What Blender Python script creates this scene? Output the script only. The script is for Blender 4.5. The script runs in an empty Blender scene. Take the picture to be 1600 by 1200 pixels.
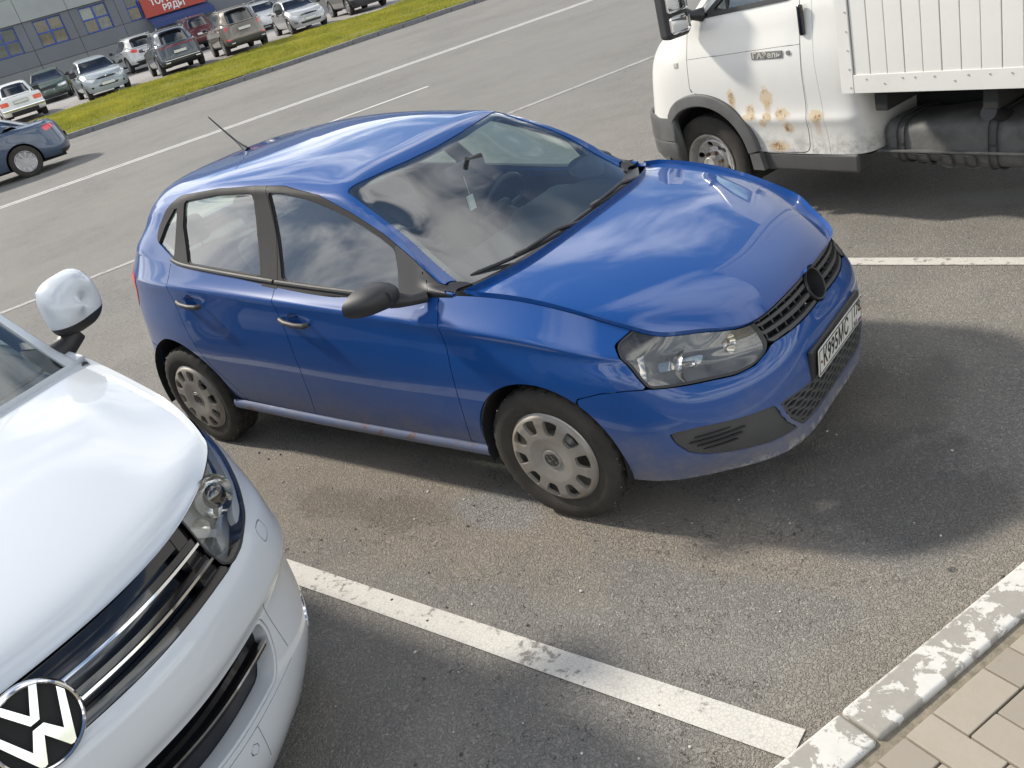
import bpy, bmesh, math, random
import numpy as np
from mathutils import Vector, Matrix, noise as mnoise

SC = bpy.context.scene
COL = SC.collection
random.seed(7)
rad = math.radians

# ------------------------------------------------------------------ camera
cam_data = bpy.data.cameras.new("camera")
cam_data.sensor_fit = 'HORIZONTAL'; cam_data.sensor_width = 36.0; cam_data.lens = 31.530
cam_data.clip_start = 0.05; cam_data.clip_end = 2000.0
cam = bpy.data.objects.new("camera", cam_data); COL.objects.link(cam)
cam.matrix_world = Matrix(((0.778799, -0.083585, 0.621679, 2.0265),
                           (0.57132, 0.503687, -0.647991, -3.036485),
                           (-0.25897, 0.859833, 0.440025, 2.130793),
                           (0, 0, 0, 1)))
SC.camera = cam

# ------------------------------------------------------------------ sun and sky
SUN_EL = rad(39.0)
SUN_FROM = Vector((-0.990 * math.cos(SUN_EL), -0.140 * math.cos(SUN_EL), math.sin(SUN_EL))).normalized()
sun_data = bpy.data.lights.new("sun", 'SUN'); sun_data.energy = 4.7; sun_data.angle = rad(4.5)
sun_data.color = (1.0, 0.93, 0.82)
sun = bpy.data.objects.new("sun", sun_data); COL.objects.link(sun)
sun.rotation_euler = SUN_FROM.to_track_quat('Z', 'Y').to_euler(); sun.location = (-30, -3, 30)

world = bpy.data.worlds.new("World"); SC.world = world; world.use_nodes = True
_nt = world.node_tree; _nt.nodes.clear()
def _wn(t, **k):
    n = _nt.nodes.new(t)
    for a, b in k.items(): setattr(n, a, b)
    return n
_sky = _wn('ShaderNodeTexSky', sky_type='NISHITA', sun_disc=False, sun_elevation=SUN_EL,
           sun_rotation=math.atan2(SUN_FROM.x, SUN_FROM.y), air_density=1.0, dust_density=0.6, ozone_density=1.5)
_tc = _wn('ShaderNodeTexCoord'); _sep = _wn('ShaderNodeSeparateXYZ')
_nt.links.new(_tc.outputs['Generated'], _sep.inputs[0])
def _wm(op, a, b=None, clamp=False):
    n = _wn('ShaderNodeMath', operation=op, use_clamp=clamp)
    for i, v in enumerate((a, b)):
        if v is None: continue
        if isinstance(v, (int, float)): n.inputs[i].default_value = v
        else: _nt.links.new(v, n.inputs[i])
    return n.outputs[0]
_zz = _wm('ADD', _wm('MAXIMUM', _sep.outputs['Z'], 0.0), 0.16)      # clouds lie on a flat layer overhead
_cx = _wm('DIVIDE', _sep.outputs['X'], _zz); _cy = _wm('DIVIDE', _sep.outputs['Y'], _zz)
_cmb = _wn('ShaderNodeCombineXYZ'); _nt.links.new(_cx, _cmb.inputs[0]); _nt.links.new(_cy, _cmb.inputs[1])
_map = _wn('ShaderNodeMapping'); _nt.links.new(_cmb.outputs[0], _map.inputs['Vector'])
_map.inputs['Location'].default_value = (30.2, 3.3, 0.0); _map.inputs['Rotation'].default_value = (0, 0, rad(25)); _map.inputs['Scale'].default_value = (1.0, 0.62, 1.0)
_n1 = _wn('ShaderNodeTexNoise'); _nt.links.new(_map.outputs[0], _n1.inputs['Vector'])
_n1.inputs['Scale'].default_value = 2.0; _n1.inputs['Detail'].default_value = 5.0; _n1.inputs['Roughness'].default_value = 0.56; _n1.inputs['Distortion'].default_value = 0.35
_low = _wn('ShaderNodeMapRange'); _nt.links.new(_sep.outputs['Z'], _low.inputs['Value'])     # low down one looks through more cloud
_low.inputs['From Min'].default_value = 0.45; _low.inputs['From Max'].default_value = 0.08; _low.inputs['To Min'].default_value = 0.0; _low.inputs['To Max'].default_value = 0.11
_nv = _wm('ADD', _n1.outputs['Fac'], _low.outputs[0])
_cr = _wn('ShaderNodeMapRange', interpolation_type='SMOOTHSTEP'); _nt.links.new(_nv, _cr.inputs['Value'])
_cr.inputs['From Min'].default_value = 0.45; _cr.inputs['From Max'].default_value = 0.68
_hz = _wn('ShaderNodeMapRange'); _nt.links.new(_sep.outputs['Z'], _hz.inputs['Value'])
_hz.inputs['From Min'].default_value = -0.02; _hz.inputs['From Max'].default_value = 0.10
_cov = _wm('MULTIPLY', _cr.outputs[0], _hz.outputs[0])
_shade = _wn('ShaderNodeMapRange'); _nt.links.new(_n1.outputs['Fac'], _shade.inputs['Value'])
_shade.inputs['From Min'].default_value = 0.52; _shade.inputs['From Max'].default_value = 0.72; _shade.inputs['To Min'].default_value = 1.0; _shade.inputs['To Max'].default_value = 0.25
_ccol = _wn('ShaderNodeMix', data_type='RGBA')
_nt.links.new(_shade.outputs[0], _ccol.inputs[0])
_ccol.inputs[6].default_value = (8.0, 8.4, 9.0, 1); _ccol.inputs[7].default_value = (21.0, 20.7, 20.0, 1)
_mixc = _wn('ShaderNodeMix', data_type='RGBA')
_nt.links.new(_cov, _mixc.inputs[0]); _nt.links.new(_sky.outputs[0], _mixc.inputs[6]); _nt.links.new(_ccol.outputs[2], _mixc.inputs[7])
_bg = _wn('ShaderNodeBackground'); _bg.inputs['Strength'].default_value = 0.13
_nt.links.new(_mixc.outputs[2], _bg.inputs['Color'])
_out = _wn('ShaderNodeOutputWorld'); _nt.links.new(_bg.outputs[0], _out.inputs['Surface'])

SC.view_settings.view_transform = 'Standard'; SC.view_settings.look = 'None'
SC.view_settings.exposure = 0.17; SC.view_settings.gamma = 1.0; SC.view_settings.use_curve_mapping = False
SC.cycles.max_bounces = 7; SC.cycles.diffuse_bounces = 3; SC.cycles.transparent_max_bounces = 12; SC.cycles.glossy_bounces = 4
SC.cycles.use_denoising = True

# ================================================================== helpers
def tag(o, label=None, cat=None, group=None, kind=None):
    for k, v in (('label', label), ('category', cat), ('group', group), ('kind', kind)):
        if v: o[k] = v
    return o

def empty(name, loc=(0, 0, 0), rz=0.0, label=None, cat=None, group=None):
    o = bpy.data.objects.new(name, None); COL.objects.link(o)
    o.location = loc; o.rotation_euler = (0, 0, rz); o.empty_display_size = 0.2
    return tag(o, label, cat, group)

class MB:
    """collects polygons; vertices may carry their own normals"""
    def __init__(s): s.v = []; s.f = []; s.n = []; s.mi = []
    def add(s, V, F, N=None, mi=0):
        b = len(s.v)
        s.v += [tuple(map(float, q)) for q in V]
        s.n += [tuple(map(float, q)) for q in N] if N is not None else [None] * len(V)
        s.f += [tuple(b + i for i in f) for f in F]; s.mi += [mi] * len(F)
        return s
    def box(s, x0, x1, y0, y1, z0, z1, mi=0, M=None):
        V = [(x, y, z) for x in (x0, x1) for y in (y0, y1) for z in (z0, z1)]
        if M is not None: V = [M @ Vector(q) for q in V]
        return s.add(V, [(0, 1, 3, 2), (4, 6, 7, 5), (0, 4, 5, 1), (2, 3, 7, 6), (0, 2, 6, 4), (1, 5, 7, 3)], mi=mi)
    def bbox(s, x0, x1, y0, y1, z0, z1, b=0.01, mi=0, M=None, seg=2):
        """bevelled box"""
        bm = bmesh.new(); bmesh.ops.create_cube(bm, size=1)
        for v in bm.verts:
            v.co = Vector(((x0 + x1) / 2 + v.co.x * (x1 - x0), (y0 + y1) / 2 + v.co.y * (y1 - y0), (z0 + z1) / 2 + v.co.z * (z1 - z0)))
        bmesh.ops.bevel(bm, geom=bm.edges[:], offset=b, segments=seg, affect='EDGES', profile=0.5)
        s.bm(bm, M, mi); return s
    def bm(s, bm, M=None, mi=0):
        bm.verts.index_update()
        s.add([(M @ v.co) if M is not None else v.co for v in bm.verts], [[v.index for v in f.verts] for f in bm.faces], mi=mi)
        bm.free(); return s
    def tube(s, pts, r, n=8, caps=True, mi=0):
        pts = [Vector(q) for q in pts]; rs = r if isinstance(r, (list, tuple)) else [r] * len(pts)
        V = []; F = []; up = None
        for i, q in enumerate(pts):
            t = (pts[min(i + 1, len(pts) - 1)] - pts[max(i - 1, 0)]).normalized()
            if up is None: up = Vector((0, 0, 1)) if abs(t.z) < 0.9 else Vector((1, 0, 0))
            a = t.cross(up).normalized(); up = a.cross(t).normalized()
            for k in range(n):
                w = 2 * math.pi * k / n; V.append(q + (a * math.cos(w) + up * math.sin(w)) * rs[i])
        for i in range(len(pts) - 1):
            for k in range(n): F.append((i * n + k, i * n + (k + 1) % n, (i + 1) * n + (k + 1) % n, (i + 1) * n + k))
        if caps: F.append(tuple(range(n))[::-1]); F.append(tuple((len(pts) - 1) * n + k for k in range(n)))
        return s.add(V, F, mi=mi)
    def lathe(s, prof, n=48, mi=0, M=None, closed=False):
        """profile of (radius, y) turned round the y axis"""
        V = []; F = []; m = len(prof)
        for k in range(n):
            w = 2 * math.pi * k / n
            for r, y in prof: V.append((r * math.cos(w), y, r * math.sin(w)))
        for k in range(n):
            for j in range(m if closed else m - 1):
                F.append((k * m + j, k * m + (j + 1) % m, ((k + 1) % n) * m + (j + 1) % m, ((k + 1) % n) * m + j))
        if M is not None: V = [M @ Vector(q) for q in V]
        return s.add(V, F, mi=mi)
    def prism(s, poly, z0, z1, M=None, mi=0):
        """2-D outline extruded along z (then placed by M)"""
        n = len(poly); V = [(x, y, z0) for x, y in poly] + [(x, y, z1) for x, y in poly]
        if M is not None: V = [M @ Vector(q) for q in V]
        F = [tuple(range(n))[::-1], tuple(range(n, 2 * n))] + [(i, (i + 1) % n, n + (i + 1) % n, n + i) for i in range(n)]
        return s.add(V, F, mi=mi)
    def build(s, name, mat, parent=None, smooth=True, angle=40, fix=False, bevel=0):
        me = bpy.data.meshes.new(name); me.from_pydata(s.v, [], s.f)
        mats = mat if isinstance(mat, (list, tuple)) else [mat]
        for m in mats: me.materials.append(m)
        if len(mats) > 1: me.polygons.foreach_set('material_index', s.mi)
        if fix:
            b = bmesh.new(); b.from_mesh(me); bmesh.ops.recalc_face_normals(b, faces=b.faces); b.to_mesh(me); b.free()
        if smooth:
            me.polygons.foreach_set('use_smooth', [True] * len(me.polygons))
            if all(q is not None for q in s.n) and s.n: me.normals_split_custom_set_from_vertices(s.n)
            else: weighted_normals(me, angle)
        me.update()
        o = bpy.data.objects.new(name, me); COL.objects.link(o)
        if parent is not None: o.parent = parent
        if bevel:
            md = o.modifiers.new('bevel', 'BEVEL'); md.width = bevel; md.segments = 2; md.limit_method = 'ANGLE'; md.angle_limit = rad(40)
        return o

def weighted_normals(me, angle):
    """corner normals averaged by face area within the smoothing angle, so bevelled slabs keep flat faces"""
    n = len(me.polygons); N = np.empty(n * 3); me.polygons.foreach_get('normal', N); N = N.reshape(-1, 3); A = np.array([p.area for p in me.polygons])
    if n > 900: me.set_sharp_from_angle(angle=rad(angle)); return
    adj = {}
    for p in me.polygons:
        for v in p.vertices: adj.setdefault(v, []).append(p.index)
    c = math.cos(rad(angle)); out = []
    for p in me.polygons:
        for v in p.vertices:
            f = adj[v]; w = N[f] @ N[p.index]; k = w > c; q = (N[f] * (A[f] * k)[:, None]).sum(0); L = np.linalg.norm(q); out.append(tuple(q / L) if L > 1e-12 else tuple(N[p.index]))
    me.normals_split_custom_set(out)

def obj_copy(o, parent=None, deep=True):
    c = o.copy(); COL.objects.link(c)
    if parent is not None: c.parent = parent
    if deep:
        for ch in list(o.children): obj_copy(ch, c)
    return c

# ------------------------------------------------------------------ spline surfaces
def nat_spline(t, Y, tq):
    """natural cubic spline through (t, Y[k, ...]) sampled at tq"""
    t = np.asarray(t, float); Y = np.asarray(Y, float); n = len(t)
    if n == 2: w = ((tq - t[0]) / (t[1] - t[0])); return Y[0] + (Y[1] - Y[0]) * w.reshape((-1,) + (1,) * (Y.ndim - 1))
    h = np.diff(t); A = np.zeros((n, n)); A[0, 0] = A[-1, -1] = 1
    B = np.zeros((n,) + Y.shape[1:])
    for i in range(1, n - 1):
        A[i, i - 1] = h[i - 1]; A[i, i] = 2 * (h[i - 1] + h[i]); A[i, i + 1] = h[i]
        B[i] = 6 * ((Y[i + 1] - Y[i]) / h[i] - (Y[i] - Y[i - 1]) / h[i - 1])
    M = np.linalg.solve(A, B.reshape(n, -1)).reshape(B.shape)
    k = np.clip(np.searchsorted(t, tq) - 1, 0, n - 2)
    sh = (-1,) + (1,) * (Y.ndim - 1)
    a = (t[k + 1] - tq).reshape(sh); b = (tq - t[k]).reshape(sh); hh = h[k].reshape(sh)
    return (M[k] * a ** 3 + M[k + 1] * b ** 3) / (6 * hh) + (Y[k] / hh - M[k] * hh / 6) * a + (Y[k + 1] / hh - M[k + 1] * hh / 6) * b

def curve(pts, n, closed=False):
    P = np.asarray(pts, float)
    if closed: P = np.vstack([P[-3:], P, P[:3]])
    d = np.sqrt(np.linalg.norm(np.diff(P, axis=0), axis=1)) + 1e-9
    t = np.concatenate([[0], np.cumsum(d)])
    if closed: return nat_spline(t, P, np.linspace(t[3], t[-3], n, endpoint=False))
    return nat_spline(t, P, np.linspace(0, t[-1], n))

class Mesh:
    def __init__(s, V, N, F): s.V = V; s.N = N; s.F = F
    def copy(s): return Mesh(s.V.copy(), s.N.copy(), list(s.F))

def grid_mesh(P, flip=False):
    """P[nv][nu][3] -> Mesh with analytic normals"""
    nv, nu = P.shape[:2]
    du = np.gradient(P, axis=1); dv = np.gradient(P, axis=0)
    N = np.cross(du, dv); L = np.linalg.norm(N, axis=2, keepdims=True); N = N / np.maximum(L, 1e-9)
    if flip: N = -N
    F = []
    for j in range(nv - 1):
        for i in range(nu - 1):
            a = j * nu + i; q = (a, a + 1, a + nu + 1, a + nu)
            F.append(q[::-1] if flip else q)
    return Mesh(P.reshape(-1, 3), N.reshape(-1, 3), F)

def surf(ctrl, nu, nv, ghost0=False, ghost1=False, uq=None, vq=None):
    """ctrl[row][col][3]; rows become v, columns u. ghost = mirror columns over y=0 at that end"""
    C = np.asarray(ctrl, float); off0 = off1 = 0
    m = np.array([1, -1, 1.0])
    if ghost0: C = np.concatenate([C[:, 1:3][:, ::-1] * m, C], axis=1); off0 = 2
    if ghost1: C = np.concatenate([C, C[:, -3:-1][:, ::-1] * m], axis=1); off1 = 2
    d = np.linalg.norm(np.diff(C, axis=1), axis=2).mean(0) ** 0.75; t = np.concatenate([[0], np.cumsum(d)])
    t0 = t[off0]; t1 = t[len(t) - 1 - off1]
    tq = np.linspace(t0, t1, nu)
    if uq: # denser sampling near control columns not needed
        tq = uq(t0, t1)
    D = nat_spline(t, C.transpose(1, 0, 2), tq).transpose(1, 0, 2)
    d = np.linalg.norm(np.diff(C, axis=0), axis=2).mean(1) ** 0.75; s = np.concatenate([[0], np.cumsum(d)])
    return nat_spline(s, D, np.linspace(0, s[-1], nv))

def sdf_poly(Q, poly):
    """signed distance (negative inside) of points Q[n,2] to polygon"""
    P = np.asarray(poly, float); A = P; B = np.roll(P, -1, axis=0)
    d = np.full(len(Q), 1e9); ins = np.zeros(len(Q), bool)
    for a, b in zip(A, B):
        e = b - a; w = Q - a; tt = np.clip((w @ e) / max(e @ e, 1e-12), 0, 1)
        dd = w - tt[:, None] * e; d = np.minimum(d, (dd ** 2).sum(1))
        c = (a[1] > Q[:, 1]) != (b[1] > Q[:, 1])
        with np.errstate(divide='ignore', invalid='ignore'):
            xi = (b[0] - a[0]) * (Q[:, 1] - a[1]) / (b[1] - a[1]) + a[0]
        ins ^= c & (Q[:, 0] < xi)
    d = np.sqrt(d); return np.where(ins, -d, d)

AX = {'xz': (0, 2), 'xy': (0, 1), 'yz': (1, 2)}
def field(m, plane, poly, r=0.0):
    """distance field of a rounded outline seen along an axis; r = corner radius"""
    Q = m.V[:, AX[plane]]
    return sdf_poly(Q, poly)

def clip(m, f, keep=-1):
    """keep the part of the mesh where f<0 (keep=-1) or f>0"""
    f = f if keep < 0 else -f
    inside = f < 0
    V = list(m.V); N = list(m.N); F = []; cache = {}
    def cut(a, b):
        k = (a, b) if a < b else (b, a)
        if k not in cache:
            t = f[a] / (f[a] - f[b]); cache[k] = len(V)
            V.append(m.V[a] + (m.V[b] - m.V[a]) * t); q = m.N[a] + (m.N[b] - m.N[a]) * t; N.append(q / max(np.linalg.norm(q), 1e-9))
        return cache[k]
    for fc in m.F:
        ins = [inside[i] for i in fc]
        if all(ins): F.append(fc); continue
        if not any(ins): continue
        out = []
        for i in range(len(fc)):
            a = fc[i]; b = fc[(i + 1) % len(fc)]
            if inside[a]: out.append(a)
            if inside[a] != inside[b]: out.append(cut(a, b))
        if len(out) > 2: F.append(tuple(out))
    return compact(Mesh(np.array(V), np.array(N), F))

def strip_of(m, val, lo, hi):
    """narrow strip lo < val < hi (val gives one number per vertex of a mesh); exact even when thinner than a face"""
    a = clip(m, lo - val(m)); return clip(a, val(a) - hi)

def slot(m, val, w, lim=None):
    """cut a slot |val| < w, only where lim < 0"""
    keep = None
    if lim is not None: keep = clip(m, lim(m), +1); m = clip(m, lim(m))
    a = clip(m, val(m) - w, +1); b = clip(m, val(m) + w); r = merge(a, b)
    return merge(r, keep) if keep is not None and len(keep.F) else r

def compact(m):
    used = sorted({i for f in m.F for i in f}); mp = {o: k for k, o in enumerate(used)}
    if not used: return Mesh(np.zeros((0, 3)), np.zeros((0, 3)), [])
    return Mesh(m.V[used], m.N[used], [tuple(mp[i] for i in f) for f in m.F])

def mirror(m):
    return Mesh(m.V * [1, -1, 1], m.N * [1, -1, 1], [f[::-1] for f in m.F])

def merge(a, b):
    n = len(a.V); V = np.vstack([a.V, b.V]); N = np.vstack([a.N, b.N]); F = list(a.F) + [tuple(i + n for i in f) for f in b.F]
    key = {}; mp = []
    for i, q in enumerate(np.round(V, 5)):
        k = tuple(q); mp.append(key.setdefault(k, i))
    F2 = []
    for f in F:
        g = []
        for i in f:
            j = mp[i]
            if not g or g[-1] != j: g.append(j)
        if len(g) > 1 and g[0] == g[-1]: g.pop()
        if len(g) > 2: F2.append(tuple(g))
    return compact(Mesh(V, N, F2))

def offset(m, d): return Mesh(m.V + m.N * d, m.N, m.F)

def rim(m, depth, roll=0.0):
    """turn the open edges of a sheet inwards so it shows thickness; returns a Mesh with both"""
    cnt = {}
    for f in m.F:
        for i in range(len(f)):
            a, b = f[i], f[(i + 1) % len(f)]; k = (min(a, b), max(a, b)); cnt.setdefault(k, []).append((a, b))
    V = list(m.V); N = list(m.N); F = list(m.F); fr = {}
    be = [v[0] for v in cnt.values() if len(v) == 1]
    # average outward side direction per boundary vertex
    side = {}
    for a, b in be:
        e = m.V[b] - m.V[a]; s = np.cross(e, m.N[a]); L = np.linalg.norm(s)
        if L > 1e-9: s = s / L
        for q in (a, b): side[q] = side.get(q, 0) + s
    for q, s in side.items():
        L = np.linalg.norm(s); s = s / L if L > 1e-6 else m.N[q]
        i0 = len(V); V.append(m.V[q]); N.append(s); V.append(m.V[q] - m.N[q] * depth); N.append(s); fr[q] = i0
    for a, b in be: F.append((fr[b], fr[a], fr[a] + 1, fr[b] + 1))
    return Mesh(np.array(V), np.array(N), F)

def panel(name, m, mat, parent, depth=0.015, off=0.0):
    if off: m = offset(m, off)
    if depth: m = rim(m, depth)
    b = MB(); b.add(m.V, m.F, m.N); return b.build(name, mat, parent)

def islands(m):
    par = list(range(len(m.V)))
    def find(a):
        while par[a] != a: par[a] = par[par[a]]; a = par[a]
        return a
    for f in m.F:
        r = find(f[0])
        for i in f[1:]: par[find(i)] = r
    g = {}
    for f in m.F: g.setdefault(find(f[0]), []).append(f)
    return [compact(Mesh(m.V, m.N, fs)) for fs in g.values()]

def panels(name, m, mat, parent, depth=0.015, off=0.0, min_faces=3):
    """one object for each separate piece"""
    return [panel(name, q, mat, parent, depth, off) for q in islands(m) if len(q.F) >= min_faces]

def inset_poly(poly, d):
    """move an outline inwards by d (positive) using averaged edge normals"""
    P = np.asarray(poly, float); a = 0.5 * np.sum(P[:, 0] * np.roll(P[:, 1], -1) - np.roll(P[:, 0], -1) * P[:, 1])
    s = 1 if a > 0 else -1; out = []
    for i in range(len(P)):
        e0 = P[i] - P[i - 1]; e1 = P[(i + 1) % len(P)] - P[i]
        n0 = np.array([-e0[1], e0[0]]) / max(np.linalg.norm(e0), 1e-9) * s; n1 = np.array([-e1[1], e1[0]]) / max(np.linalg.norm(e1), 1e-9) * s
        n = n0 + n1; q = n @ n; n = n * (2 / q) if q > 1e-6 else n0
        if np.linalg.norm(n) > 2: n = n / np.linalg.norm(n) * 2
        out.append(P[i] + n * d)
    return np.array(out)

def roundpoly(pts, r, n=5):
    """polygon with each corner replaced by an arc-like fillet; r may be a list"""
    P = [np.array(q, float) for q in pts]; out = []
    for i, q in enumerate(P):
        ri = r[i] if isinstance(r, (list, tuple)) else r
        a = P[i - 1] - q; b = P[(i + 1) % len(P)] - q; la = np.linalg.norm(a); lb = np.linalg.norm(b)
        k = min(ri, la * 0.48, lb * 0.48)
        if k < 1e-5: out.append(q); continue
        s = q + a / la * k; e = q + b / lb * k
        for j in range(n + 1):
            t = j / n; out.append((1 - t) ** 2 * s + 2 * t * (1 - t) * q + t * t * e)
    return np.array(out)

# ------------------------------------------------------------------ materials
MATS = {}
class NG:
    def __init__(s, name):
        s.m = bpy.data.materials.new(name); s.m.use_nodes = True; s.t = s.m.node_tree; s.t.nodes.clear()
        s.out = s.n('ShaderNodeOutputMaterial')
    def n(s, t, **k):
        q = s.t.nodes.new(t)
        for a, b in k.items(): setattr(q, a, b)
        return q
    def l(s, a, b): s.t.links.new(a, b)
    def val(s, sock, v):
        if v is None: return
        if hasattr(v, 'is_linked') or isinstance(v, bpy.types.NodeSocket): s.l(v, sock)
        else:
            if sock.type == 'RGBA' and len(v) == 3: v = (*v, 1)
            sock.default_value = v
    def co(s, kind='Object'): return s.n('ShaderNodeTexCoord').outputs[kind]
    def mapping(s, v, scale=(1, 1, 1), loc=(0, 0, 0), rot=(0, 0, 0)):
        q = s.n('ShaderNodeMapping'); s.l(v, q.inputs[0]); q.inputs['Scale'].default_value = scale; q.inputs['Location'].default_value = loc; q.inputs['Rotation'].default_value = rot
        return q.outputs[0]
    def noise(s, v, scale, detail=3, rough=0.5, dist=0.0, out='Fac'):
        q = s.n('ShaderNodeTexNoise'); s.l(v, q.inputs['Vector']); q.inputs['Scale'].default_value = scale; q.inputs['Detail'].default_value = detail
        q.inputs['Roughness'].default_value = rough; q.inputs['Distortion'].default_value = dist; return q.outputs[out]
    def voro(s, v, scale, feature='F1', out='Distance', rnd=1.0):
        q = s.n('ShaderNodeTexVoronoi', feature=feature); s.l(v, q.inputs['Vector']); q.inputs['Scale'].default_value = scale; q.inputs['Randomness'].default_value = rnd; return q.outputs[out]
    def rng(s, v, a, b, c=0.0, d=1.0, smooth=False):
        q = s.n('ShaderNodeMapRange', interpolation_type='SMOOTHSTEP' if smooth else 'LINEAR'); s.l(v, q.inputs['Value'])
        for i, w in zip(('From Min', 'From Max', 'To Min', 'To Max'), (a, b, c, d)): q.inputs[i].default_value = w
        return q.outputs[0]
    def math(s, op, a, b=None, clamp=False):
        q = s.n('ShaderNodeMath', operation=op, use_clamp=clamp); s.val(q.inputs[0], a); s.val(q.inputs[1], b); return q.outputs[0]
    def mix(s, f, a, b, mode='MIX'):
        q = s.n('ShaderNodeMix', data_type='RGBA', blend_type=mode); s.val(q.inputs[0], f); s.val(q.inputs[6], a); s.val(q.inputs[7], b); return q.outputs[2]
    def sep(s, v): q = s.n('ShaderNodeSeparateXYZ'); s.l(v, q.inputs[0]); return q.outputs
    def bump(s, h, strength=0.3, dist=0.01, nrm=None):
        q = s.n('ShaderNodeBump'); s.l(h, q.inputs['Height']); q.inputs['Strength'].default_value = strength; q.inputs['Distance'].default_value = dist
        if nrm is not None: s.l(nrm, q.inputs['Normal'])
        return q.outputs[0]
    def bsdf(s, color, rough=0.5, metal=0.0, coat=0.0, coat_rough=0.03, normal=None, spec=0.5, emit=None, emit_s=0.0, ior=1.5):
        q = s.n('ShaderNodeBsdfPrincipled'); I = q.inputs
        s.val(I['Base Color'], color); s.val(I['Roughness'], rough); s.val(I['Metallic'], metal); s.val(I['Coat Weight'], coat)
        I['Coat Roughness'].default_value = coat_rough; s.val(I['Specular IOR Level'], spec); I['IOR'].default_value = ior
        if normal is not None: s.l(normal, I['Normal'])
        if emit is not None: s.val(I['Emission Color'], emit); I['Emission Strength'].default_value = emit_s
        return q.outputs[0]
    def done(s, sh): s.l(sh, s.out.inputs['Surface']); return s.m

def plain(name, color, rough=0.5, metal=0.0, coat=0.0, var=0.12, scale=6.0, spec=0.5, bump=0.0, bscale=60.0, coat_rough=0.03):
    """simple material with a little tonal variation"""
    if name in MATS: return MATS[name]
    g = NG(name); c = g.co()
    n = g.noise(c, scale, 4, 0.6)
    k = g.rng(n, 0.3, 0.7, 1 - var, 1 + var)
    col = g.n('ShaderNodeVectorMath', operation='SCALE'); col.inputs[0].default_value = color; g.l(k, col.inputs['Scale'])
    nr = g.bump(g.noise(c, bscale, 3), bump, 0.004) if bump else None
    r = g.rng(n, 0.3, 0.7, max(rough - 0.06, 0.0), min(rough + 0.06, 1))
    MATS[name] = g.done(g.bsdf(col.outputs[0], r, metal, coat, coat_rough, nr, spec)); return MATS[name]

# ================================================================== materials
def paint(name, color, dirt=0.5, rust=False, flake=0.0, dirt_top=0.55, rough=0.4):
    g = NG(name); c = g.co(); z = g.sep(c)[2]
    n1 = g.noise(c, 3.0, 4, 0.65); n2 = g.noise(c, 26.0, 3, 0.7)
    # road dust sprayed over the lower panels, with its own ragged shape
    low = g.rng(g.math('ADD', z, g.math('MULTIPLY', g.math('SUBTRACT', n1, 0.5), 0.45)), dirt_top, 0.12, 0, 1, True)
    film = g.math('MULTIPLY', g.rng(n1, 0.35, 0.75, 0.0, 0.03), g.rng(n2, 0.3, 0.7, 0.4, 1.2))
    dust = g.math('MULTIPLY', g.math('ADD', g.math('MULTIPLY', low, g.rng(n2, 0.25, 0.75, 0.65, 1.0)), film, True), dirt)
    col = g.mix(dust, color, (0.20, 0.185, 0.165))
    rg = g.math('ADD', g.math('MULTIPLY', dust, 0.55), rough, True)
    coat = g.math('SUBTRACT', 1.0, g.math('MULTIPLY', dust, 1.05), True)
    if rust:
        v = g.noise(c, 7.0, 6, 0.75, 0.6); sp = g.rng(v, 0.56, 0.62, 0, 1)
        col = g.mix(g.math('MULTIPLY', sp, low), col, (0.14, 0.065, 0.03)); 
    scuff = g.math('MULTIPLY', g.rng(z, 0.228, 0.195, 0, 1), g.rng(n2, 0.52, 0.60, 0, 0.7)); col = g.mix(scuff, col, (0.34, 0.33, 0.31))
    chips = g.rng(g.voro(c, 38.0), 0.035, 0.022, 0, 1); chips = g.math('MULTIPLY', chips, g.rng(n1, 0.58, 0.62, 0, 1))
    col = g.mix(g.math('MULTIPLY', chips, 0.7), col, (0.5, 0.5, 0.5))
    nb = g.bump(g.noise(c, 5.0, 0), 0.012, 0.02)
    return g.done(g.bsdf(col, rg, flake, coat, 0.015, nb, 0.12))

def glass(name, tint=(0.72, 0.80, 0.76), rough=0.0, refl=1.0, dirt=0.010, ior=1.5):
    g = NG(name); c = g.co()
    tr = g.n('ShaderNodeBsdfTransparent'); tr.inputs[0].default_value = (*tint, 1)
    gl = g.n('ShaderNodeBsdfGlossy'); gl.inputs['Roughness'].default_value = rough; gl.inputs['Color'].default_value = (1, 1, 1, 1)
    lw = g.n('ShaderNodeLayerWeight'); lw.inputs[0].default_value = 0.5      # same from both sides of the pane
    fr = g.math('ADD', g.math('MULTIPLY', g.math('POWER', lw.outputs['Facing'], 5.0), 0.955), 0.045)
    # two faces of the pane reflect
    f = g.math('MULTIPLY', fr, 2.0 * refl, True)
    m = g.n('ShaderNodeMixShader'); g.l(f, m.inputs[0]); g.l(tr.outputs[0], m.inputs[1]); g.l(gl.outputs[0], m.inputs[2])
    df = g.n('ShaderNodeBsdfDiffuse'); df.inputs[0].default_value = (0.5, 0.49, 0.46, 1)
    m2 = g.n('ShaderNodeMixShader'); g.l(g.rng(g.noise(c, 7.0, 6, 0.7), 0.3, 0.75, 0.0, dirt * 2), m2.inputs[0]); g.l(m.outputs[0], m2.inputs[1]); g.l(df.outputs[0], m2.inputs[2])
    return g.done(m2.outputs[0])

def emit_free_light(name, color, rough=0.12):
    """lamp lens: tinted plastic with moulded ribs"""
    g = NG(name); c = g.co()
    w = g.n('ShaderNodeTexWave', wave_type='BANDS', bands_direction='Z'); g.l(c, w.inputs[0]); w.inputs['Scale'].default_value = 14
    return g.done(g.bsdf(g.mix(w.outputs['Fac'], color, tuple(min(1, q * 1.5 + .01) for q in color)), rough, 0, 0.8, 0.02, g.bump(w.outputs['Fac'], 0.25, 0.004)))

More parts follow.
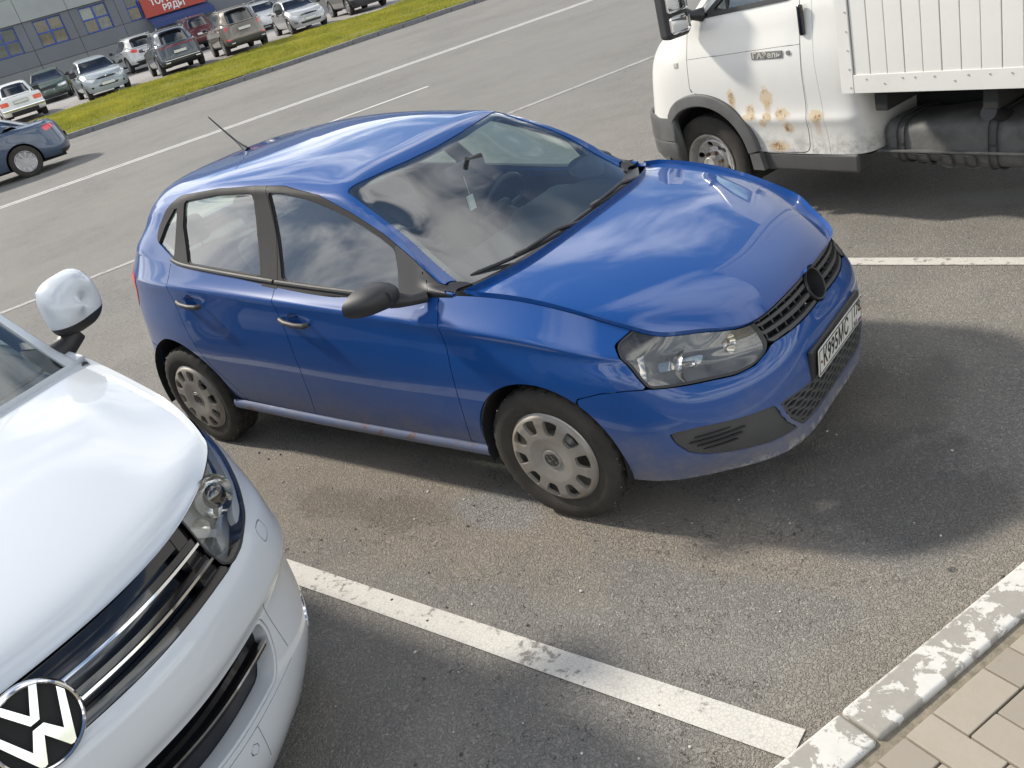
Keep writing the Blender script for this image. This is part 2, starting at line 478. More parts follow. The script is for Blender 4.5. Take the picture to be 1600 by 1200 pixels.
M_ = {}
M_['blue'] = paint('blue_paint', (0.006, 0.057, 0.228), 1.0, dirt_top=0.56)
M_['white_van'] = paint('white_van_paint', (0.52, 0.55, 0.58), 0.25, dirt_top=0.35)
M_['black_plastic'] = plain('black_plastic', (0.022, 0.022, 0.024), 0.48, bump=0.15, bscale=300)
M_['grey_plastic'] = plain('grey_plastic', (0.055, 0.055, 0.055), 0.6, bump=0.2, bscale=250)
M_['trim_grey'] = plain('weathered_trim', (0.040, 0.038, 0.035), 0.55, bump=0.1)
M_['gloss_black'] = plain('gloss_black', (0.006, 0.006, 0.008), 0.12, coat=0.6)
M_['rubber'] = plain('rubber', (0.022, 0.021, 0.020), 0.75, var=0.3, scale=14, bump=0.2, bscale=120)
M_['chrome'] = plain('chrome', (0.75, 0.75, 0.76), 0.07, 1.0, var=0.04)
M_['steel'] = plain('worn_steel', (0.30, 0.29, 0.27), 0.42, 0.8, var=0.3)
M_['dark'] = plain('underbody', (0.012, 0.012, 0.012), 0.85)
M_['interior'] = plain('interior_plastic', (0.030, 0.032, 0.035), 0.7)
M_['seat'] = plain('seat_cloth', (0.055, 0.058, 0.065), 0.9, var=0.25, scale=30)
M_['glass_shop'] = glass('shop_glass', (0.80, 0.82, 0.82), refl=0.5)
M_['frame_black'] = plain('frame_black', (0.020, 0.0195, 0.019), 0.65, spec=0.25)
M_['satin_black'] = plain('satin_black', (0.020, 0.020, 0.022), 0.34)
M_['glass_side'] = glass('side_glass', (0.70, 0.82, 0.76), refl=1.5)
M_['glass_front'] = glass('windscreen_glass', (0.76, 0.87, 0.86), dirt=0.012, refl=1.3)
M_['glass_dark'] = glass('tinted_glass', (0.10, 0.11, 0.12), refl=1.2)
M_['lens'] = glass('lamp_lens', (0.84, 0.82, 0.76), rough=0.02, dirt=0.13)
M_['lens_clear'] = glass('clear_lamp_lens', (0.92, 0.93, 0.93), rough=0.01, dirt=0.02)
M_['red_lens'] = emit_free_light('red_lens', (0.55, 0.012, 0.012))
M_['orange_lens'] = emit_free_light('orange_lens', (0.75, 0.20, 0.015))
M_['white_plastic'] = plain('white_plate', (0.62, 0.62, 0.58), 0.35, var=0.06)
M_['ink'] = plain('black_ink', (0.01, 0.01, 0.01), 0.5)

def tyre_mat():
    g = NG('tyre_rubber'); c = g.co(); x, y, z = g.sep(c)
    d = g.noise(c, 9, 6, 0.7); r = g.math('SQRT', g.math('ADD', g.math('MULTIPLY', x, x), g.math('MULTIPLY', z, z)))
    dust = g.math('MULTIPLY', g.rng(d, 0.3, 0.75, 0.25, 0.9), g.rng(r, 0.18, 0.29, 1.0, 0.5))
    col = g.mix(dust, (0.017, 0.0165, 0.016), (0.085, 0.075, 0.062))
    w = g.n('ShaderNodeTexWave', wave_type='RINGS', rings_direction='Y'); g.l(c, w.inputs[0]); w.inputs['Scale'].default_value = 30
    return g.done(g.bsdf(col, 0.8, normal=g.bump(w.outputs['Fac'], 0.12, 0.003), spec=0.3))
M_['tyre'] = tyre_mat()

def hubcap_mat():
    g = NG('hubcap_silver'); c = g.co(); x, y, z = g.sep(c); d = g.noise(c, 12, 6, 0.7)
    r = g.math('SQRT', g.math('ADD', g.math('MULTIPLY', x, x), g.math('MULTIPLY', z, z)))
    dirt = g.math('MULTIPLY', g.rng(d, 0.35, 0.7, 0.25, 1.0), g.rng(r, 0.06, 0.2, 0.45, 0.95))
    return g.done(g.bsdf(g.mix(dirt, (0.31, 0.30, 0.28), (0.20, 0.165, 0.125)), 0.45, 0.25, normal=g.bump(d, 0.08, 0.003)))
M_['hubcap'] = hubcap_mat()

# ================================================================== ground, road, kerbs
ST = rad(67.7212); SA = Vector((math.cos(ST), math.sin(ST), 0)); SM = Vector((-math.sin(ST), math.cos(ST), 0))
def sm(s, m, z=0.0):
    """street frame: s along the street, m across it away from the camera"""
    return SA * s + SM * m + Vector((0, 0, z))
MS = Matrix(((SA.x, SM.x, 0, 0), (SA.y, SM.y, 0, 0), (0, 0, 1, 0), (0, 0, 0, 1)))   # street frame -> world
def quad_sheet(name, mat, s0, s1, m0, m1, z0, z1=None, kind='structure', parent=None):
    z1 = z0 if z1 is None else z1
    b = MB(); b.add([sm(s0, m0, z0), sm(s1, m0, z0), sm(s1, m1, z1), sm(s0, m1, z1)], [(0, 1, 2, 3)]); o = b.build(name, mat, parent, smooth=False)
    if kind: tag(o, kind=kind)
    return o

def asphalt_mat():
    g = NG('asphalt'); c = g.co()
    rs = g.mapping(c, (1, 1, 1), rot=(0, 0, -ST))                       # aligned with the street
    big = g.noise(c, 0.35, 3, 0.6); mid = g.noise(c, 2.6, 5, 0.66); fine = g.noise(c, 120.0, 1, 0.6)
    vn = g.noise(c, 54.0, 2, 0.58, 0.35); ed = g.math('ABSOLUTE', g.math('SUBTRACT', vn, 0.5))       # wandering veins of dust between the stones
    worn = g.rng(mid, 0.30, 0.70, 0.0, 1.0)                             # where the stones stand clear of the dust
    stone = g.math('MULTIPLY', g.rng(ed, 0.008, 0.045, 0, 1, True), g.rng(worn, 0, 1, 0.45, 1.0))
    cv = g.rng(vn, 0.3, 0.7)
    sc = g.mix(cv, (0.112, 0.108, 0.101), (0.185, 0.174, 0.156))
    dust = g.mix(mid, (0.30, 0.281, 0.247), (0.375, 0.346, 0.300))
    col = g.mix(stone, dust, sc)
    streak = g.noise(g.mapping(rs, (0.05, 1.3, 1)), 1.0, 3, 0.6)
    sp = g.sep(rs)[1]                                                   # distance across the street
    far = g.rng(sp, 3.0, 9.0, 0, 1, True)
    col = g.mix(g.math('MULTIPLY', far, g.rng(streak, 0.35, 0.65, 0.35, 0.75)), col, (0.245, 0.240, 0.226))
    col = g.mix(g.rng(big, 0.42, 0.70, 0.0, 0.35), col, (0.150, 0.146, 0.140))
    # stains: oily drips under the engine, swept dust along the parked car, damp smear by the wheel
    x, y, z = g.sep(c)
    bn = g.math('SUBTRACT', mid, 0.5)
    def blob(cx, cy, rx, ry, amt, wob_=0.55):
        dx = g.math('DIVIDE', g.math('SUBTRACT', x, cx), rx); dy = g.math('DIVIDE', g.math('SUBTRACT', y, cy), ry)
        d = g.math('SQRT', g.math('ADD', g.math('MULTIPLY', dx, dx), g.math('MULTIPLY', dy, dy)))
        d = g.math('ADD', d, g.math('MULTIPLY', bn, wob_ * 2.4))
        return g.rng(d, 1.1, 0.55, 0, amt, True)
    col = g.mix(blob(-0.95, -1.0, 1.5, 0.40, 0.42), col, (0.255, 0.205, 0.150))
    col = g.mix(blob(0.55, -0.78, 0.75, 0.22, 0.55), col, (0.245, 0.205, 0.160))
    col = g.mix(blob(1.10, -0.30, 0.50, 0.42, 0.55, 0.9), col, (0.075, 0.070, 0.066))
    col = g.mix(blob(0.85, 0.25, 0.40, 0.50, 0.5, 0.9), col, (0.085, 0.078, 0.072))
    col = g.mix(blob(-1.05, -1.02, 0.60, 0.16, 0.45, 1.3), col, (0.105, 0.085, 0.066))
    col = g.mix(blob(-0.36, -0.86, 0.27, 0.15, 0.75, 0.35), col, (0.235, 0.230, 0.222))
    col = g.mix(blob(-0.55, -1.75, 1.4, 0.45, 0.2, 0.8), col, (0.225, 0.200, 0.170))
    col = g.mix(blob(1.05, 2.62, 0.55, 0.16, 0.55, 0.3), col, (0.30, 0.29, 0.275))
    col = g.mix(g.rng(g.math('ABSOLUTE', g.math('ADD', sp, 1.62)), 0.22, 0.02, 0, 0.40, True), col, (0.27, 0.235, 0.185))   # sand washed against the kerb
    spots = g.math('MULTIPLY', g.rng(g.voro(c, 3.1), 0.055, 0.035, 0, 1), g.rng(big, 0.5, 0.55, 0, 0.8))
    col = g.mix(spots, col, (0.06, 0.058, 0.055))
    crack = g.math('MULTIPLY', g.rng(g.math('ABSOLUTE', g.math('SUBTRACT', mid, 0.52)), 0.0012, 0.0045, 1, 0), g.rng(big, 0.52, 0.58, 0, 0.75)); col = g.mix(crack, col, (0.05, 0.047, 0.043))
    h = g.math('ADD', g.math('MULTIPLY', g.rng(ed, 0.0, 0.07, 0, 1, True), 0.85), g.math('MULTIPLY', fine, 1.0))
    n = g.bump(h, 1.0, 0.0060)
    return g.done(g.bsdf(col, g.rng(stone, 0, 1, 0.92, 0.78), normal=n, spec=0.35))
M_['asphalt'] = asphalt_mat()

def road_paint_mat(name, wear=0.5, col=(0.60, 0.575, 0.52)):
    g = NG(name); c = g.co()
    n1 = g.noise(c, 24.0, 8, 0.72); n2 = g.noise(c, 3.0, 4, 0.6); st = g.voro(c, 72.0, 'DISTANCE_TO_EDGE')
    hole = g.rng(g.math('ADD', n1, g.math('MULTIPLY', g.math('SUBTRACT', n2, 0.5), 0.7)), 0.50 + 0.16 * (1 - wear), 0.58 + 0.18 * (1 - wear), 0, 1)
    crack = g.rng(st, 0.03, 0.09, 0.55, 0.0)
    k = g.math('MAXIMUM', hole, g.math('MULTIPLY', crack, wear))
    tone = g.mix(g.noise(c, 7.0, 5, 0.6), col, tuple(q * 0.74 for q in col))
    return g.done(g.bsdf(g.mix(k, tone, (0.20, 0.185, 0.165)), 0.75, normal=g.bump(n1, 0.25, 0.004)))
M_['line'] = road_paint_mat('bay_line_paint', 0.62)
M_['line_worn'] = road_paint_mat('worn_line_paint', 0.9, (0.36, 0.355, 0.34))
M_['line_road'] = road_paint_mat('road_line_paint', 0.4, (0.66, 0.65, 0.62))

earth = plain('earth', (0.13, 0.12, 0.10), 0.95)
quad_sheet('ground', earth, -900, 900, -900, 900, -0.03)
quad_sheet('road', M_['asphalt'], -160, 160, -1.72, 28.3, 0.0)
def strip_xy(name, mat, x0, x1, y0, y1, z=0.004):
    b = MB(); n = max(1, int((x1 - x0) / 0.4)); V = []; F = []
    for i in range(n + 1):
        x = x0 + (x1 - x0) * i / n; V += [(x, y0 + random.uniform(-.002, .002), z), (x, y1 + random.uniform(-.002, .002), z)]
    for i in range(n): F.append((2 * i, 2 * i + 2, 2 * i + 3, 2 * i + 1))
    b.add(V, F); return tag(b.build(name, mat, None, smooth=False), kind='structure')
strip_xy('bay_line', M_['line'], -4.6, 1.195, -1.551, -1.444)
strip_xy('bay_line', M_['line'], -4.6, 2.70, 1.640, 1.733)
quad_sheet('bay_edge_line', M_['line_worn'], -30, 60, 7.62, 7.74, 0.004)
for s0 in (-23.0, -11.0, 1.0, 13.0, 25.0): quad_sheet('lane_line', M_['line_road'], s0, s0 + 4.0, 12.54, 12.65, 0.004)
quad_sheet('centre_line', M_['line_road'], -120, 160, 16.82, 16.94, 0.004); quad_sheet('centre_line', M_['line_road'], -120, 160, 17.06, 17.18, 0.004)

# --- near kerb and pavement
def kerb_paint_mat():
    g = NG('flaking_kerb_paint'); c = g.co('Object'); gi = g.n('ShaderNodeObjectInfo')
    off = g.n('ShaderNodeVectorMath', operation='ADD'); g.l(c, off.inputs[0]); g.l(gi.outputs['Location'], off.inputs[1])
    n1 = g.noise(off.outputs[0], 11.0, 7, 0.70, 0.3); n2 = g.noise(off.outputs[0], 30.0, 5, 0.6)
    k = g.rng(g.math('ADD', n1, g.math('MULTIPLY', n2, 0.12)), 0.535, 0.555, 0, 1)
    y = g.sep(c)[1]; k = g.math('MAXIMUM', k, g.math('MULTIPLY', g.rng(y, 0.050, 0.060, 0, 1), g.rng(n2, 0.38, 0.46, 0, 1)))   # paint clings to the road-side arris
    conc = g.mix(n2, (0.24, 0.228, 0.20), (0.32, 0.30, 0.265)); pt = g.mix(n2, (0.46, 0.45, 0.42), (0.58, 0.57, 0.53))
    return g.done(g.bsdf(g.mix(k, conc, pt), 0.85, normal=g.bump(g.math('ADD', g.math('MULTIPLY', k, 0.5), g.math('MULTIPLY', g.noise(off.outputs[0], 140.0, 4), 0.5)), 0.5, 0.003)))
M_['kerb'] = kerb_paint_mat()
M_['concrete'] = plain('concrete', (0.30, 0.285, 0.255), 0.9, var=0.2, bump=0.4, bscale=90)
def far_kerb(): return plain('grey_kerb', (0.17, 0.17, 0.175), 0.9, var=0.25, bump=0.3)
KZ = 0.050
kb = MB(); kb.add([sm(s, m, z) for m in (-1.70, -1.84) for s in (-9, 30) for z in (-.02, .012)], [(0, 1, 3, 2), (4, 6, 7, 5), (1, 5, 7, 3), (0, 4, 5, 1), (2, 3, 7, 6)])
kerb = tag(kb.build('kerb', M_['concrete'], None, smooth=False), kind='structure')
kmesh = None
for i in range(-9, 26):
    s0 = -0.800 + i * 1.0
    if kmesh is None:
        b = MB(); b.bbox(-.4965, .4965, -.064, .064, -.05, 0, .012, seg=3); o = b.build('kerb_stone', M_['kerb'], kerb); kmesh = o.data
    else:
        o = bpy.data.objects.new('kerb_stone', kmesh); COL.objects.link(o); o.parent = kerb
    q = sm(s0 + .5, -1.768 + random.uniform(-.003, .003), KZ + random.uniform(-.004, .004)); o.location = q; o.rotation_euler = (random.uniform(-.01, .01), random.uniform(-.004, .004), ST + random.uniform(-.003, .003))
sand = plain('joint_sand', (0.20, 0.175, 0.13), 0.95, var=0.3, scale=40, bump=0.6, bscale=150)
pav = quad_sheet('pavement', sand, -160, 160, -1.70, -60.0, KZ - 0.016)
def paver_mat():
    g = NG('paver'); c = g.co(); oi = g.n('ShaderNodeObjectInfo')
    o2 = g.n('ShaderNodeVectorMath', operation='ADD'); g.l(c, o2.inputs[0]); g.l(oi.outputs['Location'], o2.inputs[1])
    n = g.noise(o2.outputs[0], 18, 6, 0.7); f = g.noise(o2.outputs[0], 220, 3, 0.6)
    col = g.mix(oi.outputs['Random'], (0.25, 0.222, 0.180), (0.34, 0.302, 0.245)); col = g.mix(g.rng(n, 0.35, 0.75, 0, 0.5), col, (0.27, 0.23, 0.18))
    dirt = g.rng(g.voro(o2.outputs[0], 14), 0.10, 0.05, 0, 0.7); col = g.mix(g.math('MULTIPLY', dirt, g.rng(n, 0.5, 0.6)), col, (0.09, 0.075, 0.055))
    return g.done(g.bsdf(col, 0.88, normal=g.bump(g.math('ADD', n, g.math('MULTIPLY', f, 0.4)), 0.35, 0.004)))
M_['paver'] = paver_mat()
U = 0.1082; pm = {}
def place_paver(s0, m0, s1, m1):
    w, h = s1 - s0, m0 - m1; key = (round(w, 3), round(h, 3))
    if key not in pm:
        b = MB(); b.bbox(-w / 2 + .0022, w / 2 - .0022, -h / 2 + .0022, h / 2 - .0022, -.05, 0, .0045, seg=2); o = b.build('paver', M_['paver'], pav); pm[key] = o.data
    else:
        o = bpy.data.objects.new('paver', pm[key]); COL.objects.link(o); o.parent = pav
    o.location = sm((s0 + s1) / 2, (m0 + m1) / 2, KZ + random.uniform(-.002, .002)); o.rotation_euler = (random.uniform(-.008, .008), random.uniform(-.008, .008), ST + random.uniform(-.006, .006))
for i in range(-12, 22):                       # herringbone, only as far as blocks can be told apart
    for j in range(0, 15):
        t = (i - j) % 4; s0 = -0.639 + i * U; m0 = -1.869 - j * U
        if t == 0: place_paver(s0, m0, s0 + 2 * U, m0 - U)
        elif t == 2 and j == 0: place_paver(s0, m0, s0 + U, m0 - U)
        elif t == 2 and j > 0: place_paver(s0, m0 + U, s0 + U, m0 - U)
# --- far kerb, verge and car park
fk = MB(); fk.add([sm(s, m, z) for m in (28.30, 28.62) for s in (-40, 70) for z in (-.02, .10)], [(0, 1, 3, 2), (4, 6, 7, 5), (1, 5, 7, 3), (0, 4, 5, 1), (2, 3, 7, 6)])
fkerb = tag(fk.build('far_kerb', far_kerb(), None, smooth=False), kind='structure'); kmesh = None
for i in range(-8, 36):
    if kmesh is None:
        b = MB(); b.bbox(-.494, .494, -.09, .09, -.17, 0, .02, seg=2); o = b.build('far_kerb_stone', far_kerb(), fkerb); kmesh = o.data
    else: o = bpy.data.objects.new('far_kerb_stone', kmesh); COL.objects.link(o); o.parent = fkerb
    o.location = sm(i * 1.0 + .3, 28.36 + random.uniform(-.015, .015), .155 + random.uniform(-.012, .012)); o.rotation_euler = (random.uniform(-.03, .03), 0, ST)
LOT_M0, LOT_Z0, LOT_M1, LOT_Z1 = 36.2, 0.42, 61.0, 0.80
def lot_z(m): return LOT_Z0 + (LOT_Z1 - LOT_Z0) * (m - LOT_M0) / (LOT_M1 - LOT_M0)
def lot_mat():
    g = NG('car_park_paving'); c = g.co(); q = g.n('ShaderNodeTexBrick'); g.l(g.mapping(c, rot=(0, 0, -ST)), q.inputs['Vector'])
    q.inputs['Scale'].default_value = 1.0; q.inputs['Brick Width'].default_value = .4; q.inputs['Row Height'].default_value = .2; q.inputs['Mortar Size'].default_value = .02
    q.inputs['Color1'].default_value = (.29, .275, .265, 1); q.inputs['Color2'].default_value = (.34, .32, .31, 1); q.inputs['Mortar'].default_value = (.16, .155, .14, 1)
    return g.done(g.bsdf(g.mix(g.rng(g.noise(c, .8, 5), .4, .7, 0, .4), q.outputs[0], (.2, .19, .18)), .9))
quad_sheet('car_park', lot_mat(), -60, 80, LOT_M0, LOT_M1 + 30, LOT_Z0, lot_z(LOT_M1 + 30))
def verge_z(m, s): return 0.15 + (LOT_Z0 - 0.15 + .05) * min(1, max(0, (m - 28.45) / (LOT_M0 - 28.45))) ** 0.85 + 0.03 * math.sin(s * .9 + m)
soil = plain('verge_soil', (0.14, 0.14, 0.03), 0.95, var=0.35, scale=1.5)
b = MB(); V = []; F = []; ns, nm_ = 60, 10
for i in range(ns + 1):
    for j in range(nm_ + 1):
        s = -20 + 70 * i / ns; m = 28.42 + (LOT_M0 + .3 - 28.42) * j / nm_; V.append(sm(s, m, verge_z(m, s)))
for i in range(ns):
    for j in range(nm_): a = i * (nm_ + 1) + j; F.append((a, a + nm_ + 1, a + nm_ + 2, a + 1))
b.add(V, F); verge = tag(b.build('verge', soil, None), kind='structure')
def grass_mat():
    g = NG('verge_grass'); c = g.co(); n = g.noise(c, 0.9, 5, 0.65); n2 = g.noise(c, 6.0, 4, 0.7)
    col = g.mix(g.rng(n, 0.33, 0.68), (0.185, 0.22, 0.022), (0.42, 0.39, 0.055)); col = g.mix(g.rng(n2, 0.4, 0.75, 0, 0.6), col, (0.46, 0.41, 0.10))
    df = g.bsdf(col, 0.7, spec=0.25); tr = g.n('ShaderNodeBsdfTranslucent'); g.l(col, tr.inputs[0])
    m = g.n('ShaderNodeMixShader'); m.inputs[0].default_value = 0.35; g.l(df, m.inputs[1]); g.l(tr.outputs[0], m.inputs[2]); return g.done(m.outputs[0])
M_['grass'] = grass_mat()
def grass_patch(name, s0, s1, m0, m1, zf, n, h0, h1, label):
    r = np.random.default_rng(3); s = r.uniform(s0, s1, n); m = r.uniform(m0, m1, n)
    hh = r.uniform(h0, h1, n) * (0.65 + 0.6 * np.array([mnoise.noise(Vector((a * .8, c * .8, 0))) for a, c in zip(s, m)])); w = r.uniform(.008, .018, n)
    an = r.uniform(0, 6.283, n); lean = r.uniform(0, .6, n) * hh; la = r.uniform(0, 6.283, n)
    z = np.array([zf(c, a) for a, c in zip(s, m)]) - .01
    P = np.zeros((n, 3, 3)); ca, sa = np.cos(an), np.sin(an)
    for k, sg in ((0, -1), (1, 1)): P[:, k, 0] = s + sg * w * ca; P[:, k, 1] = m + sg * w * sa; P[:, k, 2] = z
    P[:, 2, 0] = s + lean * np.cos(la); P[:, 2, 1] = m + lean * np.sin(la); P[:, 2, 2] = z + np.abs(hh)
    P = P.reshape(-1, 3); W = P @ np.array([[SA.x, SA.y, 0], [SM.x, SM.y, 0], [0, 0, 1]])
    me = bpy.data.meshes.new(name); me.vertices.add(3 * n); me.vertices.foreach_set('co', W.ravel()); me.loops.add(3 * n); me.loops.foreach_set('vertex_index', np.arange(3 * n)); me.polygons.add(n); me.polygons.foreach_set('loop_start', np.arange(n) * 3); me.update(calc_edges=True)
    me.materials.append(M_['grass']); o = bpy.data.objects.new(name, me); COL.objects.link(o); return tag(o, label, 'grass', kind='stuff')
grass_patch('verge_grass', -4, 27, 28.46, 36.35, verge_z, 150000, .07, .17, 'yellow-green mown grass on the verge beyond the road')
# --- grit lying on the asphalt
b = MB()
for k in range(130):
    x, y = random.uniform(-2.2, 1.6), random.uniform(-2.3, 0.1)
    if y > -1.0 and x < .5 and y > -.7: y = random.uniform(-1.7, -.8)
    r = random.choice((.003, .004, .005, .007)); M = Matrix.Translation((x, y, r * .5)) @ Matrix.Rotation(random.uniform(0, 6), 4, 'Z') @ Matrix.Rotation(random.uniform(-.5, .5), 4, 'X')
    bm = bmesh.new(); bmesh.ops.create_icosphere(bm, subdivisions=1, radius=r)
    for v in bm.verts: v.co *= random.uniform(.7, 1.2); v.co.z *= .6
    b.bm(bm, M, mi=0 if random.random() < .55 else 1)
tag(b.build('road_grit', [plain('pale_grit', (.5, .48, .44), .9), plain('dark_grit', (.06, .055, .05), .9)]), 'scattered pale and dark grit on the asphalt', 'grit', kind='stuff')

# ================================================================== shared vehicle parts
def logo_strokes(w=0.17):
    """letter strokes of the round maker's badge, unit circle, as quads"""
    def stroke(a, b, wa=w):
        a = np.array(a); b = np.array(b); d = b - a; n = np.array([-d[1], d[0]]) / np.linalg.norm(d) * wa / 2
        return [tuple(a + n), tuple(b + n), tuple(b - n), tuple(a - n)]
    V = [[(-.50, .80), (-.31, .88), (0, .34), (.31, .88), (.50, .80), (.12, .10), (-.12, .10)]]
    W = [[(-.86, .30), (-.74, .52), (-.37, -.34), (-.14, .03), (.14, .03), (.37, -.34), (.74, .52), (.86, .30), (.45, -.77), (.36, -.82), (.27, -.80), (0, -.26), (-.27, -.80), (-.36, -.82), (-.45, -.77)]]
    return V + W

def logo(name, R, depth, mat, parent, M, ring=True):
    """raised round badge; M places it (local x right, y up, z towards the viewer)"""
    b = MB()
    for q in logo_strokes():
        q2 = inset_poly(q, .022); n = len(q)      # chamfered letter strokes
        V = [M @ Vector((x * R * .97, y * R * .97, 0)) for x, y in q] + [M @ Vector((x * R * .97, y * R * .97, depth * .55)) for x, y in q] + [M @ Vector((x * R * .97, y * R * .97, depth)) for x, y in q2]
        b.add(V, [tuple(range(n))[::-1], tuple(range(2 * n, 3 * n))] + [(i + k * n, (i + 1) % n + k * n, (i + 1) % n + (k + 1) * n, i + (k + 1) * n) for i in range(n) for k in (0, 1)])
    if ring:
        prof = [(.86 * R, 0), (.865 * R, depth * .5), (.885 * R, depth * .9), (.92 * R, depth * 1.1), (.955 * R, depth * .95), (.985 * R, depth * .55), (1.0 * R, 0), (1.0 * R, -depth * .5)]
        n = 56; V = []; F = []; m = len(prof)
        for k in range(n):
            w = 2 * math.pi * k / n
            for r, z in prof: V.append(M @ Vector((r * math.cos(w), r * math.sin(w), z)))
        for k in range(n):
            for j in range(m - 1): F.append((k * m + j, ((k + 1) % n) * m + j, ((k + 1) % n) * m + j + 1, k * m + j + 1))
        b.add(V, F)
    return b.build(name, mat, parent, angle=30, fix=True)

def text_mesh(s, size, depth, name, mat, parent, M, align='CENTER', sx=1.0, bold=0.0, spacing=1.0):
    cu = bpy.data.curves.new(name, 'FONT'); cu.body = s; cu.size = size; cu.align_x = align; cu.align_y = 'CENTER'; cu.extrude = depth; cu.offset = bold; cu.space_character = spacing
    t = bpy.data.objects.new(name, cu); COL.objects.link(t)
    me = bpy.data.meshes.new_from_object(t.evaluated_get(bpy.context.evaluated_depsgraph_get()))
    bpy.data.objects.remove(t); bpy.data.curves.remove(cu)
    me.transform(M @ Matrix.Diagonal((sx, 1, 1, 1))); me.name = name; me.materials.append(mat)
    o = bpy.data.objects.new(name, me); COL.objects.link(o)
    if parent is not None: o.parent = parent
    return o

def frame(origin, zdir, up=(0, 0, 1)):
    """matrix with local z along zdir and local y close to up"""
    z = Vector(zdir).normalized(); x = Vector(up).cross(z).normalized(); y = z.cross(x)
    return Matrix(((x.x, y.x, z.x, origin[0]), (x.y, y.y, z.y, origin[1]), (x.z, y.z, z.z, origin[2]), (0, 0, 0, 1)))

def tyre_mesh(R=0.3015, rim=0.198, width=0.186, seg=96, groove=0.009, name='tyre', lug=3):
    """outer face towards -y"""
    h = width / 2; prof = [(rim - .012, h * .72), (rim, h * .80), (rim + .02, h * .94), (rim + (R - rim) * .45, h), (R - .035, h * .97), (R - .016, h * .90), (R - .006, h * .80),
                           (R, h * .62), (R, h * .50), (R - groove * 1.2, h * .46), (R - groove * 1.2, h * .36), (R + .001, h * .32), (R + .001, h * .06), (R - groove * 1.2, h * .02)]
    full = prof + [(r, -y) for r, y in prof[::-1]]
    V = []; F = []; m = len(full)
    for k in range(seg):
        w = 2 * math.pi * k / seg; g = (k % lug == 0)
        for j, (r, y) in enumerate(full):
            rr = r
            if r > R - .030 and g: rr = min(r, R - groove) if r > R - .01 else r - groove * .55
            w2 = w + (abs(y) / h) * 0.02
            V.append((rr * math.cos(w2), y, rr * math.sin(w2)))
    for k in range(seg):
        for j in range(m - 1): F.append((k * m + j, k * m + j + 1, ((k + 1) % seg) * m + j + 1, ((k + 1) % seg) * m + j))
    return V, F

